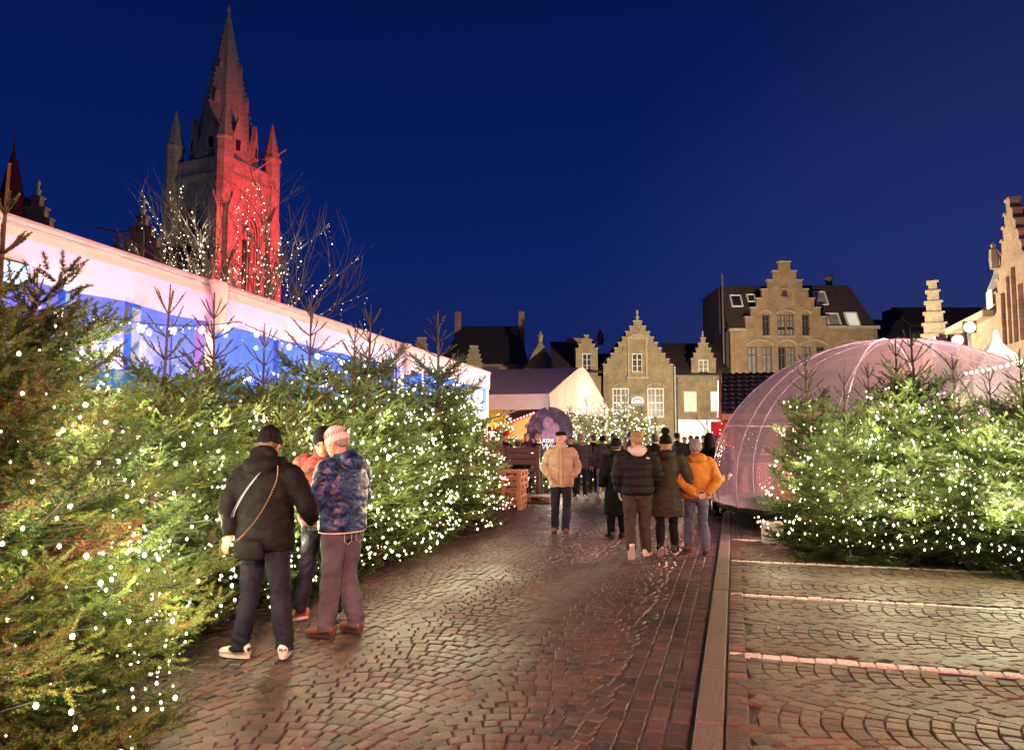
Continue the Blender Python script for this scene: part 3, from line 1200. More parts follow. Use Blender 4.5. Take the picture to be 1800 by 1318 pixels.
xc, zc = X(1120.5), Z(707)
b = MB()
b.tube([(xc + .55 * math.cos(R(a)), -.10, zc + .46 * math.sin(R(a))) for a in range(0, 181, 15)], .055, 6)
b.b2(xc - .52, xc + .52, -.14, -.085, zc - .06, zc + .07)
b.prism([(xc - .30, zc + .08), (xc + .30, zc + .08), (xc + .18, zc + .22), (xc - .18, zc + .22)], -.13, -.086)
b.build('arch_emblem', wl_, sg)
for xx in (1090, 1149, 1096):
    b = MB()
    b.box((X(xx), -.04, Z(672 if xx != 1096 else 612)), (.05, .06, .6))
    b.box((X(xx), -.04, Z(672 if xx != 1096 else 612)), (.22, .06, .05))
    b.build('wall_anchor', mat_lead, hb)
b = MB()
b.slab([(-.0, .36, 8.3), (W / 2, .36, 12.3), (W / 2, 9, 12.3), (0, 9, 8.3)], .12)
b.slab([(W / 2, .36, 12.3), (W, .36, 8.3), (W, 9, 8.3), (W / 2, 9, 12.3)], .12)
b.b2(.05, W - .05, .37, 9, 0, 8.25)
b.build('roof', mat_roof_d, hb)
MB().tube([(W + .12, -.15, 8.2), (W + .12, -.15, 0)], .07, 8).build('downpipe', M('white_pipe', (.6, .6, .58), rough=.4), hb)


def dormer(parent, xc, y, zb, w, zstart, n, sw, sh, cw, win, mat, wm=None, pm=None, fin=.5):
    st = steps_profile(xc, zb, n, sw, sh, cw, zstart)
    b = MB()
    wall_strips(b, st, [win], y, y + .3)
    b.build('dormer_gable', mat, parent)
    copings(parent, xc, n, sw, sh, cw, zstart, y, y + .3, mat_stone, .08, .06)
    window(parent, *win, y + .12, 2, 3, wm, pm, fr=.09)
    if fin:
        pinnacle(parent, xc, y + .15, zstart + sh * n + .08, fin, mat_stone)
    b = MB()
    zt = zstart + sh * n - .25
    hw = cw / 2 + n * sw - .05
    b.slab([(xc - hw, y + .3, zstart - .1), (xc, y + .3, zt), (xc, y + 3.5, zt), (xc - hw, y + 3.5, zstart - .1)], .06)
    b.slab([(xc, y + .3, zt), (xc + hw, y + .3, zstart - .1), (xc + hw, y + 3.5, zstart - .1), (xc, y + 3.5, zt)], .06)
    b.b2(xc - hw, xc + hw, y + .31, y + 3.4, zb, zstart - .12)
    b.build('dormer_roof', mat_roof_d, parent)


# house right of it: eaves, dormer, lit window, pale shop front
x0 = fx(1190)
X = lambda px: fx(px) - x0
h2 = thing('shop_house', 'low yellow brick house with lit upstairs window above a pale shop front', 'house', (x0, DF + .6, 0), 0, 'houses on the far side of the square')
W2 = fx(1290) - x0
holes = [(X(1205), X(1228), Z(723), Z(687)), (X(1252), X(1276), Z(723), Z(687)), (.4, W2 - .6, .2, 3.25)]
b = MB()
wall_strips(b, [(0, W2, 0, Z(660), Z(660))], holes, 0, .35)
b.build('wall', mat_brick_y, h2)
window(h2, X(1205), X(1228), Z(723), Z(687), .14, 2, 1, fr=.1, pm=mat_pane_l, sill=mat_stone, transom=.72)
window(h2, X(1252), X(1276), Z(723), Z(687), .14, 2, 1, fr=.1, pm=mat_pane_s, sill=mat_stone, transom=.72)
b = MB()
b.b2(.2, W2 - .4, -.10, -.01, 1.95, 3.2)
b.build('shop_fascia', EM('lit_fascia', (.72, .95, .93), .62), h2)
window(h2, .4, W2 - .6, .2, 1.94, .1, 5, 1, pm=mat_pane_s, fr=.08, mu=.07)
b = MB()
b.slab([(-.1, -.25, Z(660)), (W2, -.25, Z(660)), (W2, 6, Z(591)), (-.1, 6, Z(591))], .14)
b.b2(0, W2, .36, 6, 0, Z(660) - .05)
b.build('roof', mat_roof_d, h2)
MB().b2(0, W2, -.34, -.2, Z(660) - .1, Z(660) + .05).build('gutter', mat_lead, h2)
dormer(h2, X(1241), -.02, Z(660) + .02, 2, Z(630), 4, .24, .5, .45, (X(1232), X(1250), Z(655), Z(631)), mat_brick_y, mat_white, mat_pane_c, .55)
b = MB()
b.tube([(.15, -.12, Z(660)), (.15, -.12, 0)], .06, 8)
b.build('downpipe', mat_lead, h2)

# house left of the crow-stepped one, mostly roof behind the tents
x0 = fx(975)
X = lambda px: fx(px) - x0
h4 = thing('roofed_house', 'dark tiled house with a small stepped dormer left of the tall gable', 'house', (x0, DF + .5, 0), 0, 'houses on the far side of the square')
W4 = fx(1060) - x0
b = MB()
wall_strips(b, [(0, W4, 0, Z(660), Z(660))], [(.8, 1.9, 3.6, 5.6), (3, 4, 3.6, 5.6)], 0, .35)
b.build('wall', mat_brick_y, h4)
window(h4, .8, 1.9, 3.6, 5.6, .14, 2, 2)
window(h4, 3, 4, 3.6, 5.6, .14, 2, 2)
b = MB()
b.slab([(-.1, -.25, Z(655)), (W4, -.25, Z(655)), (W4, 6, Z(588)), (-.1, 6, Z(588))], .14)
b.b2(0, W4, .36, 6, 0, Z(660) - .05)
b.build('roof', mat_roof_d, h4)
dormer(h4, X(1033), -.02, Z(660) + .02, 2, Z(612), 3, .28, .42, .42, (X(1025), X(1042), Z(652), Z(620)), mat_brick_y, mat_white, mat_pane, .0)
b = MB()
b.b2(X(1006), X(1038), 5.6, 6.6, Z(600), Z(580))
b.build('chimney', mat_brick_o, h4)
MB().lathe([(.3, 0), (.3, .3), (.45, .5), (.3, .8), (.35, 1.0), (.05, 1.6)], 8, (X(1070), 5.8, Z(592))).build('roof_lantern', mat_lead, h4)

# hotel block with big stepped gable
x0 = fx(1292)
X = lambda px: fx(px) - x0
h3 = thing('tall_gabled_block', 'tall ochre brick block with wide stepped gable and dark mansard roof', 'building', (x0, DF + 1.0, 0), 0, 'houses on the far side of the square')
W3 = fx(1556) - x0
xc = X(1392.5)
n, sw, sh, cw = 6, .555, .90, 1.15
z0_ = Z(555)
gl, gr = xc - cw / 2 - n * sw, xc + cw / 2 + n * sw
holes = []
wins = []
zz = lambda v: Z(420 + v / 3.27)
xx = lambda v: X(1250 + v / 3.27)
for a_, b_ in ((327, 371), (415, 463), (469, 512), (561, 605)):
    wins.append((xx(a_), xx(b_), zz(548), zz(425)))
for a_, b_ in ((235, 291), (319, 378), (415, 461), (471, 516), (553, 608), (640, 690), (760, 815), (850, 905)):
    wins.append((xx(a_), xx(b_), zz(770), zz(612)))
for a_, b_ in ((235, 291), (319, 378), (415, 461), (471, 516), (553, 608), (640, 690), (760, 815)):
    wins.append((xx(a_), xx(b_), 3.9, 6.2))
st = [(0, gl, 0, Z(580), Z(580)), (gr, W3, 0, Z(576), Z(576))] + steps_profile(xc, 0, n, sw, sh, cw, z0_)
b = MB()
wall_strips(b, st, wins + [(xx(447), xx(480), zz(318), zz(282))], 0, .4)
b.build('wall', mat_brick_o, h3)
copings(h3, xc, n, sw, sh, cw, z0_, 0, .4, mat_stone, .12, .08)
for i, w in enumerate(wins):
    window(h3, *w, .16, 2, 1, mat_grey_j, mat_pane_c if i % 3 else mat_pane, fr=.10, sill=mat_stone, transom=.70)
window(h3, xx(447), xx(480), zz(318), zz(282), .16, 2, 2, mat_grey_j, mat_pane, fr=.08)
b = MB()
b.tube([(xx(463) + .55 * math.cos(R(a)), -.03, zz(300) + .55 * math.sin(R(a))) for a in range(0, 361, 20)], .12, 6, False)
b.build('oculus_ring', mat_brick_o, h3)
for (a_, b_, v) in ((225, 390, 605), (405, 530, 605), (540, 710, 605), (310, 380, 420), (405, 525, 420), (550, 615, 420), (750, 915, 605)):
    b = MB()
    x1_, x2_ = xx(a_), xx(b_)
    zc = zz(v)
    b.tube([(x1_ + (x2_ - x1_) * k / 8, -.05, zc + .05 + (.5 if v > 500 else .3) * (1 - (k / 4 - 1) ** 2)) for k in range(9)], .11, 6)
    b.build('brick_arch', mat_stone, h3)
for xs in (X(1303), X(1478), X(1543)):
    MB().b2(xs - .25, xs + .25, -.12, -.004, 0, Z(580) - .02).build('pilaster', mat_brick_o, h3)
b = MB()
b.b2(-.15, gl - .01, -.3, .45, Z(580) + .004, Z(576) + .06)
b.b2(gr + .01, W3 + .15, -.3, .45, Z(576) + .004, Z(571) + .04)
b.build('cornice', mat_stone, h3)
b = MB()
b.slab([(-.1, .2, Z(578)), (W3 + .1, .2, Z(575)), (W3 - 1.3, 3.2, Z(488)), (-.1, 3.2, Z(490))], .15)
b.b2(-.1, W3 - .2, 1.2, 10, 0, Z(578))
b.prism([(-.1, Z(578)), (W3 - .2, Z(578)), (W3 - 1.3, Z(489)), (-.1, Z(489))], 3.36, 10)
b.build('roof', mat_roof_d, h3)
rs_ = lambda zq: .2 + 3.0 * (zq - Z(577)) / (Z(489) - Z(577))
for (a_, b_, c_, d_) in ((180, 242, 362, 288), (283, 328, 330, 283), (605, 652, 342, 272), (692, 760, 350, 265), (725, 796, 500, 410), (838, 908, 500, 405)):
    x1_, x2_, z1_, z2_ = xx(a_), xx(b_), zz(c_), zz(d_)
    y1_, y2_ = rs_(z1_) - .28, rs_(z2_) - .28
    fr = MB()
    for p, q in (((x1_, y1_, z1_), (x2_, y1_, z1_)), ((x1_, y2_, z2_), (x2_, y2_, z2_)), ((x1_, y1_, z1_), (x1_, y2_, z2_)), ((x2_, y1_, z1_), (x2_, y2_, z2_))):
        fr.bar(p, q, .14, .14)
    w = fr.build('skylight', mat_white, h3)
    MB().slab([(x1_, y1_ + .04, z1_), (x2_, y1_ + .04, z1_), (x2_, y2_ + .04, z2_), (x1_, y2_ + .04, z2_)], .04).build('pane', mat_pane_w if a_ == 838 else mat_pane_c if a_ > 600 else mat_pane, w)
MB().tube([(-.25, 1.5, 8), (-.25, 1.5, Z(472))], .10, 8).build('flue_pipe', mat_lead, h3)
MB().lathe([(.35, 0), (.35, .8), (.5, .9), (.5, 1.1), (.2, 1.5)], 10, (X(1511), 5, Z(486))).build('chimney', mat_lead, h3)

# dark roofs to the right of it
h5 = thing('long_roofed_house', 'long house with plain dark roof between the tall block and the brick gable', 'house', (fx(1560), DF + 2, 0), 0)
W5 = 24.0
b = MB()
b.slab([(0, 0, Z(605)), (W5, 0, Z(605)), (W5, 5, Z(545)), (0, 5, Z(545))], .15)
b.slab([(5.2, 3.2, Z(560)), (W5, 3.2, Z(560)), (W5, 7, Z(515)), (5.2, 7, Z(515))], .15)
b.b2(5.2, W5, 7.2, 9, 0, Z(516))
b.build('roof', mat_roof_d, h5)
MB().b2(0, W5, .2, 5, 0, Z(606)).build('wall', mat_brick_o, h5)

# narrow stepped gable with a statue, seen edge-on
p = at(1640, 605, 52)
h6 = thing('statue_gable', 'narrow pale stepped gable with a statue in front of dark roofs', 'gable', (p[0] - .7, 52, 0), R(-28))
b = MB()
st = []
hs = [(0, 1.5, 8.6), (.10, 1.4, 9.35), (.2, 1.3, 10.1), (.3, 1.2, 10.85), (.4, 1.1, 11.6), (.5, 1.0, 12.25)]
zp = 0
for (xa, xb_, zt) in hs:
    b.b2(xa, xb_, 0, .8, zp + .002, zt)
    zp = zt
b.build('wall', mat_stone, h6)
b = MB()
for (xa, xb_, zt) in hs:
    b.b2(xa - .12, xb_ + .12, -.08, .88, zt - .10, zt + .03)
b.build('coping', mat_stone, h6)
b = MB()
b.lathe([(.22, 0), (.25, .3), (.2, .7), (.24, .95), (.1, 1.1), (.13, 1.25), (.1, 1.4), (.02, 1.45)], 10, (.75, -.3, 7.0))
b.box((.75, -.28, 8.05), (.75, .12, .12), ry=.3)
b.build('statue', mat_white, h6)

# brick house on the right, its front along the street
o = ST(13.2, 52.2)
rb = thing('brick_gable_house', 'warm lit brick house with jagged stepped gable at the frame edge', 'house', o, math.atan2(-cA, -sA))
g0, g1 = 7.3, 12.8          # gable from x=7.3 to 12.8
gc = (g0 + g1) / 2
n, sw, sh, cw = 8, .31, .60, .55
holes = [(8.35, 9.0, 6.2, 8.9), (9.25, 9.75, 6.2, 9.6), (9.95, 10.6, 6.2, 9.9), (10.8, 11.5, 6.2, 8.9), (8.4, 9.4, 2.2, 4.6), (10.3, 11.3, 2.2, 4.6), (1.5, 2.7, 3.2, 5.4), (4.2, 5.4, 3.2, 5.4)]
st = [(0, g0, 0, 7.9, 7.9)] + steps_profile(gc, 0, n, sw, sh, cw, 8.4) + [(g1, 18, 0, 7.9, 7.9)]
lo_ = gc - cw / 2 - n * sw
st = [(0, lo_, 0, 7.9, 7.9)] + steps_profile(gc, 0, n, sw, sh, cw, 8.4) + [(gc + cw / 2 + n * sw, 18, 0, 7.9, 7.9)]
b = MB()
wall_strips(b, st, holes, 0, .45)
b.build('wall', mat_brick_r, rb)
copings(rb, gc, n, sw, sh, cw, 8.4, 0, .45, mat_brick_r, .12, .06)
for h in holes:
    window(rb, *h, .25, 2, 3, mat_grey_j, mat_pane, fr=.08)
MB().b2(-.1, lo_ - .02, -.55, .2, 7.904, 8.25).build('cornice', mat_stone, rb)
b = MB()
b.slab([(-.1, .1, 8.15), (lo_, .1, 8.15), (lo_, 4.5, 11.5), (-.1, 4.5, 11.5)], .14)
b.b2(-.1, 18, .46, 9, 0, 7.8)
b.slab([(lo_ + .05, .46, 8.4), (gc, .46, 12.9), (gc, 9, 12.9), (lo_ + .05, 9, 8.4)], .12)
b.build('roof', mat_roof_d, rb)
b = MB()
b.b2(5.2, 6.2, .25, 1.6, 8.3, 9.5)
b.lathe([(.62, 9.5), (.62, 9.6), (.3, 10.4), (.02, 11.7)], 4, (5.7, .8, 0))
b.build('dormer', mat_white, rb)
MB().lathe([(.2, 0), (.24, .5), (.2, 1.0), (.1, 1.1), (.13, 1.25), (.02, 1.4)], 8, (gc - 1.75, -.2, 10.2)).build('statue', mat_stone, rb)

# big dark-roofed house, left of centre
D7 = 85.0
p0, p1 = at(775, 640, D7), at(928, 640, D7)
h7 = thing('dark_roofed_house', 'large house with black hipped roof and two chimneys against the sky', 'house', (p0[0], D7, 0), 0)
w7 = p1[0] - p0[0]
rz_ = at(860, 571, D7)[2]
ez = at(860, 645, D7)[2]
b = MB()
xa, xb_ = at(812, 571, D7)[0] - p0[0], at(912, 571, D7)[0] - p0[0]
b.add([Vector(v) for v in ((0, -4, ez), (w7, -4, ez), (w7, 6, ez), (0, 6, ez), (xa, 1, rz_), (xb_, 1, rz_))], [(0, 1, 5, 4), (1, 2, 5), (2, 3, 4, 5), (3, 0, 4), (3, 2, 1, 0)])
b.build('roof', mat_roof_b, h7)
MB().b2(.2, w7 - .2, -3.7, 5.7, 0, ez - .02).build('wall', mat_brick_g, h7)
for px_ in (804, 917):
    c = at(px_, 546, D7)
    MB().b2(c[0] - p0[0] - .35, c[0] - p0[0] + .35, .6, 1.4, rz_ - 3, c[2]).build('chimney', mat_brick_g, h7)

for (px_, apex, base, hw, Dq, lab, stepq) in ((833, 603, 640, 15, 70, 'small pale stepped gable under the black hipped roof', True), (741, 586, 640, 15, 66, 'small reddish stepped gable behind the tall fir', True), (950, 592, 650, 30, 78, 'pointed brick gable beside the black hipped roof', False)):
    c = at(px_, apex, Dq)
    bz = at(px_, base, Dq)[2]
    wq = hw / F * Dq
    hq = thing('gable_house', lab, 'gable', (c[0], Dq, 0), 0)
    b = MB()
    if stepq:
        nn = 4
        st = steps_profile(0, 0, nn, (wq - .35) / nn, (c[2] - bz) / (nn + .8), .7, bz)
        wall_strips(b, st, [], 0, .4)
        b.build('wall', mat_brick_y if px_ == 833 else mat_brick_g, hq)
        copings(hq, 0, nn, (wq - .35) / nn, (c[2] - bz) / (nn + .8), .7, bz, 0, .4, mat_stone, .10, .06)
        MB().b2(-wq - 1.5, wq + 1.5, .41, 6, 0, bz - .2).build('roof', mat_roof_d, hq)
    else:
        wall_strips(b, [(-wq, 0, 0, bz, c[2] - .3), (0, wq, 0, c[2] - .3, bz)], [], 0, .4)
        b.build('wall', mat_brick_y, hq)
        MB().lathe([(.25, 0), (.25, .5), (.35, .6), (.05, 1.1)], 8, (0, .2, c[2] - .5)).build('finial', mat_stone, hq)
        b = MB()
        b.slab([(-wq, .41, bz - .1), (0, .41, c[2] - .45), (0, 8, c[2] - .45), (-wq, 8, bz - .1)], .1)
        b.slab([(0, .41, c[2] - .45), (wq, .41, bz - .1), (wq, 8, bz - .1), (0, 8, c[2] - .45)], .1)
        b.slab([(wq, 2, bz - 1), (wq + 6, 2, bz - 1), (wq + 6, 7, c[2] - 1.1), (wq, 7, c[2] - 1.1)], .12)
        b.build('roof', mat_roof_d, hq)

# ------------------------------------------------------------------ church
ca, sa = math.cos(R(24)), math.sin(R(24))
CW = 8.4
C0 = Vector((-32.55, 84.0, 0))
# local frame: x along the floodlit face (away from camera), y into the tower (to the left)
ch = thing('church_tower', 'gothic church tower with spire, one side floodlit red', 'church', C0, math.atan2(ca, sa))
b = MB()
zs, zp_ = 31.0, 33.4


def arch_pts(xc, z0, w, h, n=8):
    hw = w / 2
    rise = min(w * .95, h * .6)
    zs_ = z0 + h - rise
    out = [(xc + hw, z0), (xc + hw, zs_)]
    for k in range(1, n + 1):
        t = k / n
        out.append((xc + hw * math.cos(t * math.pi / 2) ** .85, zs_ + rise * math.sin(t * math.pi / 2) ** .9))
    left = [(2 * xc - x, z) for x, z in out][::-1]
    return out + left[1:]


# body with a recessed arch on the two visible faces: strips around the arch hole
def tower_face(mb, W_, zb, zt, xc, z0, w, h, depth, swap):
    pts = arch_pts(xc, z0, w, h)
    xs = sorted(set([round(p[0], 4) for p in pts] + [.86 if swap else 0, W_]))

    def ztop(x):
        # height of the arch at x
        best = z0
        for (xa, za), (xb_, zb_) in zip(pts[:-1], pts[1:]):
            lo, hi = min(xa, xb_), max(xa, xb_)
            if lo - 1e-6 <= x <= hi + 1e-6 and hi - lo > 1e-6:
                best = max(best, za + (zb_ - za) * (x - xa) / (xb_ - xa))
            elif abs(xa - x) < 1e-6 or abs(xb_ - x) < 1e-6:
                best = max(best, za, zb_)
        return best
    tmp = MB()
    for xa, xb_ in zip(xs[:-1], xs[1:]):
        if xb_ <= xc - w / 2 + 1e-6 or xa >= xc + w / 2 - 1e-6:
            tmp.prism([(xa, zb), (xb_, zb), (xb_, zt), (xa, zt)], 0, depth)
        else:
            tmp.prism([(xa, zb), (xb_, zb), (xb_, z0), (xa, z0)], 0, depth)
            tmp.prism([(xa, ztop(xa + 1e-4)), (xb_, ztop(xb_ - 1e-4)), (xb_, zt), (xa, zt)], 0, depth)
    for v in tmp.v:
        if swap:
            v.x, v.y = v.y, v.x
    if swap:
        tmp.f = [f[::-1] for f in tmp.f]
    mb.add(tmp.v, tmp.f)


b = MB()
b.b2(.9, CW, .9, CW, 0, zp_ - .6)
b.build('tower_core', mat_church, ch)
for sw_ in (False, True):
    b = MB()
    tower_face(b, CW if not sw_ else CW, 0, zs, CW / 2 + .2, 15.5, 3.3, 12.6, .85, sw_)
    b.build('tower_face', mat_church, ch)
# stepped orders of the belfry arch and the dark louvred slit
for sw_ in (False, True):
    for k, (wd, hh, dp) in enumerate(((3.0, 12.2, .18), (2.5, 11.6, .34), (2.0, 11.0, .50), (1.5, 10.4, .64))):
        pts = arch_pts(CW / 2 + .2, 15.5, wd, hh)
        tb = MB()
        tb.tube([((x, dp, z) if not sw_ else (dp, x, z)) for x, z in pts], .10, 6, False)
        tb.build('arch_moulding', mat_church_s, ch)
    pts = arch_pts(CW / 2 + .2, 17.5, .8, 7.2)
    tb = MB()
    tb.prism(pts, .80, .88)
    if sw_:
        for v in tb.v:
            v.x, v.y = v.y, v.x
        tb.f = [f[::-1] for f in tb.f]
    tb.build('louvre_opening', M('louvre_dark', (.01, .01, .012), rough=.9), ch)
    tb = MB()
    q = CW / 2 + .2
    tb.tube([((q + .62 * math.cos(R(a)), .3, 25.3 + .62 * math.sin(R(a))) if not sw_ else (.3, q + .62 * math.cos(R(a)), 25.3 + .62 * math.sin(R(a)))) for a in range(0, 361, 24)], .16, 6, False)
    tb.build('oculus', mat_church_s, ch)
# string courses and parapet
b = MB()
for z_, ov, hh in ((zs, .30, .45), (zs + .46, .16, .25), (27.9 + 1.6, .12, .0)):
    if hh:
        b.b2(-ov, CW + ov, -ov, CW + ov, z_, z_ + hh)
b.build('string_course', mat_church_s, ch)
b = MB()
for (xa, xb_, ya, yb_) in ((.0, CW, .0, .45), (.0, CW, CW - .45, CW), (0, .45, .46, CW - .46), (CW - .45, CW, .46, CW - .46)):
    b.b2(xa, xb_, ya, yb_, zs + .72, zp_)
b.build('parapet', mat_church, ch)
# corner turrets
for (cx, cy) in ((.35, .35), (CW - .35, .35), (.35, CW - .35), (CW - .35, CW - .35)):
    b = MB()
    b.lathe([(1.02, zs - 3.2), (1.02, 35.2), (1.16, 35.25), (1.16, 35.5), (.98, 35.52)], 8, (cx, cy, 0))
    t = b.build('turret', mat_church, ch)
    b = MB()
    b.lathe([(1.0, 35.53), (.55, 37.6), (.22, 39.2), (.06, 40.0)], 8, (cx, cy, 0))
    for k in range(8):
        for j in range(6):
            f_ = j / 6
            rr = 1.0 - .9 * f_
            zq = 35.7 + 3.9 * f_
            a = 2 * math.pi * k / 8
            b.octa((cx + rr * math.cos(a), cy + rr * math.sin(a), zq), .10)
    b.build('turret_spire', mat_church_s, t)
# buttresses with gabled heads, two at each visible corner
for (px_, py_, dx, dy) in ((0.0, .35, 0, -1), (.35, 0, -1, 0), (CW - .5, .0, 1, 0), (CW - .2, 0, 0, -1), (0, CW - .5, -1, 0), (.0, CW - .2, 0, 1)):
    b = MB()
    w_ = 1.5
    for (pr, zt) in ((1.7, 13.5), (1.25, 20.5), (.85, 27.2)):
        if dx == 0:
            xa = 0.0 if px_ < 1 else CW - w_
            ya = -pr if dy < 0 else CW
            b.b2(xa, xa + w_, ya, ya + pr + .1 if dy < 0 else ya + pr, 0, zt)
            b.add([Vector(v) for v in ((xa, ya, zt), (xa + w_, ya, zt), (xa + w_, ya + pr, zt), (xa, ya + pr, zt), (xa + w_ / 2, ya, zt + 2.0), (xa + w_ / 2, ya + pr, zt + 2.0))],
                  [(0, 1, 4), (1, 2, 5, 4), (2, 3, 5), (3, 0, 4, 5)])
        else:
            ya = 0.0 if py_ < 1 else CW - w_
            xa = -pr if dx < 0 else CW
            b.b2(xa, xa + pr + .1 if dx < 0 else xa + pr, ya, ya + w_, 0, zt)
            b.add([Vector(v) for v in ((xa, ya, zt), (xa, ya + w_, zt), (xa + pr, ya + w_, zt), (xa + pr, ya, zt), (xa, ya + w_ / 2, zt + 2.0), (xa + pr, ya + w_ / 2, zt + 2.0))],
                  [(1, 0, 4), (2, 1, 4, 5), (3, 2, 5), (0, 3, 5, 4)])
    b.build('buttress', mat_church, ch)
# octagonal spire with crockets and lucarnes
apex = at(415, 14, 89.6)[2]
cc = CW / 2
b = MB()
RS = 4.15
b.lathe([(RS, zp_ - .5), (RS * .985, zp_), (.12, apex - .6), (.22, apex - .4), (.22, apex - .2), (.03, apex + .3)], 8, (cc, cc, 0))
sp = b.build('spire', mat_church_s, ch)
b = MB()
for k in range(8):
    a = 2 * math.pi * k / 8
    for j in range(26):
        f_ = (j + .5) / 27
        rr = RS * (1 - f_) + .12
        b.octa((cc + rr * math.cos(a), cc + rr * math.sin(a), zp_ + (apex - .7 - zp_) * f_), .11, .15)
b.build('crockets', mat_church_s, sp, kind='stuff')
for k in range(8):
    a = 2 * math.pi * (k + .5) / 8
    for (f_, s_) in ((.06, 1.25), (.36, .5), (.58, .35)):
        if f_ > .1 and k % 2:
            continue
        rr = RS * .925 * (1 - f_)
        zq = zp_ + (apex - zp_) * f_
        d = Vector((math.cos(a), math.sin(a), 0))
        e = Vector((-math.sin(a), math.cos(a), 0))
        b = MB()
        c = Vector((cc, cc, zq)) + d * (rr - .3)
        hw = .45 * s_
        ln_ = .55
        base = [c - e * hw, c + e * hw, c + e * hw + d * ln_, c - e * hw + d * ln_]
        top_ = [p + Vector((0, 0, 1.6 * s_)) for p in base]
        rdg = [c + Vector((0, 0, 3.4 * s_)), c + d * ln_ + Vector((0, 0, 3.4 * s_))]
        b.add(base + top_ + rdg, [(0, 1, 5, 4), (1, 2, 6, 5), (2, 3, 7, 6), (3, 0, 4, 7), (4, 5, 8), (7, 9, 6), (5, 6, 9, 8), (4, 8, 9, 7)])
        l_ = b.build('lucarne', mat_church_s, sp)
        if s_ > 1:
            b = MB()
            b.slab([c + d * (ln_ + .01) - e * hw * .5 + Vector((0, 0, .2)), c + d * (ln_ + .01) + e * hw * .5 + Vector((0, 0, .2)), c + d * (ln_ + .01) + e * hw * .5 + Vector((0, 0, 1.5)), c + d * (ln_ + .01) - e * hw * .5 + Vector((0, 0, 1.5))], .01)
            b.build('opening', M('lucarne_dark', (.01, .01, .012), rough=.9), l_)
# flag pole sticking out of the parapet
q0, q1 = Vector((CW * .55, -.1, zs + 1.8)), Vector((CW * .75, -3.4, zs + 4.6))
MB().tube([q0, q1], .07, 6).build('flagpole', mat_stone, ch)

# building left with stepped gables behind the long tent, far spire
D8 = 42.0
h8 = thing('stepped_gable_hall', 'dark roofed hall with brick stepped gables behind the long tent', 'building', (0, D8, 0), 0)
zr = at(100, 398, D8)[2]
xl, xr = at(-120, 400, D8)[0], at(320, 400, D8)[0]
b = MB()
b.slab([(xl, 0, 8), (xr, 0, 8), (xr, 5, zr), (xl, 5, zr)], .15)
b.b2(xl, xr, .3, 5, 0, 8)
b.build('roof', mat_roof_d, h8)
MB().tube([at(170, 400, D8 + 2) - Vector((0, D8, 0)), at(212, 409, D8 + 2) - Vector((0, D8, 0)), at(262, 401, D8 + 2) - Vector((0, D8, 0))], .07, 6).build('ridge_tile', mat_brick_g, h8)
for (px_, apx, hw) in ((62, 348, 46), (248, 382, 52), ):
    c = at(px_, apx, D8 - .5)
    nn = 4
    wq = hw / F * D8
    sh_ = .62
    z0q = c[2] - sh_ * nn
    b = MB()
    wall_strips(b, steps_profile(c[0], 0, nn, (wq - .25) / nn, sh_, .5, z0q), [], -.5, -.1)
    b.build('gable', mat_brick_g, h8)
    copings(h8, c[0], nn, (wq - .25) / nn, sh_, .5, z0q, -.5, -.1, mat_brick_g, .12, .07)
    pinnacle(h8, c[0], -.3, c[2] + .1, .8, mat_stone)
c = at(203, 425, D8 - .5)
pinnacle(h8, c[0], -.3, c[2] - .5, .8, mat_brick_g)
c = at(25, 262, 95)
fs_ = thing('distant_spire', 'thin dark spire of a distant roof at the frame edge', 'spire', (c[0], 95, 0))
mat_far = M('far_slate', (.006, .006, .008), rough=.9)
MB().lathe([(1.35, at(25, 345, 95)[2]), (.9, at(25, 310, 95)[2]), (.08, c[2]), (.05, c[2] + 2.5)], 8).build('spire', mat_far, fs_)
MB().b2(-1.6, 1.6, -1.6, 1.6, 0, at(25, 345, 95)[2]).build('tower', mat_far, fs_)
# ------------------------------------------------------------------ tents, stalls, dome, lamps
mat_canvas = M('tent_canvas', (.74, .70, .68), (.68, .64, .62), rough=.55, nscale=2.5, bump=.25, bscale=6, trans=.25)
mat_roofcanvas = M('tent_roof_canvas', (.66, .58, .57), (.58, .51, .50), rough=.5, nscale=2, bump=.15, bscale=5)
mat_alu = M('aluminium', (.55, .55, .57), (.45, .45, .47), rough=.35, metallic=.6)
mat_blue = M('blue_lit_frame_tint', (.02, .22, .62), (.015, .18, .52), rough=.4)  # blue lamplight on white frames, put into the base colour
mat_redwall = M('dark_red_board', (.07, .025, .022), (.05, .02, .018), rough=.6, nscale=12, stretch=(1, 1, 6))
mat_lining = M('tent_lining', (.36, .34, .46), (.30, .28, .40), rough=.8, nscale=1.5, stretch=(4, 4, .5))
mat_wood = M('pallet_wood', (.46, .27, .15), (.33, .18, .10), rough=.7, nscale=8, bump=.3, bscale=40, stretch=(1, 6, 6))
mat_wood_d = M('dark_weathered_wood', (.14, .10, .075), (.09, .065, .05), rough=.7, nscale=8, bump=.3, bscale=30, stretch=(1, 1, 6))
mat_wood_o = M('orange_stall_wood', (.50, .26, .09), (.38, .18, .06), rough=.6, nscale=6, bump=.25, bscale=20, stretch=(1, 1, 5))
mat_wood_p = M('pale_red_wood', (.42, .20, .13), (.33, .15, .09), rough=.6, nscale=6, bump=.25, bscale=25, stretch=(5, 1, 1))
mat_black = M('matt_black', (.015, .015, .017), rough=.5)
mat_darkfab = M('dark_fabric', (.035, .033, .038), (.022, .021, .025), rough=.7, nscale=20, bump=.2, bscale=60)


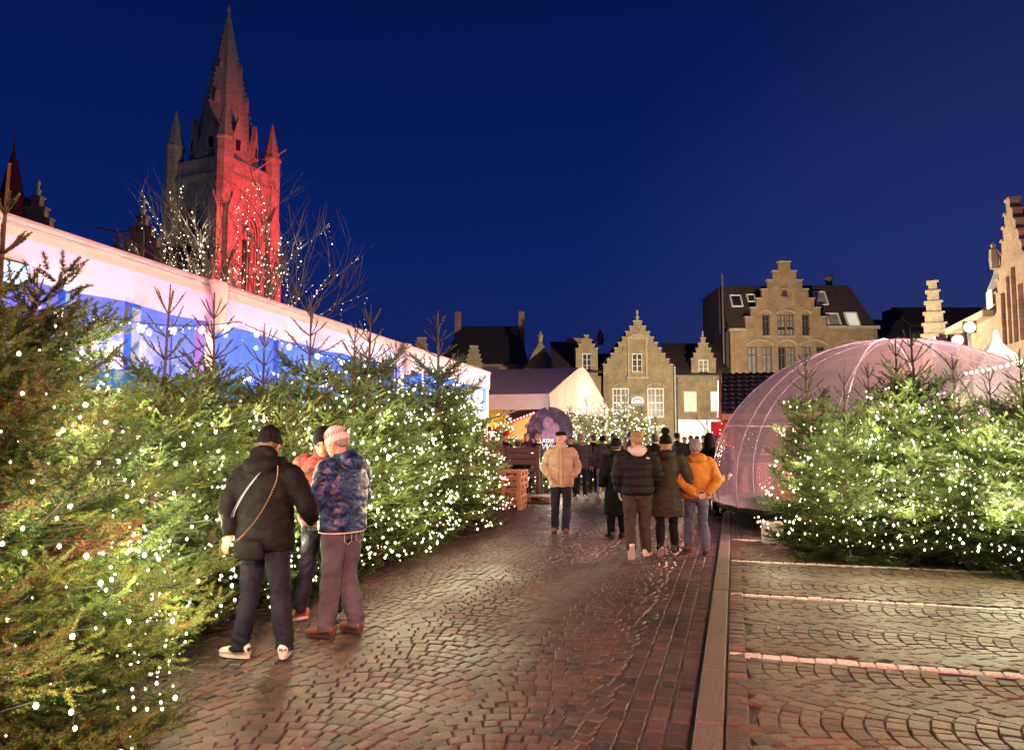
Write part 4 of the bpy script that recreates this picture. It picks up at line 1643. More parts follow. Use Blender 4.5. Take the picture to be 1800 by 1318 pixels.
def clear_film(name, haze=.10, tint=(.9, .9, .95), gloss=.35):
    m, nt, b = nodes_of(name)
    N, L = nt.nodes, nt.links
    N.remove(b)
    tr = N.new('ShaderNodeBsdfTransparent')
    tr.inputs[0].default_value = (*tint, 1)
    gl = N.new('ShaderNodeBsdfGlossy')
    gl.inputs['Roughness'].default_value = .06
    tl = N.new('ShaderNodeBsdfTranslucent')
    tl.inputs[0].default_value = (.85, .82, .85, 1)
    df = N.new('ShaderNodeBsdfDiffuse')
    df.inputs[0].default_value = (.85, .82, .85, 1)
    ad = N.new('ShaderNodeMixShader')
    ad.inputs[0].default_value = .5
    L.new(tl.outputs[0], ad.inputs[1])
    L.new(df.outputs[0], ad.inputs[2])
    tc = N.new('ShaderNodeTexCoord')
    nz_ = N.new('ShaderNodeTexNoise')
    nz_.inputs['Scale'].default_value = 2.2
    nz_.inputs['Detail'].default_value = 5
    L.new(tc.outputs['Object'], nz_.inputs[0])
    mr = N.new('ShaderNodeMapRange')
    mr.inputs[3].default_value = haze * .6
    mr.inputs[4].default_value = haze * 1.5
    L.new(nz_.outputs[0], mr.inputs[0])
    m1 = N.new('ShaderNodeMixShader')
    L.new(mr.outputs[0], m1.inputs[0])
    L.new(tr.outputs[0], m1.inputs[1])
    L.new(ad.outputs[0], m1.inputs[2])
    fr = N.new('ShaderNodeFresnel')
    fr.inputs['IOR'].default_value = 1.35
    mu = N.new('ShaderNodeMath')
    mu.operation = 'MULTIPLY'
    mu.inputs[1].default_value = gloss / .35
    L.new(fr.outputs[0], mu.inputs[0])
    bp = N.new('ShaderNodeBump')
    bp.inputs['Strength'].default_value = .12
    bp.inputs['Distance'].default_value = .05
    L.new(nz_.outputs[0], bp.inputs['Height'])
    L.new(bp.outputs[0], gl.inputs['Normal'])
    m2 = N.new('ShaderNodeMixShader')
    L.new(mu.outputs[0], m2.inputs[0])
    L.new(m1.outputs[0], m2.inputs[1])
    L.new(gl.outputs[0], m2.inputs[2])
    L.new(m2.outputs[0], N['Material Output'].inputs[0])
    return m


mat_pvc = clear_film('clear_window_sheet', .012, (.93, .93, .96), .05)
mat_dome = clear_film('clear_dome_film', .072, (.93, .90, .93), .26)

# long tent on the left: local x = across (t), y = along (s)
TW, EZ, VZ = -4.8, 3.26, 2.84
t1 = thing('long_tent', 'long white market tent with windows along the firs, frames coloured as blue-lit', 'tent', (0, 0, 0), -AT, 'tents')
joints = [1.4, 6.92, 12.45, 18.40]
b = MB()
b.slab([(TW + .08, .9, EZ - .02), (TW + .08, 18.5, EZ - .02), (TW - 4.2, 18.5, 4.15), (TW - 4.2, .9, 4.15)], .02)
b.slab([(TW - 4.2, .9, 4.15), (TW - 4.2, 18.5, 4.15), (TW - 8.4, 18.5, EZ), (TW - 8.4, .9, EZ)], .02)
b.build('roof', mat_roofcanvas, t1)
b = MB()
b.b2(TW - .02, TW + .10, .9, 18.5, EZ - .14, EZ - .025)
b.tube([(TW + .09, .9, EZ), (TW + .09, 18.5, EZ)], .035, 8)
b.build('eave_rail', M('eave_rail_grey', (.42, .40, .46), (.36, .34, .40), rough=.4), t1)


def cloth(x0f, y0, y1, z0, z1, ny, nz_, seed, amp=.02, bulge=.03):
    rs = random.Random(seed)
    ph = [rs.uniform(0, 6) for _ in range(4)]
    b = MB()
    vs = []
    for j in range(nz_ + 1):
        f_ = j / nz_
        for i in range(ny + 1):
            y = y0 + (y1 - y0) * i / ny
            w = math.sin(y * 3.1 + ph[0]) * .5 + math.sin(y * 7.3 + ph[1] + f_ * 2) * .35 + math.sin(y * 15 + ph[2] - f_ * 3) * .18
            zz = z1 + (z0 - z1) * f_ + (.012 * math.sin(y * 5 + ph[3]) if j == nz_ else 0)
            vs.append(Vector((x0f + bulge * math.sin(f_ * math.pi * .8) + amp * w * f_, y, zz)))
    fs = []
    for j in range(nz_):
        for i in range(ny):
            a = j * (ny + 1) + i
            fs.append((a, a + 1, a + ny + 2, a + ny + 1))
    return b.add(vs, fs)


for i, (a_, b_) in enumerate(zip(joints[:-1], joints[1:])):
    cloth(TW + .105, a_ + .02, b_ - .02, VZ, EZ - .05, 70, 7, 60 + i).build('valance', mat_canvas, t1, smooth=True)
for j_ in joints[1:3]:
    b = MB()
    vs, n = [], 14
    for k in range(9):
        f_ = k / 8
        for i in range(n):
            a = 2 * math.pi * i / n
            wv = 1 + .16 * math.sin(a * 5 + f_ * 3)
            vs.append(Vector((TW + .155 + .05 * math.cos(a) * wv + .02 * math.sin(f_ * 4), j_ + .14 * math.sin(a) * wv * (1 - .35 * math.sin(f_ * 3.1)), EZ + .02 - f_ * .52)))
    fs = [(k * n + i, k * n + (i + 1) % n, (k + 1) * n + (i + 1) % n, (k + 1) * n + i) for k in range(8) for i in range(n)]
    fs += [tuple(range(n - 1, -1, -1)), tuple(8 * n + i for i in range(n))]
    b.add(vs, fs).build('bunched_flap', mat_canvas, t1, smooth=True)
for j_ in joints:
    MB().b2(TW - .06, TW + .06, j_ - .07, j_ + .07, 0, EZ - .15).build('post', mat_alu, t1)
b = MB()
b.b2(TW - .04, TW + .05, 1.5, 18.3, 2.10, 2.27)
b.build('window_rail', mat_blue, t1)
mul = [2.6, 3.6, 4.35, 5.12, 5.87, 8.4, 9.3, 10.5, 11.4, 13.6, 14.8, 16.0, 17.2]
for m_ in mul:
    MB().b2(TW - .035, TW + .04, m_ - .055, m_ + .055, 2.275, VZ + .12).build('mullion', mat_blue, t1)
allm = sorted(mul + joints)
for a_, b_ in zip(allm[:-1], allm[1:]):
    MB().b2(TW - .004, TW + .004, a_ + .06, b_ - .06, 2.28, VZ + .14).build('window_sheet', mat_pvc, t1)
MB().b2(TW - .03, TW + .03, 1.5, 18.3, .0, 2.095).build('side_panel', mat_redwall, t1)
b = MB()
for k in range(9):
    y0 = .95 + k * 1.95
    cloth(TW - 3.2, y0, y0 + 1.95, 0, 3.7, 16, 3, 90 + k, .10, .0)
    vs = cloth(TW - 3.2, y0, y0 + 1.945, 0, 3.75, 16, 3, 90 + k, .10, .0)
    b.add(vs.v, vs.f)
b.build('lining', mat_lining, t1, smooth=True)
b = MB()
b.b2(TW - 3.3, TW - .1, .9, .95, 0, 3.2)
b.b2(TW - 8.4, TW - .1, 18.44, 18.5, 0, 3.2)
b.build('end_wall', mat_lining, t1)
for (tt_, ss_, zz_, en, col) in ((-6.3, 4.6, 1.9, 62, (.42, .12, 1.0)), (-6.2, 6.6, 1.8, 55, (.36, .16, 1.0)), (-6.2, 9.2, 1.9, 75, (.16, .32, 1.0)), (-6.2, 11.8, 1.9, 80, (.12, .36, 1.0)), (-6.2, 14.8, 2.0, 85, (.08, .34, 1.0)), (-6.2, 17.3, 2.0, 60, (.08, .34, 1.0))):
    lamp('tent_stage_light', 'POINT', TT(tt_, ss_, zz_), None, en * 5.0, col, .12)

# blue floodlight under the eave
pb = at(30, 481, 5.35)
bf = thing('blue_floodlight', 'glaring blue floodlight under the eave of the long tent', 'floodlight', pb, -AT)
MB().box((-.10, 0, 0), (.16, .26, .20)).build('housing', mat_black, bf, bevel=.01)
MB().box((-.01, 0, 0), (.012, .20, .15)).build('lens', EM('blue_lens', (.02, .42, 1.0), 5), bf)
MB().tube([(-.10, 0, .1), (-.10, 0, .32)], .012, 6).build('bracket', mat_black, bf)
lamp('blue_flood_beam', 'SPOT', Vector(pb) + Vector((.06, -.02, 0)), TT(-3.6, 5.6, 2.0), 40, (.08, .42, 1.0), .06, 150, .6)


def festoon(name, label, p0, p1, sag, n, br, mat, cable=mat_black, group=None, drop=.05, small=0):
    p0, p1 = Vector(p0), Vector(p1)
    t = thing(name, label, 'string lights', p0, 0, group)
    pts = [(p1 - p0) * (k / 24) + Vector((0, 0, -sag * 4 * (k / 24) * (1 - k / 24))) for k in range(25)]
    MB().tube(pts, .006, 5, False).build('cable', cable, t)
    for k in range(n):
        f_ = (k + .5) / n
        p = (p1 - p0) * f_ + Vector((0, 0, -sag * 4 * f_ * (1 - f_) - drop))
        MB().ell(p, (br, br, br * 1.15), 10, 7).build('bulb', mat, t, smooth=True)
    if small:
        b = MB()
        for k in range(small):
            f_ = (k + .5) / small
            b.octa((p1 - p0) * f_ + Vector((0, 0, -sag * 4 * f_ * (1 - f_) - .02 + random.uniform(-.02, .02))), .008)
        b.build('small_bulbs', bulb_mat(60), t, kind='stuff')
    return t


em_fest = EM('festoon_bulb', (1.0, .93, .78), 7)
em_fest_y = EM('festoon_bulb_yellow', (1.0, .72, .30), 30)
festoon('festoon', 'sagging string of round bulbs across the tent windows', at(60, 528, 5.2), at(420, 565, 8.0), .10, 6, .030, em_fest, small=26)
festoon('festoon', 'string of round bulbs across the far tent windows', at(420, 565, 8.1), at(690, 640, 12.0), .12, 6, .030, em_fest, small=26)

# second tent: gable along the street, roof running left
S0, S1, T2 = 22.4, 33.6, -5.36
SM = (S0 + S1) / 2
EZ2, RZ2, VZ2 = 2.95, 4.30, 2.48
t2 = thing('roofed_tent', 'violet roofed market tent with a glowing pink gable', 'tent', (0, 0, 0), -A, 'tents')
prof = [(S0, EZ2)]
for k in range(1, 24):
    f_ = k / 24
    s_ = S0 + (S1 - S0) * f_
    d_ = abs(f_ - .5) * 2
    zz_ = EZ2 + (RZ2 - EZ2) * (1 - math.sqrt(d_ * d_ + .012) / math.sqrt(1.012)) * 1.06
    prof.append((s_, zz_))
prof.append((S1, EZ2))
b = MB()
n = len(prof)
vs = [Vector((T2, s_, z_)) for s_, z_ in prof] + [Vector((T2 - 15, s_, z_)) for s_, z_ in prof]
b.add(vs, [(i, i + 1, i + 1 + n, i + n) for i in range(n - 1)])
b.build('roof', mat_roofcanvas, t2, smooth=True)
b = MB()
vs = []
for (s_, z_) in prof:
    w_ = .03 * math.sin(s_ * 9) + .02 * math.sin(s_ * 23)
    vs += [Vector((T2 + .02, s_, z_ - .01)), Vector((T2 + .03 + w_ * .6, s_, (z_ + VZ2) / 2)), Vector((T2 + .02 + w_, s_, VZ2))]
b.add(vs, [q_ for i in range(n - 1) for q_ in ((3 * i, 3 * i + 1, 3 * i + 4, 3 * i + 3), (3 * i + 1, 3 * i + 2, 3 * i + 5, 3 * i + 4))])
b.build('gable_sheet', M('gable_sheet', (.70, .44, .38), (.58, .33, .27), rough=.6, nscale=3, stretch=(1, 7, .6), bump=.3, bscale=4, trans=.55), t2, smooth=True)
b = MB()
tmpc = cloth(0, 0, 15, VZ2, EZ2, 60, 5, 71, .015, .02)
b.add([Vector((T2 - v.y, S0 - .01 - v.x, v.z)) for v in tmpc.v], tmpc.f)
b.build('valance', mat_canvas, t2, smooth=True)
for (a_, c_) in ((T2 - .08, S0 + .06), (T2 - .08, S1 - .06), (T2 - 5, S0 + .06), (T2 - 10, S0 + .06)):
    MB().b2(a_ - .05, a_ + .05, c_ - .05, c_ + .05, 0, EZ2 - .03).build('post', mat_alu, t2)
MB().tube([(T2 - .1, S0 + .1, EZ2 - .2), (T2 - 3.5, S0 + .5, EZ2 - 1.2)], .025, 6).build('brace', mat_alu, t2)
MB().b2(T2 - 15, T2 - 2.2, S1 - .1, S1 - .05, 0, EZ2).build('back_sheet', mat_darkfab, t2)
lamp('tent_gable_light', 'POINT', ST(T2 - 1.0, SM, 2.7), None, 700, (1.0, .36, .28), .2)

# wooden stall with oval sign under the second tent
p = at(940, 790, 27.0)
sl = thing('wooden_stall', 'orange lit wooden stall with red lights and an oval sign', 'stall', (p[0], 27.0, 0), R(-8), 'market stalls')
b = MB()
hw, zt, ze = 1.35, 2.42, 1.92
b.prism([(-hw, ze - .35), (hw, ze - .35), (hw, ze), (0, zt), (-hw, ze)], 0, .05)
b.build('gable_board', mat_wood_o, sl)
b = MB()
b.b2(-hw, hw, -.02, .06, 0, .95)
b.b2(-hw, -hw + .45, .0, .05, .955, ze - .36)
b.b2(hw - .45, hw, .0, .05, .955, ze - .36)
b.b2(-hw, -hw + .05, .07, 1.8, 0, ze)
b.b2(hw - .05, hw, .07, 1.8, 0, ze)
b.b2(-hw, hw, 1.8, 1.85, 0, ze)
b.build('cabin_wall', mat_wood_o, sl)
MB().b2(-hw - .1, hw + .1, -.25, .02, .96, 1.0).build('counter', mat_wood_o, sl)
b = MB()
b.slab([(-hw - .15, -.3, ze - .04), (0, -.3, zt + .02), (0, 1.9, zt + .02), (-hw - .15, 1.9, ze - .04)], .05)
b.slab([(0, -.3, zt + .02), (hw + .15, -.3, ze - .04), (hw + .15, 1.9, ze - .04), (0, 1.9, zt + .02)], .05)
b.build('roof', M('stall_roof', (.20, .04, .03), (.14, .03, .03), rough=.6), sl)
b = MB()
for k in range(27):
    f_ = -1 + 2 * k / 26
    b.octa((f_ * (hw + .12), -.33, zt + .06 - abs(f_) * (zt - ze + .05)), .032)
b.build('red_lights', EM('red_bulb', (1.0, .10, .10), 14), sl, kind='stuff')
os_ = MB().rings([((.18, -.03, 2.02), (.52, 0, 0), (0, 0, .20)), ((.18, -.07, 2.02), (.52, 0, 0), (0, 0, .20))], 24).build('oval_sign', M('oval_sign_brown', (.06, .04, .03), rough=.5), sl)
wt = EM('sign_letter', (1.0, .86, .62), .9)
text_mesh('FINGERS', .13, wt, os_, (.18, -.08, 2.07), (R(90), 0, 0))
text_mesh('& BITES', .13, wt, os_, (.18, -.08, 1.95), (R(90), 0, 0))
MB().b2(-hw + .10, -hw + .38, -.03, -.005, 1.2, 1.48).build('picture_frame', mat_grey_j, sl)
lamp('stall_light', 'POINT', (p[0], 26.3, 2.35), None, 75, (1.0, .62, .22), .1)
lamp('stall_inner_light', 'POINT', (p[0] - .2, 27.9, 1.8), None, 30, (1.0, .80, .55), .1)

# yellow awning stall further left
p = at(868, 770, 27.5)
ys = thing('awning_stall', 'stall with bright yellow awning beside the tent post', 'stall', (p[0] - .7, 27.5, 0), R(-10), 'market stalls')
MB().slab([(-1.2, -.6, 2.15), (1.2, -.6, 2.15), (1.2, .8, 2.75), (-1.2, .8, 2.75)], .03).build('awning', M('yellow_awning', (.80, .62, .10), (.72, .52, .07), rough=.6, trans=.4), ys)
cl = MB()
for k in range(24):
    cl.b2(-1.2 + k * .1, -1.2 + k * .1 + .095, -.615, -.60, 1.98 if k % 2 else 2.0, 2.15)
cl.build('awning_frill', M('yellow_frill', (.80, .62, .10), rough=.6), ys)
b = MB()
b.b2(-1.2, 1.2, -.4, -.3, 0, .95)
b.b2(-1.15, 1.15, .8, .85, 0, 2.7)
b.build('counter', mat_wood_d, ys)
for sx in (-1.15, 1.15):
    MB().tube([(sx, -.55, 0), (sx, -.55, 2.15)], .025, 6).build('pole', mat_alu, ys)
lamp('awning_light', 'POINT', (p[0] - .5, 26.4, 2.9), None, 45, (1.0, .85, .35), .1)

# round banner
p = at(967, 764, 23.0)
bn = thing('round_banner', 'round violet banner with a printed picture, reading WELKOM', 'banner', (p[0], 23.0, 0), R(2))
z_ = p[2] + .1
m, nt, bb = nodes_of('banner_print')
N, L = nt.nodes, nt.links
tc = N.new('ShaderNodeTexCoord')
n1 = N.new('ShaderNodeTexNoise')
n1.inputs['Scale'].default_value = 3.2
n1.inputs['Detail'].default_value = 3
n1.inputs['Distortion'].default_value = .8
L.new(tc.outputs['Object'], n1.inputs[0])
cr = N.new('ShaderNodeValToRGB')
for pos_, col_ in ((.40, (.015, .013, .045)), (.50, (.03, .024, .08)), (.58, (.08, .06, .16)), (.72, (.25, .17, .28))):
    e_ = cr.color_ramp.elements.new(pos_)
    e_.color = (*col_, 1)
cr.color_ramp.elements[0].color = (.02, .02, .06, 1)
cr.color_ramp.elements[-1].color = (.6, .45, .6, 1)
L.new(n1.outputs[0], cr.inputs[0])
L.new(cr.outputs[0], bb.inputs['Base Color'])
bb.inputs['Roughness'].default_value = .5
MB().rings([((0, 0, z_), (.70, 0, 0), (0, 0, .74)), ((0, .03, z_), (.70, 0, 0), (0, 0, .74))], 40).build('disc', m, bn)
pr = M('banner_pale_print', (.42, .24, .36), (.22, .13, .28), rough=.5)
b = MB()
b.ell((-.06, -.004, z_ + .24), (.17, .006, .20), 16, 9)
b.ell((.16, -.004, z_ + .10), (.13, .006, .16), 16, 9)
b.ell((.02, -.003, z_ - .12), (.30, .006, .24), 16, 9)
b.build('printed_figures', pr, bn, smooth=True)
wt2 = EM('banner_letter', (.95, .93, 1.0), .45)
text_mesh('WELKOM', .15, wt2, bn, (-.22, -.03, z_ - .28), (R(90), 0, 0), bold=.004)
text_mesh('Winter', .27, wt2, bn, (.10, -.03, z_ - .46), (R(90), 0, 0), shear=.3)
text_mesh('fun', .27, wt2, bn, (.16, -.03, z_ - .66), (R(90), 0, 0), shear=.3)
for sx in (-.45, .45):
    MB().tube([(sx, .06, 0), (sx, .06, z_ - .1)], .02, 6).build('leg', mat_alu, bn)
lamp('banner_light', 'POINT', (p[0] + .1, 21.6, 2.9), None, 14, (.95, .85, 1.0), .1)

# bar table with plank back, pallets
p = at(918, 840, 20.5)
bt = thing('bench_seat', 'dark plank bench with high back near the pallets', 'bench', (p[0], 20.5, 0), R(-12))
for k in range(3):
    MB().b2(-.42, .42, -.03, .0, .92 + k * .16, 1.065 + k * .16).build('back_plank', mat_wood_d, bt, bevel=.006)
for sx in (-.42, .42):
    MB().b2(sx - .05, sx + .05, .003, .09, 0, 1.42).build('post', mat_wood_d, bt)
MB().b2(-.5, .5, .1, .5, .72, .77).build('seat', mat_wood_d, bt)
MB().b2(-.37, .37, .02, .06, .60, .66).build('rail', mat_wood_d, bt)
for sx in (-.44, .44):
    MB().b2(sx - .04, sx + .04, .4, .48, 0, .715).build('leg', mat_wood_d, bt)


def pallet(loc, rz, label, group, first=[None]):
    if first[0] is None:
        t = thing('pallet', label, 'pallet', loc, rz, group)
        for k in range(5):
            x = -.3275 + k * .16375
            MB().b2(-.0725, .0725, -.6, .6, .122, .144).build('deck_board', mat_wood, t, loc=(x, 0, 0), bevel=.003)
        for y in (-.5275, 0, .5275):
            MB().b2(-.4, .4, -.0725, .0725, .1, .1215).build('stringer_board', mat_wood, t, loc=(0, y, 0), bevel=.003)
            for x in (-.35, 0, .35):
                MB().b2(-.05, .05, -.0725, .0725, .0225, .0995).build('block', mat_wood, t, loc=(x, y, 0), bevel=.003)
        for x in (-.35, 0, .35):
            MB().b2(-.05, .05, -.6, .6, 0, .022).build('base_board', mat_wood, t, loc=(x, 0, 0), bevel=.003)
        first[0] = t
        return t
    src = first[0]
    t = src.copy()
    COL.objects.link(t)
    t.location = loc
    t.rotation_euler = (0, 0, rz)
    tag(t, label, 'pallet', group)
    for c in src.children:
        d = c.copy()
        COL.objects.link(d)
        d.parent = t
    return t


px_ = at(893, 893, 17.7)
for k in range(6):
    pallet((px_[0] - .02 + random.uniform(-.02, .02), 18.1, .145 * k + .012), R(-8) + random.uniform(-.03, .03), 'wooden pallet, %s from the bottom of the stack by the tent corner' % ORD[k], 'stacked wooden pallets')
p = at(925, 878, 19.8)
pallet((p[0] + .15, 19.9, .012), R(70), 'single wooden pallet lying flat behind the stack', 'stacked wooden pallets')

# tiled wooden stall behind the dome
DS = 20.0
p = at(1268, 700, DS)
ts = thing('tiled_stall', 'wooden stall with black tiled roof and red cloth behind the dome', 'stall', (p[0], DS, 0), -A, 'market stalls')
LW, YB = 4.4, 1.5
ZE, ZR = at(1268, 727, DS - .3)[2], at(1268, 658, DS + YB)[2]
sl_ = math.atan2(ZR - ZE, YB + .3)
tile = MB()
nx_, rows, cols = 6, 9, 24
tw, tl = LW / cols, math.hypot(ZR - ZE, YB + .3) / rows
vs = []
for j in (0, 1):
    for i in range(nx_ + 1):
        u = i / nx_
        vs.append(Vector((u * tw * 1.04, j * tl * 1.12, .022 * math.sin(u * 2 * math.pi) + (.035 if j == 0 else .008))))
for i in range(nx_ + 1):
    u = i / nx_
    vs.append(Vector((u * tw * 1.04, 0, .022 * math.sin(u * 2 * math.pi) + .015)))
fs = [(i, i + 1, i + nx_ + 2, i + nx_ + 1) for i in range(nx_)] + [(i + 2 * (nx_ + 1), i + 1 + 2 * (nx_ + 1), i + 1, i) for i in range(nx_)]
tile.add(vs, fs)
tme = tile.mesh('roof_tile')
tme.materials.append(M('black_glazed_tile', (.014, .013, .016), (.009, .008, .010), rough=.35, nscale=12))
tme.polygons.foreach_set('use_smooth', [True] * len(tme.polygons))
rf = MB()
rf.slab([(0, -.3, ZE - .02), (LW, -.3, ZE - .02), (LW, YB, ZR - .02), (0, YB, ZR - .02)], .015)
rf.slab([(0, YB, ZR - .02), (LW, YB, ZR - .02), (LW, 2 * YB + .3, ZE - .02), (0, 2 * YB + .3, ZE - .02)], .015)
ro = rf.build('roof', mat_black, ts)
for r_ in range(rows):
    for c_ in range(cols):
        q_ = bpy.data.objects.new('roof_tile', tme)
        COL.objects.link(q_)
        q_.parent = ro
        q_.location = (c_ * tw, -.3 + math.cos(sl_) * r_ * tl, ZE + math.sin(sl_) * r_ * tl + .005)
        q_.rotation_euler = (sl_, 0, 0)
b = MB()
b.bar((-.04, -.36, ZE - .08), (-.04, YB, ZR + .02), .06, .20)
b.bar((-.04, YB, ZR + .02), (-.04, 2 * YB + .36, ZE - .08), .06, .20)
b.build('barge_board', mat_wood_p, ts)
MB().b2(0, LW, -.34, -.30, ZE - .16, ZE - .0).build('fascia_board', mat_wood_p, ts)
for xq in (.25, 1.6, 3.0, LW - .15):
    MB().b2(xq - .07, xq + .07, -.12, .02, 0, ZE - .17).build('post', mat_wood_p, ts)
b = MB()
b.b2(0, LW, 2 * YB, 2 * YB + .06, 0, ZE)
b.b2(LW - .05, LW, .1, 2 * YB - .01, 0, ZE)
b.build('wall', mat_wood_d, ts)
b = MB()
b.b2(.05, LW - .1, -.05, .0, 0, 1.0)
b.build('counter', mat_wood_p, ts)
cl = cloth(0, 0, .55, .8, ZE - .2, 20, 6, 5, .05, .02)
b = MB()
b.add([Vector((v.y - .28, -.1 - v.x, v.z)) for v in cl.v], cl.f)
b.build('red_cloth', M('red_cloth', (.55, .015, .02), (.42, .01, .015), rough=.5, trans=.2), ts, smooth=True)
b = MB()
for k in range(46):
    b.octa((-.10, -.38 + k * .045, ZE - .1 + (ZR - ZE) * k / 46 * .95), .018) if k % 2 else b.octa((random.uniform(-.28, .2), -.2, random.uniform(1.0, ZE - .25)), .016)
b.build('red_lights', EM('stall_red_bulb', (1.0, .25, .30), 10), ts, kind='stuff')
for (xq, yq, zq) in ((.5, .8, 1.0),):
    MB().b2(.9, 3.6, 1.9, 2.2, 1.15, 1.18).build('shelf', mat_wood_p, ts)
for k in range(9):
    tag(MB().lathe([(.035, 0), (.04, .02), (.04, .16), (.015, .21), (.015, .27)], 8).build('bottle', M('bottle_%d' % k, ((.3, .05, .4), (.05, .1, .4), (.4, .2, .05))[k % 3], rough=.15), None, loc=ST(0, 0)), 'coloured bottle on the shelf of the tiled stall, %s in the line' % ORD[k], 'bottle', 'bottles in the tiled stall')
bs = [o_ for o_ in COL.objects if o_.name.startswith('bottle')]
for k, o_ in enumerate(bs):
    v = Matrix.Rotation(-A, 3, 'Z') @ Vector((1.1 + k * .28, 2.05, 1.18))
    o_.location = (p[0] + v.x, DS + v.y, v.z)
lamp('tiled_stall_light', 'POINT', (p[0] + 1.4, DS + .7, 2.0), None, 60, (1.0, .55, .25), .12)
lamp('tiled_stall_light_b', 'POINT', (p[0] + 3.2, DS + 1.0, 1.9), None, 45, (1.0, .45, .35), .12)

# inflatable clear dome
DC = Vector((7.32, 14.7, 0))
dm = thing('inflatable_dome', 'clear inflatable dome glowing pink with dark skirt', 'dome', DC, 0)
RA, RB_, ZC = 3.38, 2.76, .78
nm, nl = 160, 26
vs, fs = [], []
for j in range(nl + 1):
    a = R(-8) + (math.pi / 2 - R(-8)) * j / nl
    for i in range(nm):
        ph = 2 * math.pi * i / nm
        wr = 1 + .003 * math.sin(ph * 9 + j * .12) + (.009 * (1 - j / 10) * math.sin(ph * 34 + .6 * math.sin(ph * 5) + j * .12) if j < 10 else 0)
        vs.append(Vector((RA * math.cos(a) * wr * math.cos(ph), RA * math.cos(a) * wr * math.sin(ph), ZC + RB_ * math.sin(a))))
for j in range(nl):
    for i in range(nm):
        fs.append((j * nm + i, j * nm + (i + 1) % nm, (j + 1) * nm + (i + 1) % nm, (j + 1) * nm + i))
MB().add(vs, fs).build('film', mat_dome, dm, smooth=True)
mat_seam = M('film_seam', (.75, .70, .75), rough=.3, trans=.4)
for k in range(10):
    ph = 2 * math.pi * k / 10 + .25
    MB().tube([(RA * 1.002 * math.cos(a) * math.cos(ph), RA * 1.002 * math.cos(a) * math.sin(ph), ZC + RB_ * 1.002 * math.sin(a)) for a in [R(-8) + R(96) * q_ / 20 for q_ in range(21)]], .012, 5, False).build('seam', mat_seam, dm)
a = R(24)
MB().tube([(RA * 1.002 * math.cos(a) * math.cos(2 * math.pi * k / 64), RA * 1.002 * math.cos(a) * math.sin(2 * math.pi * k / 64), ZC + RB_ * math.sin(a)) for k in range(65)], .010, 5, False).build('seam', mat_seam, dm)
b = MB()
r0 = RA * math.cos(R(-8))
z0_ = ZC + RB_ * math.sin(R(-8))
vs, fs = [], []
for j, (rr, zz_) in enumerate(((r0 * .995, z0_ + .02), (r0 * .985, z0_ - .08), (r0 * .90, .22), (r0 * .80, .03))):
    for i in range(nm):
        ph = 2 * math.pi * i / nm
        vs.append(Vector((rr * math.cos(ph), rr * math.sin(ph), zz_)))
for j in range(3):
    for i in range(nm):
        fs.append((j * nm + i, j * nm + (i + 1) % nm, (j + 1) * nm + (i + 1) % nm, (j + 1) * nm + i))
b.add(vs, fs).build('skirt', mat_darkfab, dm, smooth=True)
MB().lathe([(2.7, .04), (2.7, .08)], 40).build('floor_sheet', M('dome_floor', (.03, .02, .02), rough=.5), dm)
lamp('dome_fill_light', 'POINT', DC + Vector((.5, -.6, 2.55)), None, 1700, (1.0, .52, .50), .2)  # added lamp without a fitting, stands in for floodlight on the film


def tub_chair(loc, rz, label, mat, leg=True):
    t = thing('tub_chair', label, 'chair', loc, rz, 'tub chairs inside the dome')
    b = MB()
    n = 15
    vs = []
    for k in range(n):
        a = R(-25) + R(230) * k / (n - 1)
        h = .78 + .12 * math.sin(math.pi * k / (n - 1))
        for (rr, zz_) in ((.36, .22), (.40, h), (.33, h), (.29, .30)):
            vs.append(Vector((rr * math.cos(a), rr * math.sin(a), zz_)))
    fs = [tuple(range(3, -1, -1)), tuple(4 * (n - 1) + i for i in range(4))]
    for k in range(n - 1):
        for i in range(4):
            fs.append((4 * k + i, 4 * k + (i + 1) % 4, 4 * k + 4 + (i + 1) % 4, 4 * k + 4 + i))
    b.add(vs, fs).build('backrest', mat, t, smooth=True)
    MB().lathe([(.30, .28), (.33, .33), (.33, .42), (.28, .47), (.02, .48)], 18).build('seat', mat, t, smooth=True)
    for a in (45, 135, 225, 315):
        MB().tube([(.24 * math.cos(R(a)), .24 * math.sin(R(a)), .29), (.28 * math.cos(R(a)), .28 * math.sin(R(a)), 0)], [.02, .013], 6).build('leg', mat_wood_d, t)
    return t


mat_velvet = M('orange_velvet', (.58, .24, .06), (.42, .16, .04), rough=.8, nscale=8)
mat_velvet_p = M('pink_velvet', (.55, .12, .16), (.42, .09, .12), rough=.8, nscale=8)
tub_chair((5.05, 13.7, .08), R(200), 'orange tub chair behind the film at the kerb side of the dome', mat_velvet)
tub_chair((6.0, 15.9, .08), R(-30), 'pink tub chair at the back of the dome', mat_velvet_p)
tub_chair((8.3, 14.2, .08), R(90), 'orange tub chair in the middle of the dome', mat_velvet)
tb = thing('round_table', 'small round table with glasses inside the dome', 'table', (6.4, 14.5, .08), 0)
MB().lathe([(.45, .70), (.46, .72), (.45, .74)], 24).build('table_top', mat_wood_o, tb)
MB().lathe([(.25, 0), (.25, .02), (.04, .05), (.03, .68)], 14).build('pedestal', mat_black, tb)
wb = thing('ballast_box', 'white ballast box at the foot of the dome', 'box', at(1352, 948, 12.0).to_2d().to_3d() + Vector((.05, 0, .02)), R(-16))
MB().b2(-.16, .16, -.16, .16, .0, .34).build('tank', mat_white, wb, bevel=.02)
MB().lathe([(.04, .342), (.04, .37)], 10).build('cap', mat_black, wb)

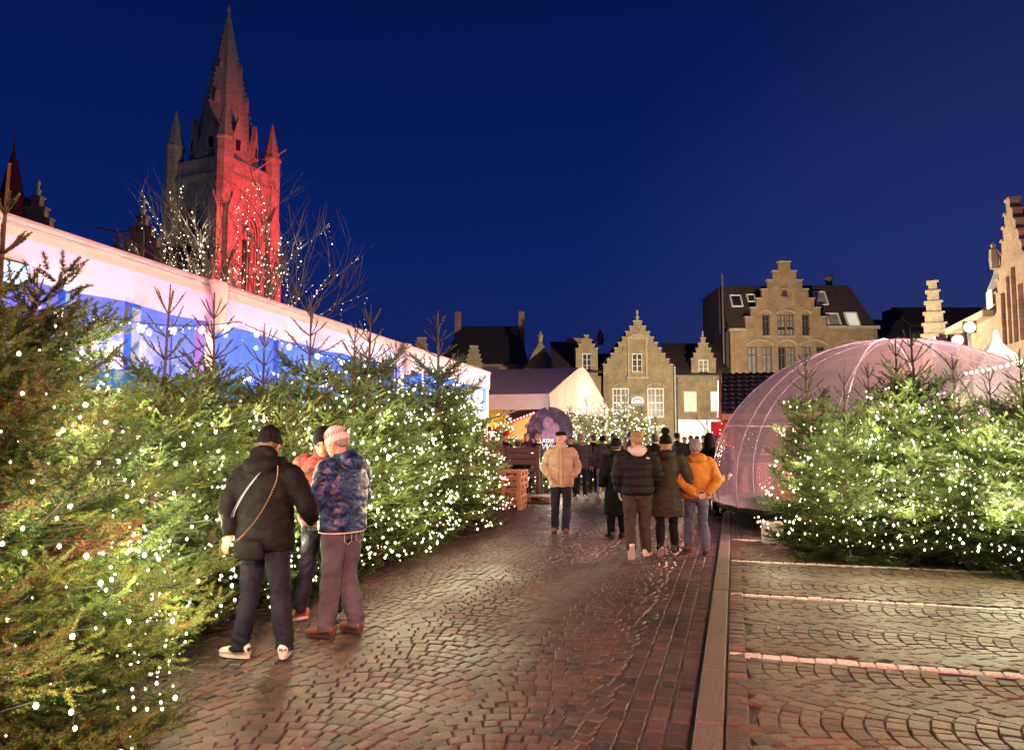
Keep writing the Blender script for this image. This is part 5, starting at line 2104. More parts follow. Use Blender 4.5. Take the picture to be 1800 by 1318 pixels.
# white peaked tent lit by the floodlight, lamp stand
pt = thing('pagoda_tent', 'small white peaked tent in the glare behind the firs', 'tent', (12.9, 20.2, 0), R(-16), 'tents')
b = MB()
zs_ = [(2.1, 2.55), (1.6, 2.75), (1.0, 3.15), (.5, 3.6), (.12, 4.15), (.04, 4.5)]
sec = []
for (h_, z_) in zs_:
    sec.append([Vector((sx * h_, sy * h_, z_)) for sx, sy in ((-1, -1), (1, -1), (1, 1), (-1, 1))])
vs = [v for s_ in sec for v in s_]
fs = [(4 * j + i, 4 * j + (i + 1) % 4, 4 * j + 4 + (i + 1) % 4, 4 * j + 4 + i) for j in range(len(zs_) - 1) for i in range(4)]
b.add(vs, fs).build('canopy', mat_canvas, pt)
b = MB()
b.b2(-2.1, 2.1, -2.11, -2.09, 2.2, 2.549)
b.b2(-2.11, -2.09, -2.08, 2.1, 2.2, 2.549)
b.b2(-2.1, 2.1, 2.05, 2.09, 0, 2.54)
b.build('valance', mat_canvas, pt)
for sx, sy in ((-1, -1), (1, -1), (1, 1), (-1, 1)):
    MB().tube([(sx * 2.05, sy * 2.03, 0), (sx * 2.05, sy * 2.03, 2.5)], .04, 6).build('pole', mat_alu, pt)


def floodlight(loc, target, label, color, strength, size=(.34, .24)):
    t = thing('floodlight', label, 'floodlight', (loc[0], loc[1], 0), 0, 'floodlights on stands')
    d = (Vector(target) - Vector(loc)).normalized()
    z_ = loc[2]
    pos = Vector((0, 0, z_))
    rz_ = math.atan2(d.y, d.x) - math.pi / 2
    rx_ = math.asin(d.z)
    MB().box(pos - d * .14, (size[0] + .05, .16, size[1] + .05), rz=rz_, rx=rx_).build('housing', mat_black, t)
    sx_ = d.cross(Vector((0, 0, 1))).normalized()
    sz_ = sx_.cross(d)
    MB().rings([(pos - d * .058, sx_ * size[0] * .5, sz_ * size[0] * .5), (pos - d * .048, sx_ * size[0] * .5, sz_ * size[0] * .5)], 20).build('lens', EM(label[:12] + '_lens', color, strength), t)
    MB().tube([(-d.x * .14, -d.y * .14, z_ - .12), (-d.x * .14, -d.y * .14, 0)], .03, 8).build('pole', mat_alu, t)
    for k in range(3):
        a = 2 * math.pi * k / 3 + .4
        MB().tube([(-d.x * .14, -d.y * .14, .7), (-d.x * .14 + .55 * math.cos(a), -d.y * .14 + .55 * math.sin(a), .02)], .018, 6).build('leg', mat_alu, t)
    return t


floodlight(FLOOD_W, (4.0, 2.0, 1.5), 'white floodlight glaring above the firs beside the dome', (1.0, .93, .75), 90, (.22, .22))
floodlight(FLOOD_R, (-1.5, 7.0, 3.0), 'red floodlight glaring beside the top of the dome', (1.0, .22, .10), 5, (.24, .24))
floodlight(ASSUMED_MAST, (-.5, 7, 0), 'pink floodlight on a stand on the near side of the square', (1.0, .62, .58), 20)  # assumed stand behind the view, its lamp tints the street pink
lamp('pagoda_beam', 'SPOT', (10.9, 17.2, 4.3), (12.6, 19.4, 3.1), 1600, (1.0, .88, .66), .1, 80, .6)
festoon('festoon', 'string of bright yellow bulbs over the firs towards the brick house', at(1693, 652, 15.0), at(1850, 612, 12.5), .05, 14, .024, em_fest_y)
festoon('festoon', 'added string of warm bulbs inside the clear dome, for stall lights seen through it', DC + Vector((-2.4, -.6, 1.85)), DC + Vector((1.2, 1.6, 2.2)), .15, 14, .035, EM('dome_glint_bulb', (1.0, .75, .42), 14))  # bulbs added in place of stall lights glinting through the film

# added street lamps; churchyard and parking posts are assumed from the light
def added_street_lamp(pos, label):
    t = thing('added_street_lamp', label, 'street lamp', (pos[0], pos[1], 0), 0, 'added and assumed street lamps')
    z_ = pos[2]
    MB().lathe([(.11, 0), (.11, .25), (.06, .32), (.045, z_ - .5), (.07, z_ - .45), (.03, z_ - .36)], 10).build('post', mat_black, t)
    MB().lathe([(.08, z_ - .34), (.17, z_ - .04), (.17, z_ - .02)], 8).build('lantern', EM('lantern_glass', (1.0, .75, .42), 6), t)
    MB().lathe([(.20, z_ - .015), (.06, z_ + .12), (.02, z_ + .22)], 8).build('lantern_cap', mat_black, t)


lq = at(1330, 700, 50)
added_street_lamp((lq[0], lq[1], lq[2] - .35), 'added lamp post for the facade light, screened by the tiled stall')
lq = at(1830, 640, 27)
added_street_lamp((-50.0, 64.0, 5.65), 'assumed lamp post by the churchyard, added to light the left tower face, out of the frame')  # assumed post out of view, lamp added to lighten the tower
added_street_lamp((8.3, 5.2, 4.25), 'assumed lamp post at the end of the parking bays, for their yellow light, out of the frame')
added_street_lamp((lq[0], lq[1], lq[2] - .35), 'added lamp post for the light on the brick gable house, out of the frame')

# ------------------------------------------------------------------ leafless trees with lights
mat_twig = M('bare_twig', (.20, .155, .10), (.14, .105, .07), rough=.8)


def bare_tree(loc, H, spread, seed, label, lights=0, br=.03, strength=40, n0=8, group=None, thick=.09, levels=4):
    rs = random.Random(seed)
    t = thing('bare_tree', label, 'tree', loc, 0, group)
    b = MB()
    tips = []
    chains = []

    def grow(p, d, l, r, lev, chain):
        n = 4
        pts = [p]
        q_ = p.copy()
        dd = d.copy()
        for k in range(n):
            dd = (dd + Vector((rs.uniform(-.16, .16), rs.uniform(-.16, .16), rs.uniform(-.05, .12)))).normalized()
            q_ = q_ + dd * (l / n)
            pts.append(q_.copy())
        b.tube(pts, [r * (1 - .55 * k / n) for k in range(n + 1)], 6 if lev < 2 else 3, False)
        ch_ = chain + pts
        if lev >= levels:
            tips.append(q_)
            return
        if lev <= 3:
            chains.append(ch_)
        kids = rs.choice((3, 4)) if lev < 3 else 3
        for k in range(kids):
            f_ = rs.uniform(.45, 1.0)
            i = min(n - 1, int(f_ * n))
            pp = pts[i].lerp(pts[i + 1], f_ * n - i)
            ax = Vector((rs.uniform(-1, 1), rs.uniform(-1, 1), rs.uniform(-.15, .55))).normalized()
            nd_ = (dd * .9 + ax * .62).normalized()
            grow(pp, nd_, l * rs.uniform(.5, .72), r * .48, lev + 1, ch_[:-(n - i)] if n - i else ch_)
    b.tube([(0, 0, 0), (.02, 0, H * .22)], [thick * 1.4, thick], 8)
    for k in range(n0):
        a = 2 * math.pi * k / n0 + rs.uniform(-.3, .3)
        e = R(rs.uniform(52, 82))
        d = Vector((math.cos(a) * math.cos(e) * spread, math.sin(a) * math.cos(e) * spread, math.sin(e))).normalized()
        grow(Vector((0, 0, H * rs.uniform(.14, .24))), d, H * rs.uniform(.34, .42), thick * .6, 1, [])
    b.build('limbs', mat_twig, t)
    if lights:
        lt = thing('light_string', 'fairy lights wound up the limbs of the ' + label.split(',')[0], 'fairy lights', loc, 0)
        bl = MB()
        cb = MB()
        used = 0
        rs.shuffle(chains)
        for ch_ in chains:
            if used > lights:
                break
            pts = []
            for p_, q_ in zip(ch_[:-1], ch_[1:]):
                m_ = max(1, int((q_ - p_).length / .22))
                for k in range(m_):
                    pts.append(p_.lerp(q_, k / m_))
            # the free end of the string hangs down a little
            e = ch_[-1]
            for k in range(rs.choice((0, 3, 7))):
                pts.append(e + Vector((rs.uniform(-.05, .05), rs.uniform(-.05, .05), -.20 * (k + 1))))
            pts = [p_ for p_ in pts if p_.z > H * .3]
            if len(pts) > 1:
                cb.tube(pts, .006, 3, False)
            for p_ in pts:
                s_ = br * rs.choice((.55, .7, .8, 1.0, 1.5))
                bl.octa(p_ + Vector((rs.uniform(-.04, .04), rs.uniform(-.04, .04), 0)), s_)
                used += 1
        glow_lamps([q_ for ch_ in chains[:26] for q_ in ch_[-2:] if q_.z > H * .45], loc, 190, (1.0, .93, .75), 2, .0)
        cb.build('cable', mat_cable, lt)
        bl.build('bulbs', bulb_mat(strength, (1.0, .95, .80)), lt, kind='stuff')
    return t


p = at(405, 640, 27)
bare_tree((p[0] - .6, 27, 0), 12.4, .9, 5, 'wide leafless tree before the church, beside the dark tower wall', 1100, .014, 170, 10, thick=.13)
p = at(468, 640, 26)
bare_tree((p[0], 26, 0), 10.6, .85, 9, 'leafless tree before the red church wall, leaning from the tent', 1000, .014, 170, 9, thick=.13)
p = at(1248, 790, 45)
bare_tree((p[0], 45, 0), 4.6, 1.2, 14, 'small leafless tree before the pale shop front', 0, n0=6, thick=.05, levels=3)
p = at(1770, 700, 24)
bare_tree((p[0] + .5, 24, 0), 5.2, .9, 17, 'leafless shrub in the glare before the brick house', 0, n0=8, thick=.05, levels=3)
# ------------------------------------------------------------------ people
def fabric(name, c1, c2=None, rough=.75, nscale=14, bump=.25, bscale=30, contrast=(.3, .7), stretch=(1, 1, 1), detail=5, spec=.3):
    return M(name, c1, c2, rough=rough, nscale=nscale, bump=bump, bscale=bscale, contrast=contrast, stretch=stretch, detail=detail, spec=spec)


mat_skin = M('skin', (.52, .30, .22), (.46, .25, .18), rough=.5, nscale=20, bump=.1, bscale=90)
F_BLACK = fabric('black_cloth', (.008, .007, .008), (.004, .004, .005), spec=.12)
F_BLACK2 = fabric('black_nylon', (.012, .011, .013), (.008, .007, .009), rough=.62, spec=.2)
F_CHAR = fabric('charcoal_cloth', (.055, .050, .052), (.038, .034, .036))
F_NAVYJ = fabric('navy_denim', (.009, .010, .027), (.005, .006, .016), nscale=7, bump=.4, bscale=120)
F_GREYJ = fabric('grey_denim', (.11, .11, .14), (.055, .055, .075), nscale=4, bump=.4, bscale=140)
F_BLUEJ = fabric('blue_denim', (.10, .12, .19), (.05, .06, .10), nscale=5, bump=.4, bscale=140)
F_LJ = fabric('light_denim', (.26, .29, .40), (.18, .20, .29), nscale=5)
F_BROWN = fabric('brown_trouser', (.050, .036, .034), (.034, .025, .024))
F_BEIGE = fabric('beige_jacket', (.42, .335, .235), (.35, .275, .19), nscale=5, rough=.6)
F_OLIVE = fabric('dark_olive_coat', (.035, .030, .022), (.022, .019, .015))
F_ORANGE = fabric('ochre_jacket', (.50, .20, .035), (.36, .13, .02), nscale=9, bump=.5, bscale=70)
F_REDP = fabric('red_patterned', (.30, .03, .03), (.05, .012, .014), nscale=22, contrast=(.45, .55), detail=3)
F_DRED = fabric('dark_red_coat', (.10, .022, .02), (.06, .015, .015))
F_WHITE = fabric('white_hood', (.66, .58, .56), (.56, .48, .47), nscale=6)
F_TAUPE = fabric('taupe_coat', (.16, .11, .085), (.11, .075, .06))
F_GREY = fabric('grey_wool', (.22, .20, .19), (.15, .14, .135))
F_PINKK = fabric('pale_pink_knit', (.74, .62, .58), (.62, .50, .47), nscale=40)
F_RED = fabric('red_felt', (.45, .02, .02), (.35, .015, .015))
L_WHITE = M('white_leather', (.74, .66, .63), (.64, .56, .54), rough=.45, nscale=10)
L_BROWN = M('brown_leather', (.13, .045, .032), (.08, .028, .02), rough=.4, nscale=12)
L_BLACK = M('black_leather', (.02, .02, .022), rough=.4)
L_ORANGE = M('orange_trainer', (.45, .14, .06), (.15, .05, .03), rough=.5, nscale=30, contrast=(.45, .55))
L_SOLE = M('sole_rubber', (.62, .50, .46), rough=.6)
L_SOLE_D = M('dark_sole', (.03, .025, .025), rough=.7)
H_GREY = M('grey_hair', (.30, .27, .25), (.16, .14, .13), rough=.6, nscale=30, stretch=(3, 3, .6), bump=.6, bscale=60)
H_BROWN = M('brown_hair', (.14, .085, .05), (.06, .035, .02), rough=.5, nscale=30, stretch=(3, 3, .6), bump=.6, bscale=60)
H_FAIR = M('fair_hair', (.40, .28, .15), (.18, .11, .06), rough=.5, nscale=30, stretch=(3, 3, .6), bump=.6, bscale=60)
H_DARK = M('dark_hair', (.03, .02, .016), rough=.5, bump=.5, bscale=60)
mat_eye = M('eye', (.03, .025, .02), rough=.2)
mat_lip = M('lip', (.38, .15, .13), rough=.5)

# blue camouflage print
def camo():
    m, nt, b = nodes_of('blue_camouflage')
    N, L = nt.nodes, nt.links
    tc = N.new('ShaderNodeTexCoord')
    n1 = N.new('ShaderNodeTexNoise')
    n1.inputs['Scale'].default_value = 13
    n1.inputs['Detail'].default_value = 3
    n1.inputs['Distortion'].default_value = .25
    L.new(tc.outputs['Object'], n1.inputs[0])
    cr = N.new('ShaderNodeValToRGB')
    cr.color_ramp.interpolation = 'CONSTANT'
    el = cr.color_ramp.elements
    el[0].color = (.004, .010, .034, 1)
    el[1].position = .64
    el[1].color = (.045, .10, .25, 1)
    for p_, c_ in ((.42, (.012, .034, .10)), (.50, (.030, .075, .20)), (.57, (.005, .012, .04))):
        e = el.new(p_)
        e.color = (*c_, 1)
    L.new(n1.outputs[0], cr.inputs[0])
    L.new(cr.outputs[0], b.inputs['Base Color'])
    b.inputs['Roughness'].default_value = .45
    n2 = N.new('ShaderNodeTexNoise')
    n2.inputs['Scale'].default_value = 26
    L.new(tc.outputs['Object'], n2.inputs[0])
    bp = N.new('ShaderNodeBump')
    bp.inputs['Strength'].default_value = .3
    bp.inputs['Distance'].default_value = .02
    L.new(n2.outputs[0], bp.inputs['Height'])
    L.new(bp.outputs[0], b.inputs['Normal'])
    return m


F_CAMO = camo()


def smoothsec(keys, n=4):
    """catmull-rom through key tuples"""
    out = []
    K = [np.array(k, dtype=float) for k in keys]
    for i in range(len(K) - 1):
        p0, p1, p2, p3 = K[max(i - 1, 0)], K[i], K[i + 1], K[min(i + 2, len(K) - 1)]
        for j in range(n):
            t = j / n
            out.append(.5 * ((2 * p1) + (-p0 + p2) * t + (2 * p0 - 5 * p1 + 4 * p2 - p3) * t * t + (-p0 + 3 * p1 - 3 * p2 + p3) * t ** 3))
    out.append(K[-1])
    return out


def limb(mb, pts, rad, n=14, sub=4, flat=1.0):
    ks = smoothsec([(*p, r) for p, r in zip(pts, rad)], sub)
    mb.tube([Vector(k[:3]) for k in ks], [float(k[3]) for k in ks], n)


def torso(mb, secs, n=22, sub=3, lean=0.0, bend=0.0):
    """secs: (z, y, a, b)"""
    ks = smoothsec(secs, sub)
    mb.rings([((0, float(k[1]), float(k[0])), (float(k[2]), 0, 0), (0, float(k[3]), 0)) for k in ks], n)


def hand(mb, wrist, direction, palm_n, side, curl=.5, s=1.0):
    """palm and five bent fingers; direction: towards fingertips, palm_n: palm normal, side: thumb side vector"""
    w, d, pn, sd = Vector(wrist), Vector(direction).normalized(), Vector(palm_n).normalized(), Vector(side).normalized()
    mb.rings([(w - d * .02, sd * .026 * s, pn * .020 * s), (w + d * .03 * s, sd * .036 * s, pn * .018 * s), (w + d * .075 * s, sd * .041 * s, pn * .015 * s), (w + d * .092 * s, sd * .038 * s, pn * .012 * s)], 12)
    for k, (off, ln) in enumerate(((.030, .070), (.010, .080), (-.010, .075), (-.029, .060))):
        p = w + d * .085 * s + sd * off * s
        pts = [p]
        dd = d
        for q in range(3):
            dd = (dd + pn * curl * .55).normalized()
            p = p + dd * ln * s * (.45, .32, .23)[q]
            pts.append(p)
        mb.tube(pts, [.0095 * s, .009 * s, .0082 * s, .0065 * s], 8)
    p = w + d * .025 * s + sd * .028 * s
    d1 = (d * .6 + sd * .75 + pn * .25).normalized()
    d2 = (d * .9 + sd * .25 + pn * .35).normalized()
    mb.tube([p, p + d1 * .035 * s, p + d1 * .035 * s + d2 * .045 * s], [.014 * s, .0115 * s, .008 * s], 8)


JACKETS = {
    # z, y, a, b
    'coat': [(.80, 0, .205, .150), (.84, 0, .220, .162), (.98, 0, .212, .158), (1.12, -.005, .208, .152), (1.26, -.008, .222, .155), (1.36, -.005, .215, .142), (1.43, -.005, .165, .112), (1.49, 0, .095, .088), (1.53, .005, .085, .085)],
    'long': [(.52, 0, .200, .165), (.56, 0, .222, .175), (.75, 0, .215, .170), (.96, 0, .185, .145), (1.12, 0, .175, .135), (1.26, -.005, .192, .142), (1.36, -.005, .190, .130), (1.43, -.005, .150, .105), (1.49, 0, .088, .082), (1.53, .005, .08, .08)],
    'puffer': [(.84, 0, .195, .145), (.88, 0, .215, .165), (1.0, 0, .222, .172), (1.12, -.005, .226, .170), (1.26, -.008, .236, .170), (1.36, -.005, .222, .150), (1.43, -.005, .165, .115), (1.49, 0, .098, .092), (1.53, .005, .09, .09)],
}


def person(spec):
    s = spec
    D = s['pos']
    H = s.get('h', 1.75)
    k = H / 1.75
    vox = s.get('vox', .014)
    near = vox < .012
    wd = s.get('wide', 1.0)
    loc = (D[0], D[1], s.get('z', .012))
    root = thing('person', s['label'], 'person', loc, R(s['yaw']), s.get('group'))
    root.scale = (k, k, k)
    # --- joints
    sh = [Vector((-.185 * wd, -.005, 1.40)), Vector((.185 * wd, -.005, 1.40))]
    arms = s.get('arms', 'hang')
    if arms == 'hang':
        arms = [((-.265, -.03, 1.14), (-.27, .05, .89)), ((.265, -.03, 1.14), (.27, .05, .89))]
    elif arms == 'pocket':
        arms = [((-.295, -.07, 1.13), (-.205, .12, .97)), ((.295, -.07, 1.13), (.205, .12, .97))]
    elif arms == 'behind':
        arms = [((-.295, -.12, 1.13), (-.085, -.215, .92)), ((.295, -.12, 1.13), (.085, -.22, .92))]
    elif arms == 'front':
        arms = [((-.28, .02, 1.14), (-.14, .27, 1.12)), ((.28, .02, 1.14), (.14, .27, 1.12))]
    arms = [(Vector(a), Vector(b)) for a, b in arms]
    legs = s.get('legs')
    if legs is None:
        legs = [((-.10, .02, .50), (-.11, 0, .09), 8, 0), ((.10, .02, .50), (.11, 0, .09), -8, 0)]
    hips = [Vector((-.095, 0, .90)), Vector((.095, 0, .90))]
    tilt = R(s.get('nod', 0))
    turn = R(s.get('turn', 0))
    hm = Matrix.Rotation(-turn, 3, 'Z') @ Matrix.Rotation(-tilt, 3, 'X')
    NB = Vector((0, -.005, 1.47))

    def hp(v):
        return NB + hm @ (Vector(v) - NB)
    hx, hy, hz_ = hm @ Vector((1, 0, 0)), hm @ Vector((0, 1, 0)), hm @ Vector((0, 0, 1))
    # --- body: one continuous skin surface (head, neck, trunk, arms with hands, legs)
    b = MB()
    prof = [(1.525, .055, .040, .040), (1.545, .048, .055, .060), (1.575, .030, .066, .078), (1.61, .018, .074, .090), (1.65, .010, .078, .097), (1.69, .004, .077, .097), (1.72, .0, .066, .084), (1.742, -.003, .042, .056), (1.75, -.003, .012, .015)]
    ks = smoothsec(prof, 3)
    b.rings([(hp((0, q[1], q[0])), hx * float(q[2]), hy * float(q[3])) for q in ks], 20)
    b.tube([(0, -.012, 1.40), hp((0, -.005, 1.50)), hp((0, .005, 1.58))], [.062, .056, .056], 14)
    if near or s.get('face'):
        rt = hm.copy()
        b.ell(hp((0, .112, 1.612)), (.014, .022, .016), 10, 7, rt)
        b.tube([hp((0, .096, 1.655)), hp((0, .110, 1.63)), hp((0, .120, 1.612))], [.008, .011, .013], 8)
        b.ell(hp((0, .094, 1.672)), (.052, .014, .010), 12, 6, rt)
        b.ell(hp((0, .092, 1.575)), (.026, .014, .012), 10, 6, rt)
        b.ell(hp((0, .086, 1.540)), (.026, .018, .016), 10, 6, rt)
    for sx in (-1, 1):
        b.ell(hp((sx * .080, -.005, 1.625)), (.010, .020, .032), 10, 7, hm)
    torso(b, [(.86, 0, .13, .09), (1.0, 0, .125, .085), (1.2, 0, .15, .10), (1.38, 0, .14, .085), (1.44, 0, .07, .06)], 16)
    for i in (0, 1):
        e, w = arms[i]
        b.tube([sh[i], e, w], [.05, .04, .028], 10)
        kn, an, fy, fp = legs[i]
        b.tube([hips[i], Vector(kn), Vector(an)], [.07, .05, .035], 10)
        if s.get('hands', True):
            d = (w - e).normalized()
            hs_ = s.get('handspec', [None, None])[i]
            if hs_:
                hand(b, w, *hs_)
            else:
                inn = Vector((1 if i == 0 else -1, 0, 0))
                fwd = Vector((0, 1, 0))
                sd = (fwd - d * fwd.dot(d)).normalized()
                pn = d.cross(sd)
                if pn.dot(inn) < 0:
                    pn = -pn
                hand(b, w + d * .01, d, pn, sd, .45)
    link('body', evaluated(b, .0065 if near else .010, 2, .4), mat_skin, root, True)
    # eyes and mouth where the face shows
    if s.get('face') or near:
        for sx in (-1, 1):
            MB().ell(hp((sx * .032, .090, 1.645)), (.014, .010, .007), 10, 6, hm).build('eye', mat_eye, root, True)
            MB().ell(hp((sx * .033, .096, 1.668)), (.022, .008, .005), 10, 5, hm).build('eyebrow', s.get('hairmat', H_GREY), root, True)
        MB().ell(hp((0, .099, 1.576)), (.022, .008, .006), 10, 5, hm).build('mouth', mat_lip, root, True)
    # --- trousers
    b = MB()
    lw = s.get('legw', 1.0)
    torso(b, [(.80, 0, .13, .115), (.86, -.005, .165, .125), (.94, -.005, .170, .122), (1.02, 0, .160, .115)], 18)
    for i in (0, 1):
        kn, an, fy, fp = legs[i]
        kn, an = Vector(kn), Vector(an)
        mid = hips[i].lerp(kn, .45)
        cf = kn.lerp(an, .45)
        limb(b, [hips[i], mid, kn, cf, an + Vector((0, 0, .03)), an + Vector((0, 0, -.035))], [.098 * lw, .092 * lw, .074 * lw, .074 * lw, .066 * lw, .068 * lw])
    me = evaluated(b, vox * .9, 5, .5)
    sd_ = s.get('seed', 1) * 3.7

    def folds(co, no):
        z = co[:, 2]
        sk = co.copy()
        sk[:, 2] += co[:, 0] * .5 + co[:, 1] * .4
        f = nz(sk, 7, 7, 8, sd_) * .012 + nz(sk, 17, 17, 22, sd_ + 5) * .006
        low = np.exp(-((z - .12) / .10) ** 2) * np.sin(z * 95 + co[:, 0] * 40) * .0025
        kne = np.exp(-((z - .50) / .10) ** 2) * np.sin(z * 60 + co[:, 1] * 45 + co[:, 0] * 30) * .0025
        return f + low + kne
    if s.get('hem_z', 0) < 2:
        displace(me, folds)
    link('trousers', me, s['trousers'], root, True)
    # --- shoes
    for i in (0, 1):
        kn, an, fy, fp = legs[i]
        an = Vector(an)
        fm = Matrix.Rotation(R(fy), 3, 'Z') @ Matrix.Rotation(R(fp), 3, 'X')
        q = lambda v: an + fm @ Vector(v)
        fxv, fyv, fzv = fm @ Vector((1, 0, 0)), fm @ Vector((0, 1, 0)), fm @ Vector((0, 0, 1))
        b = MB()
        sec = smoothsec([(-.082, -.035, .012, .030), (-.075, -.035, .036, .042), (-.03, -.018, .043, .058), (.03, -.022, .043, .052), (.09, -.042, .047, .034), (.15, -.050, .044, .026), (.185, -.054, .030, .020), (.197, -.056, .010, .010)], 3)
        b.rings([(q((0, t_[0], t_[1])), fxv * float(t_[2]), fzv * float(t_[3])) for t_ in sec], 16)
        b.tube([q((0, -.02, -.02)), q((0, -.015, .045))], [.046, .050], 14)
        me = evaluated(b, .008 if near else .012, 2, .4)
        shoe = link('shoe', me, s['shoes'], root, True)
        b = MB()
        n = 14
        outl = []
        for j in range(28):
            a = 2 * math.pi * j / 28
            yy = .057 + .142 * math.sin(a)
            xx_ = (.047 + .004 * math.sin(a)) * math.cos(a) * (1 - .12 * math.exp(-((yy - .02) / .03) ** 2))
            outl.append((xx_, yy))
        vs = [q((x_, y_, -.088)) for x_, y_ in outl] + [q((x_ * 1.03, y_, -.062)) for x_, y_ in outl]
        fs = [tuple(range(27, -1, -1)), tuple(range(28, 56))] + [(j, (j + 1) % 28, 28 + (j + 1) % 28, 28 + j) for j in range(28)]
        b.add(vs, fs).build('sole', s.get('sole', L_SOLE_D), shoe)
        if s.get('shoe_mark'):
            dk = L_BLACK
            for sx in (-1, 1):
                mk = MB()
                mk.ell(q((sx * .043, .055, -.022)), (.006, .030, .020), 10, 6, fm)
                mk.build('side_patch', dk, shoe, True)
                r_ = fm.to_euler()
                t_ = text_mesh('FILA', .030, dk, shoe, q((sx * .0475, -.045, -.025)), (0, 0, 0), bold=.0008)
                t_.rotation_euler = (fm @ Matrix.Rotation(R(90 * sx), 3, 'Z') @ Matrix.Rotation(R(90), 3, 'X')).to_euler()
            t_ = text_mesh('FILA', .030, dk, shoe, q((0, -.083, -.02)), (0, 0, 0), bold=.0008)
            t_.rotation_euler = (fm @ Matrix.Rotation(R(90), 3, 'X')).to_euler()
            lc = MB()
            for j in range(4):
                lc.tube([q((-.022, .03 + j * .018, .036 - j * .014)), q((.022, .034 + j * .018, .036 - j * .014))], .004, 6)
            lc.build('laces', L_BLACK if s['shoes'] is L_WHITE else L_SOLE, shoe)
    # --- jacket
    kind = s.get('jacket_kind', 'coat')
    secs = [(z, y, a * wd, bb * s.get('deep', 1.0)) for z, y, a, bb in JACKETS[kind]]
    if 'hem' in s:
        z0 = secs[0][0]
        secs = [(s['hem'] + (z - z0) * (1.30 - s['hem']) / (1.30 - z0) if z < 1.30 else z, y, a, bb) for z, y, a, bb in secs]
    b = MB()
    torso(b, secs, 26)
    sr = s.get('sleeve', 1.0)
    for i in (0, 1):
        e, w = arms[i]
        s0 = sh[i]
        d = (w - e).normalized()
        limb(b, [s0 + Vector((-.06 if i else .06, 0, .012)), s0 + Vector((.012 if i else -.012, 0, -.02)), s0.lerp(e, .5), e, e.lerp(w, .5), w - d * .01], [.078 * sr, .090 * sr, .082 * sr, .076 * sr, .066 * sr, .054 * sr])
    col_ = s.get('collar')
    if col_ == 'hood':            # hood lying on the back
        b.ell((0, -.11, 1.45), (.125, .075, .075), 16, 9)
        b.ell((0, -.085, 1.50), (.11, .065, .055), 16, 9)
    elif col_ == 'stand':
        b.tube([(0, 0, 1.46), (0, .004, 1.55)], [.092, .082], 16)
    elif col_ == 'bighood':
        b.ell((0, -.10, 1.47), (.150, .095, .085), 16, 9)
        b.tube([(-.12, -.04, 1.45), (-.10, .05, 1.46), (0, .09, 1.45), (.10, .05, 1.46), (.12, -.04, 1.45)], .045, 10)
    elif col_ == 'highhood':
        b.ell((0, -.10, 1.47), (.150, .095, .085), 16, 9)
        b.ell((0, -.075, 1.545), (.115, .075, .085), 16, 9)
        b.tube([(-.12, -.04, 1.47), (-.10, .05, 1.49), (0, .09, 1.48), (.10, .05, 1.49), (.12, -.04, 1.47)], .05, 10)
    me = evaluated(b, vox, 5, .5)

    def jf(co, no):
        z = co[:, 2]
        f = nz(co, 6, 6, 13, sd_ + 9) * .015 + nz(co, 15, 15, 30, sd_ + 2) * .008
        if kind == 'puffer' and s.get('quilt', True):
            ph = (z - .86) / s.get('pitch', .105)
            u = ph - np.floor(ph)
            q_ = np.sqrt(np.clip(np.sin(np.pi * u), 0, 1))
            msk = np.clip((1.47 - z) / .04, 0, 1)
            f = f * .6 + (q_ - .6) * .017 * msk
        return f
    displace(me, jf)
    jk = link('jacket', me, s['jacket'], root, True)
    if s.get('front'):
        b = MB()
        zs_ = np.linspace(.84, 1.46, 12)
        pts = []
        jy = {}
        for z_ in zs_:
            sec = smoothsec(secs, 6)
            zz_ = min(sec, key=lambda t_: abs(t_[0] - z_))
            pts.append((0.012, float(zz_[1] + zz_[3]) + .010, float(z_)))
        for p_, q_ in zip(pts[:-1], pts[1:]):
            b.bar(p_, q_, .055, .016)
        b.build('placket', s['jacket'], jk)
        for sx in (-1, 1):
            MB().tube([(p_[0] + sx * .030, p_[1] + .006, p_[2]) for p_ in pts], .0035, 5).build('seam', F_TAUPE, jk)
        for sx in (-1, 1):
            zz_ = min(smoothsec(secs, 6), key=lambda t_: abs(t_[0] - .93))
            m_ = MB()
            m_.box((sx * .115, float(zz_[3]) * .86 + .006, .92), (.13, .020, .14), rz=-sx * R(26))
            m_.build('pocket', s['jacket'], jk, bevel=.008)
            m_ = MB()
            m_.box((sx * .115, float(zz_[3]) * .86 + .012, .995), (.135, .020, .025), rz=-sx * R(26))
            m_.build('pocket_flap', s['jacket'], jk, bevel=.005)
    # --- head wear and hair
    hw = s.get('head', 'hair')
    hmx = s.get('hairmat', H_BROWN)

    def shell(prof, off, mat, name, amp=.006, sc=25, v=None):
        b_ = MB()
        ks_ = smoothsec(prof, 3)
        b_.rings([(hp((0, q_[1], q_[0])), hx * float(q_[2]), hy * float(q_[3])) for q_ in ks_], 22)
        me_ = evaluated(b_, v or (.008 if near else .011), 2, .4)
        displace(me_, lambda co, no: nz(co, sc, sc, sc * .7, sd_) * amp)
        return link(name, me_, mat, root, True)
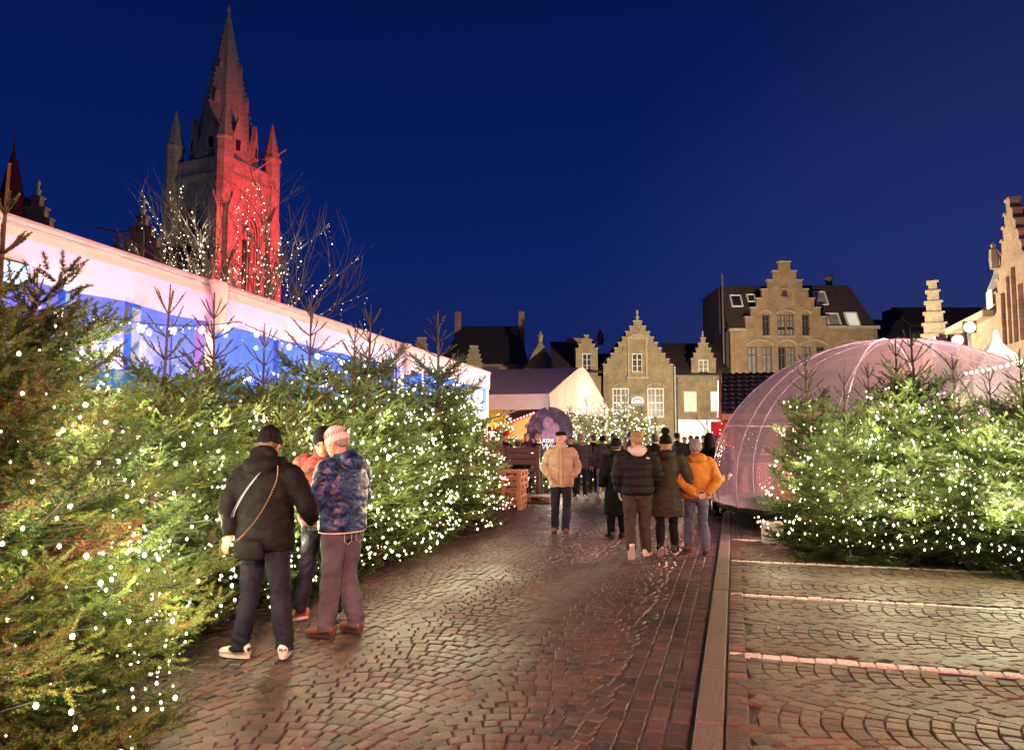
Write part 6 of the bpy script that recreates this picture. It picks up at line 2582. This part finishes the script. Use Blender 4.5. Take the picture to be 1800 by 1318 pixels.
    if hw in ('hair', 'flatcap', 'long'):
        if hw == 'flatcap':
            shell([(1.585, -.045, .060, .050), (1.62, -.035, .080, .075), (1.67, -.03, .084, .080), (1.69, -.03, .07, .06)], 0, hmx, 'hair', .004)
        else:
            shell([(1.575, -.060, .050, .035), (1.60, -.050, .078, .062), (1.65, -.030, .089, .090), (1.69, -.008, .089, .107), (1.73, -.004, .077, .093), (1.76, -.004, .045, .06), (1.768, -.004, .01, .01)], 0, hmx, 'hair', .012, 30)
        if hw == 'long':
            shell([(1.34, -.10, .075, .03), (1.42, -.10, .095, .045), (1.52, -.075, .092, .055), (1.62, -.05, .092, .07), (1.70, -.03, .085, .085)], 0, hmx, 'long_hair', .012, 20)
    if hw == 'flatcap':
        b = MB()
        ks_ = smoothsec([(1.672, -.004, .086, .104), (1.690, .002, .094, .115), (1.715, .006, .092, .113), (1.738, .002, .068, .086), (1.747, 0, .02, .02)], 3)
        b.rings([(hp((0, q_[1], q_[0])), hx * float(q_[2]), hy * float(q_[3])) for q_ in ks_], 24)
        b.ell(hp((0, .118, 1.682)), (.074, .052, .013), 16, 7, hm)
        link('flat_cap', evaluated(b, .008, 2, .4), s.get('hatmat', F_BLACK), root, True)
    if hw in ('beanie', 'pompom'):
        shell([(1.570, -.062, .048, .030), (1.60, -.052, .074, .056), (1.65, -.036, .082, .076), (1.67, -.03, .07, .06)], 0, hmx, 'hair', .006, 30)
        prof = [(1.625, -.012, .086, .100), (1.64, -.010, .094, .112), (1.675, -.005, .095, .112), (1.685, -.005, .090, .105), (1.72, -.004, .086, .100), (1.755, -.004, .066, .078), (1.780, -.004, .030, .036), (1.785, -.004, .008, .008)]
        hat = shell(prof, 0, s.get('hatmat', F_BLACK), 'beanie', .004, 40)
        if s.get('hatbands'):
            for (z_, r_) in ((1.700, .0915), (1.715, .0905), (1.690, .0925)):
                b = MB()
                for j in range(26):
                    a = 2 * math.pi * j / 26
                    b.octa(hp((r_ * 1.0 * math.cos(a), -.004 + r_ * 1.16 * math.sin(a), z_)), .0065)
                b.build('knit_band', F_CHAR if z_ != 1.690 else F_BLACK, hat)
        if hw == 'pompom':
            b = MB().ell(hp((0, -.01, 1.825)), (.060, .060, .055), 18, 12)
            me_ = evaluated(b, .007, 1, .4)
            displace(me_, lambda co, no: nz(co, 60, 60, 60) * .014)
            link('pompom', me_, s.get('hatmat', F_BLACK), hat, True)
        if s.get('longhair'):
            shell([(1.36, -.085, .06, .03), (1.46, -.085, .085, .045), (1.56, -.06, .085, .055), (1.64, -.04, .082, .07)], 0, hmx, 'hair', .012, 20)
    if hw == 'hoodup':
        b = MB()
        ks_ = smoothsec([(1.44, -.02, .12, .12), (1.52, -.02, .115, .12), (1.62, -.02, .115, .125), (1.70, -.02, .105, .12), (1.77, -.03, .06, .075), (1.80, -.04, .02, .02)], 3)
        b.rings([(hp((0, q_[1], q_[0])), hx * float(q_[2]), hy * float(q_[3])) for q_ in ks_], 22)
        link('hood', evaluated(b, .011, 2, .4), s['jacket'], root, True)
    if hw == 'santa':
        b = MB()
        b.rings([(hp((0, -.005, 1.66)), hx * .095, hy * .112), (hp((0, -.005, 1.70)), hx * .095, hy * .112)], 20)
        b.build('hat_trim', F_WHITE, root, True)
        b = MB()
        b.tube([hp((0, -.005, 1.69)), hp((0, -.02, 1.78)), hp((.05, -.06, 1.84)), hp((.12, -.08, 1.80))], [.095, .07, .04, .015], 14)
        b.build('santa_hat', F_RED, root, True)
    if s.get('scarf'):
        b = MB()
        b.tube([(math.cos(t_) * .095, math.sin(t_) * .088, 1.475 + .012 * math.sin(t_ * 2)) for t_ in np.linspace(0, 6.283, 22)], .040, 10, False)
        link('scarf', evaluated(b, .012, 3, .5), s['scarf'], root, True)
    return root, hp


WALK_L = [((-.10, .10, .50), (-.11, .16, .095), 4, 0), ((.10, -.02, .50), (.11, -.24, .15), -4, -38)]
WALK_R = [((-.10, -.04, .50), (-.11, -.26, .16), 4, -45), ((.10, .09, .50), (.11, .14, .095), -4, 0)]


def g2(px, py):
    """point of the ground seen at a photo pixel"""
    r = (px - 900) / F
    u = (659 - py) / F
    cy, cz = math.cos(PITCH) - u * math.sin(PITCH), math.sin(PITCH) + u * math.cos(PITCH)
    k = -CAMZ / cz
    return (r * k, cy * k)


GP = 'people on the market street'
# 1: black coat, back to the camera
x, y = g2(462, 1158)
P1, hp1 = person(dict(pos=(x, y), h=1.74, yaw=-12, seed=1, vox=.009, label='person in black coat and dark jeans with white trainers, back turned, before the firs', group=GP, jacket=F_BLACK, jacket_kind='coat', hem=.82, wide=1.06, deep=1.06,
                      sleeve=1.06, collar='highhood', trousers=F_NAVYJ, shoes=L_WHITE, sole=L_WHITE, shoe_mark=True, head='beanie', hatmat=F_BLACK, turn=-8, nod=10, legw=1.08,
                      arms=[((-.29, -.06, 1.16), (-.27, -.06, .92)), ((.33, .04, 1.15), (.26, .24, 1.02))],
                      legs=[((-.13, .02, .50), (-.17, -.03, .09), 82, 0), ((.11, .04, .50), (.145, .06, .09), 20, 0)],
                      handspec=[((-.35, -.15, -.9), (.3, .9, 0), (-.9, .2, .3), .7), None]))
# shoulder strap and chain
b = MB()
pts = [(.10, -.150, 1.47), (.02, -.172, 1.40), (-.08, -.185, 1.27), (-.17, -.165, 1.14), (-.235, -.10, 1.06)]
for p_, q_ in zip(pts[:-1], pts[1:]):
    b.bar(p_, q_, .004, .034)
b2_ = MB()
ks = smoothsec(pts, 5)
vs = []
for q_ in ks:
    c = Vector(q_)
    vs += [c + Vector((-.016, -.004, -.012)), c + Vector((.016, -.004, .012))]
b2_.add(vs, [(2 * i, 2 * i + 1, 2 * i + 3, 2 * i + 2) for i in range(len(ks) - 1)])
st_ = b2_.build('bag_strap', M('blue_strap', (.10, .12, .30), (.07, .08, .22), rough=.5), P1)
b2_ = MB()
b2_.add([v + Vector((.007, -.002, .005)) if i % 2 else v + Vector((.028, -.002, .020)) for i, v in enumerate(vs)], [(2 * i, 2 * i + 1, 2 * i + 3, 2 * i + 2) for i in range(len(ks) - 1)])
b2_.build('strap_edge', F_WHITE, st_)
b = MB()
ch_pts = smoothsec([(.15, -.115, 1.46), (.17, -.165, 1.36), (.11, -.188, 1.20), (.02, -.192, 1.06), (-.08, -.190, .95), (-.14, -.185, .90)], 9)
for i, q_ in enumerate(ch_pts):
    b.ell(tuple(float(v) for v in q_), (.005, .004, .008), 6, 4)
b.build('bag_chain', M('brass_chain', (.28, .15, .09), rough=.4, metallic=.6), P1)
b = MB()
b.rings([((-.02, -.20, .77), (.11, 0, 0), (0, .03, 0)), ((-.02, -.20, .79), (.13, 0, 0), (0, .045, 0)), ((-.03, -.205, .89), (.12, 0, 0), (0, .04, 0)), ((-.03, -.205, .91), (.10, 0, 0), (0, .025, 0))], 18)
b.build('shoulder_bag', F_BLACK, P1, True)

# 2: blue camouflage jacket, seen from the side and back
x, y = g2(598, 1118)
P2, hp2 = person(dict(pos=(x, y), h=1.76, yaw=62, seed=2, vox=.009, label='person in blue camouflage jacket and grey jeans with striped knit hat', group=GP, jacket=F_CAMO, jacket_kind='puffer', quilt=False, hem=.86, wide=1.05, deep=1.05, sleeve=1.12, collar='hood',
                      trousers=F_GREYJ, shoes=L_BROWN, sole=L_SOLE_D, head='beanie', hatmat=F_PINKK, hatbands=True, nod=24, turn=-4, legw=1.14, hairmat=H_GREY,
                      arms=[((-.26, .05, 1.14), (-.12, .30, 1.10)), ((.28, .02, 1.13), (.13, .29, 1.09))],
                      legs=[((-.10, .02, .50), (-.12, .05, .09), 8, 0), ((.10, .02, .50), (.12, -.06, .09), -10, 0)]))
b = MB()
b.box((0, .40, 1.10), (.075, .012, .15), rx=R(-50))
ph = thing('phone', 'phone held by the person in the camouflage jacket', 'phone', Vector((x, y, .012)) + (Matrix.Rotation(R(62), 3, 'Z') @ Vector((0, .395, 1.12))), R(62))
MB().box((0, 0, 0), (.075, .010, .15), rx=R(-55)).build('case', L_BLACK, ph)
MB().box((0, -.0062, .0035), (.066, .002, .138), rx=R(-55)).build('screen', EM('phone_screen', (.8, .6, .9), 1.2), ph)
# belt line and pocket stitching on the grey jeans
for sx in (-1, 1):
    pk = MB()
    c = Vector((sx * .075, -.128, .83))
    pk.tube([c + Vector((-.045, 0, .04)), c + Vector((-.045, -.003, -.035)), c + Vector((0, -.006, -.06)), c + Vector((.045, -.003, -.035)), c + Vector((.045, 0, .04))], .0022, 5)
    pk.build('pocket_stitching', L_SOLE, P2)
hm_ = MB()
hm_.tube([(.222 * math.cos(a), .168 * math.sin(a), .868) for a in np.linspace(0, 6.283, 36)], .006, 6, False)
hm_.build('shirt_hem', F_WHITE, P2)

# 3: red jacket, behind the two
x, y = g2(552, 1088)
P3, hp3 = person(dict(pos=(x + .06, y + .02), h=1.78, yaw=168, seed=3, vox=.010, label='person in red patterned jacket and black beanie, head bowed, between the two others', group=GP, jacket=F_REDP, jacket_kind='puffer', wide=1.05, sleeve=1.1, collar='stand',
                      trousers=F_NAVYJ, shoes=L_ORANGE, sole=L_SOLE, head='beanie', hatmat=F_BLACK, nod=34, turn=-20, hairmat=H_DARK, arms='front', face=True,
                      legs=[((-.11, .02, .50), (-.13, .0, .09), 10, 0), ((.11, .05, .50), (.16, .10, .09), -40, 0)]))
hb_ = MB()
hb_.tube([(.085 * math.cos(a), .02, 1.52 + .075 * math.sin(a)) for a in np.linspace(.2, 2.9, 12)], .013, 6)
hb_.build('orange_trim', M('orange_trim', (.85, .16, .03), rough=.5), P3)

# 4: beige jacket, walking to the camera
x, y = g2(987, 938)
P4, hp4 = person(dict(pos=(x, y), h=1.76, yaw=178, seed=4, vox=.010, label='person in beige jacket and black flat cap walking towards the camera', group=GP, jacket=F_BEIGE, jacket_kind='coat', front=True, hem=.79, wide=1.0, sleeve=.93, collar='stand',
                      trousers=F_NAVYJ, shoes=L_BROWN, head='flatcap', hatmat=F_BLACK, hairmat=H_GREY, turn=18, nod=-2, arms='pocket', hands=True, face=True,
                      legs=[((-.09, .05, .50), (-.07, .14, .095), 2, 6), ((.10, .00, .50), (.11, -.05, .09), -10, 0)]))

# 5: black puffer with white hood, walking away
x, y = g2(1122, 979)
P5, hp5 = person(dict(pos=(x, y), h=1.74, yaw=-3, seed=5, vox=.010, label='person in black quilted jacket with white hood and pale trainers walking away', group=GP, jacket=F_BLACK2, jacket_kind='puffer', pitch=.115, hem=.85, wide=1.06, sleeve=1.18, collar=None,
                      trousers=F_BROWN, shoes=L_WHITE, sole=L_SOLE, head='hair', hairmat=H_FAIR, turn=-14, legw=1.15, arms=[((-.28, -.03, 1.14), (-.25, .10, .90)), ((.28, -.04, 1.14), (.24, .12, .92))],
                      legs=[((-.11, .02, .50), (-.12, -.20, .155), 6, -62), ((.10, .06, .50), (.12, .06, .09), -24, 0)]))
b = MB()
b.tube([(math.cos(t_) * .098, math.sin(t_) * .09 - .01, 1.495 + .015 * math.sin(t_)) for t_ in np.linspace(0, 6.283, 22)], .046, 10, False)
b.ell((0, -.115, 1.475), (.115, .055, .075), 16, 9)
link('hood', evaluated(b, .010, 3, .5), F_WHITE, P5, True)
b = MB()
b.box((.135, -.166, 1.385), (.052, .008, .012), ry=R(12))
b.box((.130, -.166, 1.374), (.040, .008, .009), ry=R(12))
b.build('jacket_badge', F_WHITE, P5)

# 6: long black coat, pompom hat
x, y = g2(1173, 976)
P6, hp6 = person(dict(pos=(x, y), h=1.68, yaw=-6, seed=6, vox=.010, label='person in long black coat and pompom hat walking away beside the white hood', group=GP, jacket=F_OLIVE, jacket_kind='long', hem=.56, wide=1.08, deep=1.08, sleeve=1.12, collar='bighood',
                      trousers=F_BLACK, shoes=L_BLACK, sole=L_SOLE, head='pompom', hatmat=F_BLACK, longhair=True, hairmat=H_FAIR, legw=.92, arms=[((-.29, .0, 1.14), (-.22, .14, 1.0)), ((.32, -.03, 1.13), (.22, .12, .98))],
                      legs=[((-.10, -.02, .50), (-.11, -.14, .14), 8, -42), ((.10, .05, .50), (.12, .06, .09), -16, 0)]))
# 7: ochre jacket, hands behind the back
x, y = g2(1226, 974)
P7, hp7 = person(dict(pos=(x, y), h=1.62, yaw=4, seed=7, vox=.010, label='person in ochre padded jacket with hands clasped behind the back', group=GP, jacket=F_ORANGE, jacket_kind='puffer', quilt=False, hem=.84, wide=1.10, deep=1.06, sleeve=1.14, collar='bighood',
                      trousers=F_BLUEJ, shoes=L_BROWN, head='hair', hairmat=H_GREY, legw=1.0, arms='behind',
                      handspec=[((.8, -.25, -.35), (0, -.3, .9), (0, 0, 1), .6), ((-.8, -.25, -.3), (0, -.3, .9), (0, 0, 1), .6)],
                      legs=[((-.10, .10, .50), (-.11, .13, .09), 6, 0), ((.10, .0, .50), (.11, -.10, .095), -8, -8)]))
# 8: dark coat partly hidden
x, y = g2(1086, 948)
person(dict(pos=(x, y + .1), h=1.62, yaw=15, seed=8, label='person in dark ankle coat and cap half hidden by the white hood', group=GP, jacket=F_BLACK, jacket_kind='long', hem=.40, wide=1.05, trousers=F_BLACK, shoes=L_BLACK, head='beanie', hatmat=F_BLACK, turn=40, hairmat=H_DARK, collar='stand'))
# 9, 10: two people with backs turned by the firs
x, y = g2(1022, 876)
person(dict(pos=(x, y), h=1.72, yaw=-4, seed=9, label='grey haired person in charcoal jacket and dark jeans facing the lit firs', group=GP, jacket=F_CHAR, jacket_kind='coat', wide=1.08, trousers=F_NAVYJ, shoes=L_WHITE, sole=L_SOLE, head='hair', hairmat=H_GREY, scarf=F_GREY))
x, y = g2(1060, 876)
person(dict(pos=(x, y), h=1.66, yaw=5, seed=10, label='person in black jacket and light blue jeans facing the lit firs', group=GP, jacket=F_CHAR, jacket_kind='puffer', quilt=False, wide=1.08, collar='hood', trousers=F_LJ, shoes=L_WHITE, sole=L_SOLE, head='beanie', hatmat=F_BLACK,
            legs=[((-.09, .02, .50), (-.10, 0, .09), 6, 0), ((.10, .02, .50), (.12, .04, .09), -12, 0)]))
# 11: striding to the left
x, y = g2(945, 866)
person(dict(pos=(x, y), h=1.74, yaw=70, seed=11, label='person in dark coat striding left behind the beige jacket', group=GP, jacket=F_NAVYJ, jacket_kind='coat', trousers=F_BLACK, shoes=L_BLACK, head='hair', hairmat=H_FAIR, scarf=F_WHITE,
            legs=[((-.10, .20, .52), (-.10, .34, .10), 4, 8), ((.10, -.12, .50), (.10, -.38, .16), -4, -35)]))
# people by the stalls
rows_ = [
    (876, 20.6, 1.66, 30, dict(jacket=F_TAUPE, jacket_kind='long', hem=.6, head='long', hairmat=H_BROWN, trousers=F_BLACK, label='long haired person in taupe coat near the tent post')),
    (889, 22.2, 1.72, 60, dict(jacket=F_BLACK, head='santa', hairmat=H_BROWN, trousers=F_BLACK, label='person in black coat with a red santa hat')),
    (926, 22.8, 1.74, 170, dict(jacket=F_DRED, head='hair', hairmat=H_GREY, trousers=F_NAVYJ, face=True, label='person in dark red coat facing the camera before the wooden stall')),
    (911, 21.9, 1.52, -20, dict(jacket=F_NAVYJ, head='hair', hairmat=H_DARK, trousers=F_NAVYJ, scarf=F_GREY, label='dark haired person bowed behind the plank bench')),
    (919, 21.5, 1.42, 150, dict(jacket=F_OLIVE, head='hair', hairmat=H_DARK, trousers=F_BLACK, face=True, label='shorter person with dark hair beside the plank bench')),
    (862, 21.4, 1.66, 120, dict(jacket=F_WHITE, head='long', hairmat=H_DARK, trousers=F_BLACK, face=True, label='person in pale jacket beside the tent corner')),
    (1108, 23.0, 1.80, -60, dict(jacket=F_DRED, head='hair', hairmat=H_DARK, trousers=F_BLACK, label='dark haired person in brown red jacket looking right by the firs')),
    (1150, 19.5, 1.70, 20, dict(jacket=F_BLACK, head='hair', hairmat=H_BROWN, trousers=F_NAVYJ, label='bare headed person in dark jacket seen between the walking couple')),
    (1202, 27.5, 1.62, 165, dict(jacket=F_BLACK, head='hair', hairmat=H_DARK, trousers=F_BLACK, face=True, label='person facing the camera before the shop, nearest the drainpipe')),
    (1213, 27.0, 1.66, 175, dict(jacket=F_BLACK2, head='beanie', hatmat=F_DRED, trousers=F_BLACK, face=True, label='person in dark red knit hat facing the camera before the shop')),
    (1224, 28.2, 1.64, 190, dict(jacket=F_CHAR, head='beanie', hatmat=F_CHAR, trousers=F_NAVYJ, face=True, label='person in charcoal hat before the shop window')),
    (1247, 16.2, 1.70, -50, dict(jacket=F_BLACK, jacket_kind='puffer', quilt=False, head='hoodup', trousers=F_BLACK, wide=1.1, label='person in black with hood up near the dome')),
    (1262, 17.0, 1.68, 140, dict(jacket=F_NAVYJ, head='hair', hairmat=H_BROWN, trousers=F_BLACK, scarf=F_WHITE, face=True, label='person in navy with pale scarf beside the hooded person')),
    (1042, 22.6, 1.70, 25, dict(jacket=F_BLACK, head='hair', hairmat=H_DARK, trousers=F_BLACK, label='dark haired person standing between the two who face the firs')),
    (1004, 21.4, 1.64, 150, dict(jacket=F_BLACK, head='long', hairmat=H_BROWN, trousers=F_NAVYJ, face=True, label='long haired person in black at the shoulder of the beige jacket')),
    (1188, 24.5, 1.74, -30, dict(jacket=F_BLACK2, head='beanie', hatmat=F_BLACK, trousers=F_BLACK, label='person in black hat between the pompom hat and the shop')),
    (1236, 24.0, 1.68, 160, dict(jacket=F_CHAR, head='hair', hairmat=H_DARK, trousers=F_BLACK, face=True, label='person in charcoal jacket behind the ochre jacket')),
    (1078, 21.0, 1.72, 10, dict(jacket=F_CHAR, head='hair', hairmat=H_BROWN, trousers=F_NAVYJ, label='brown haired person in charcoal left of the dark ankle coat')),
]
for i, (px_, D_, h_, yw, kw) in enumerate(rows_):
    d = dict(pos=((px_ - 900) / F * D_, D_), h=h_, yaw=yw, seed=20 + i, shoes=L_BLACK, group=GP, vox=.017)
    d.update(kw)
    person(d)

# person seated inside the dome

bpy.data.scenes.remove(TMP)
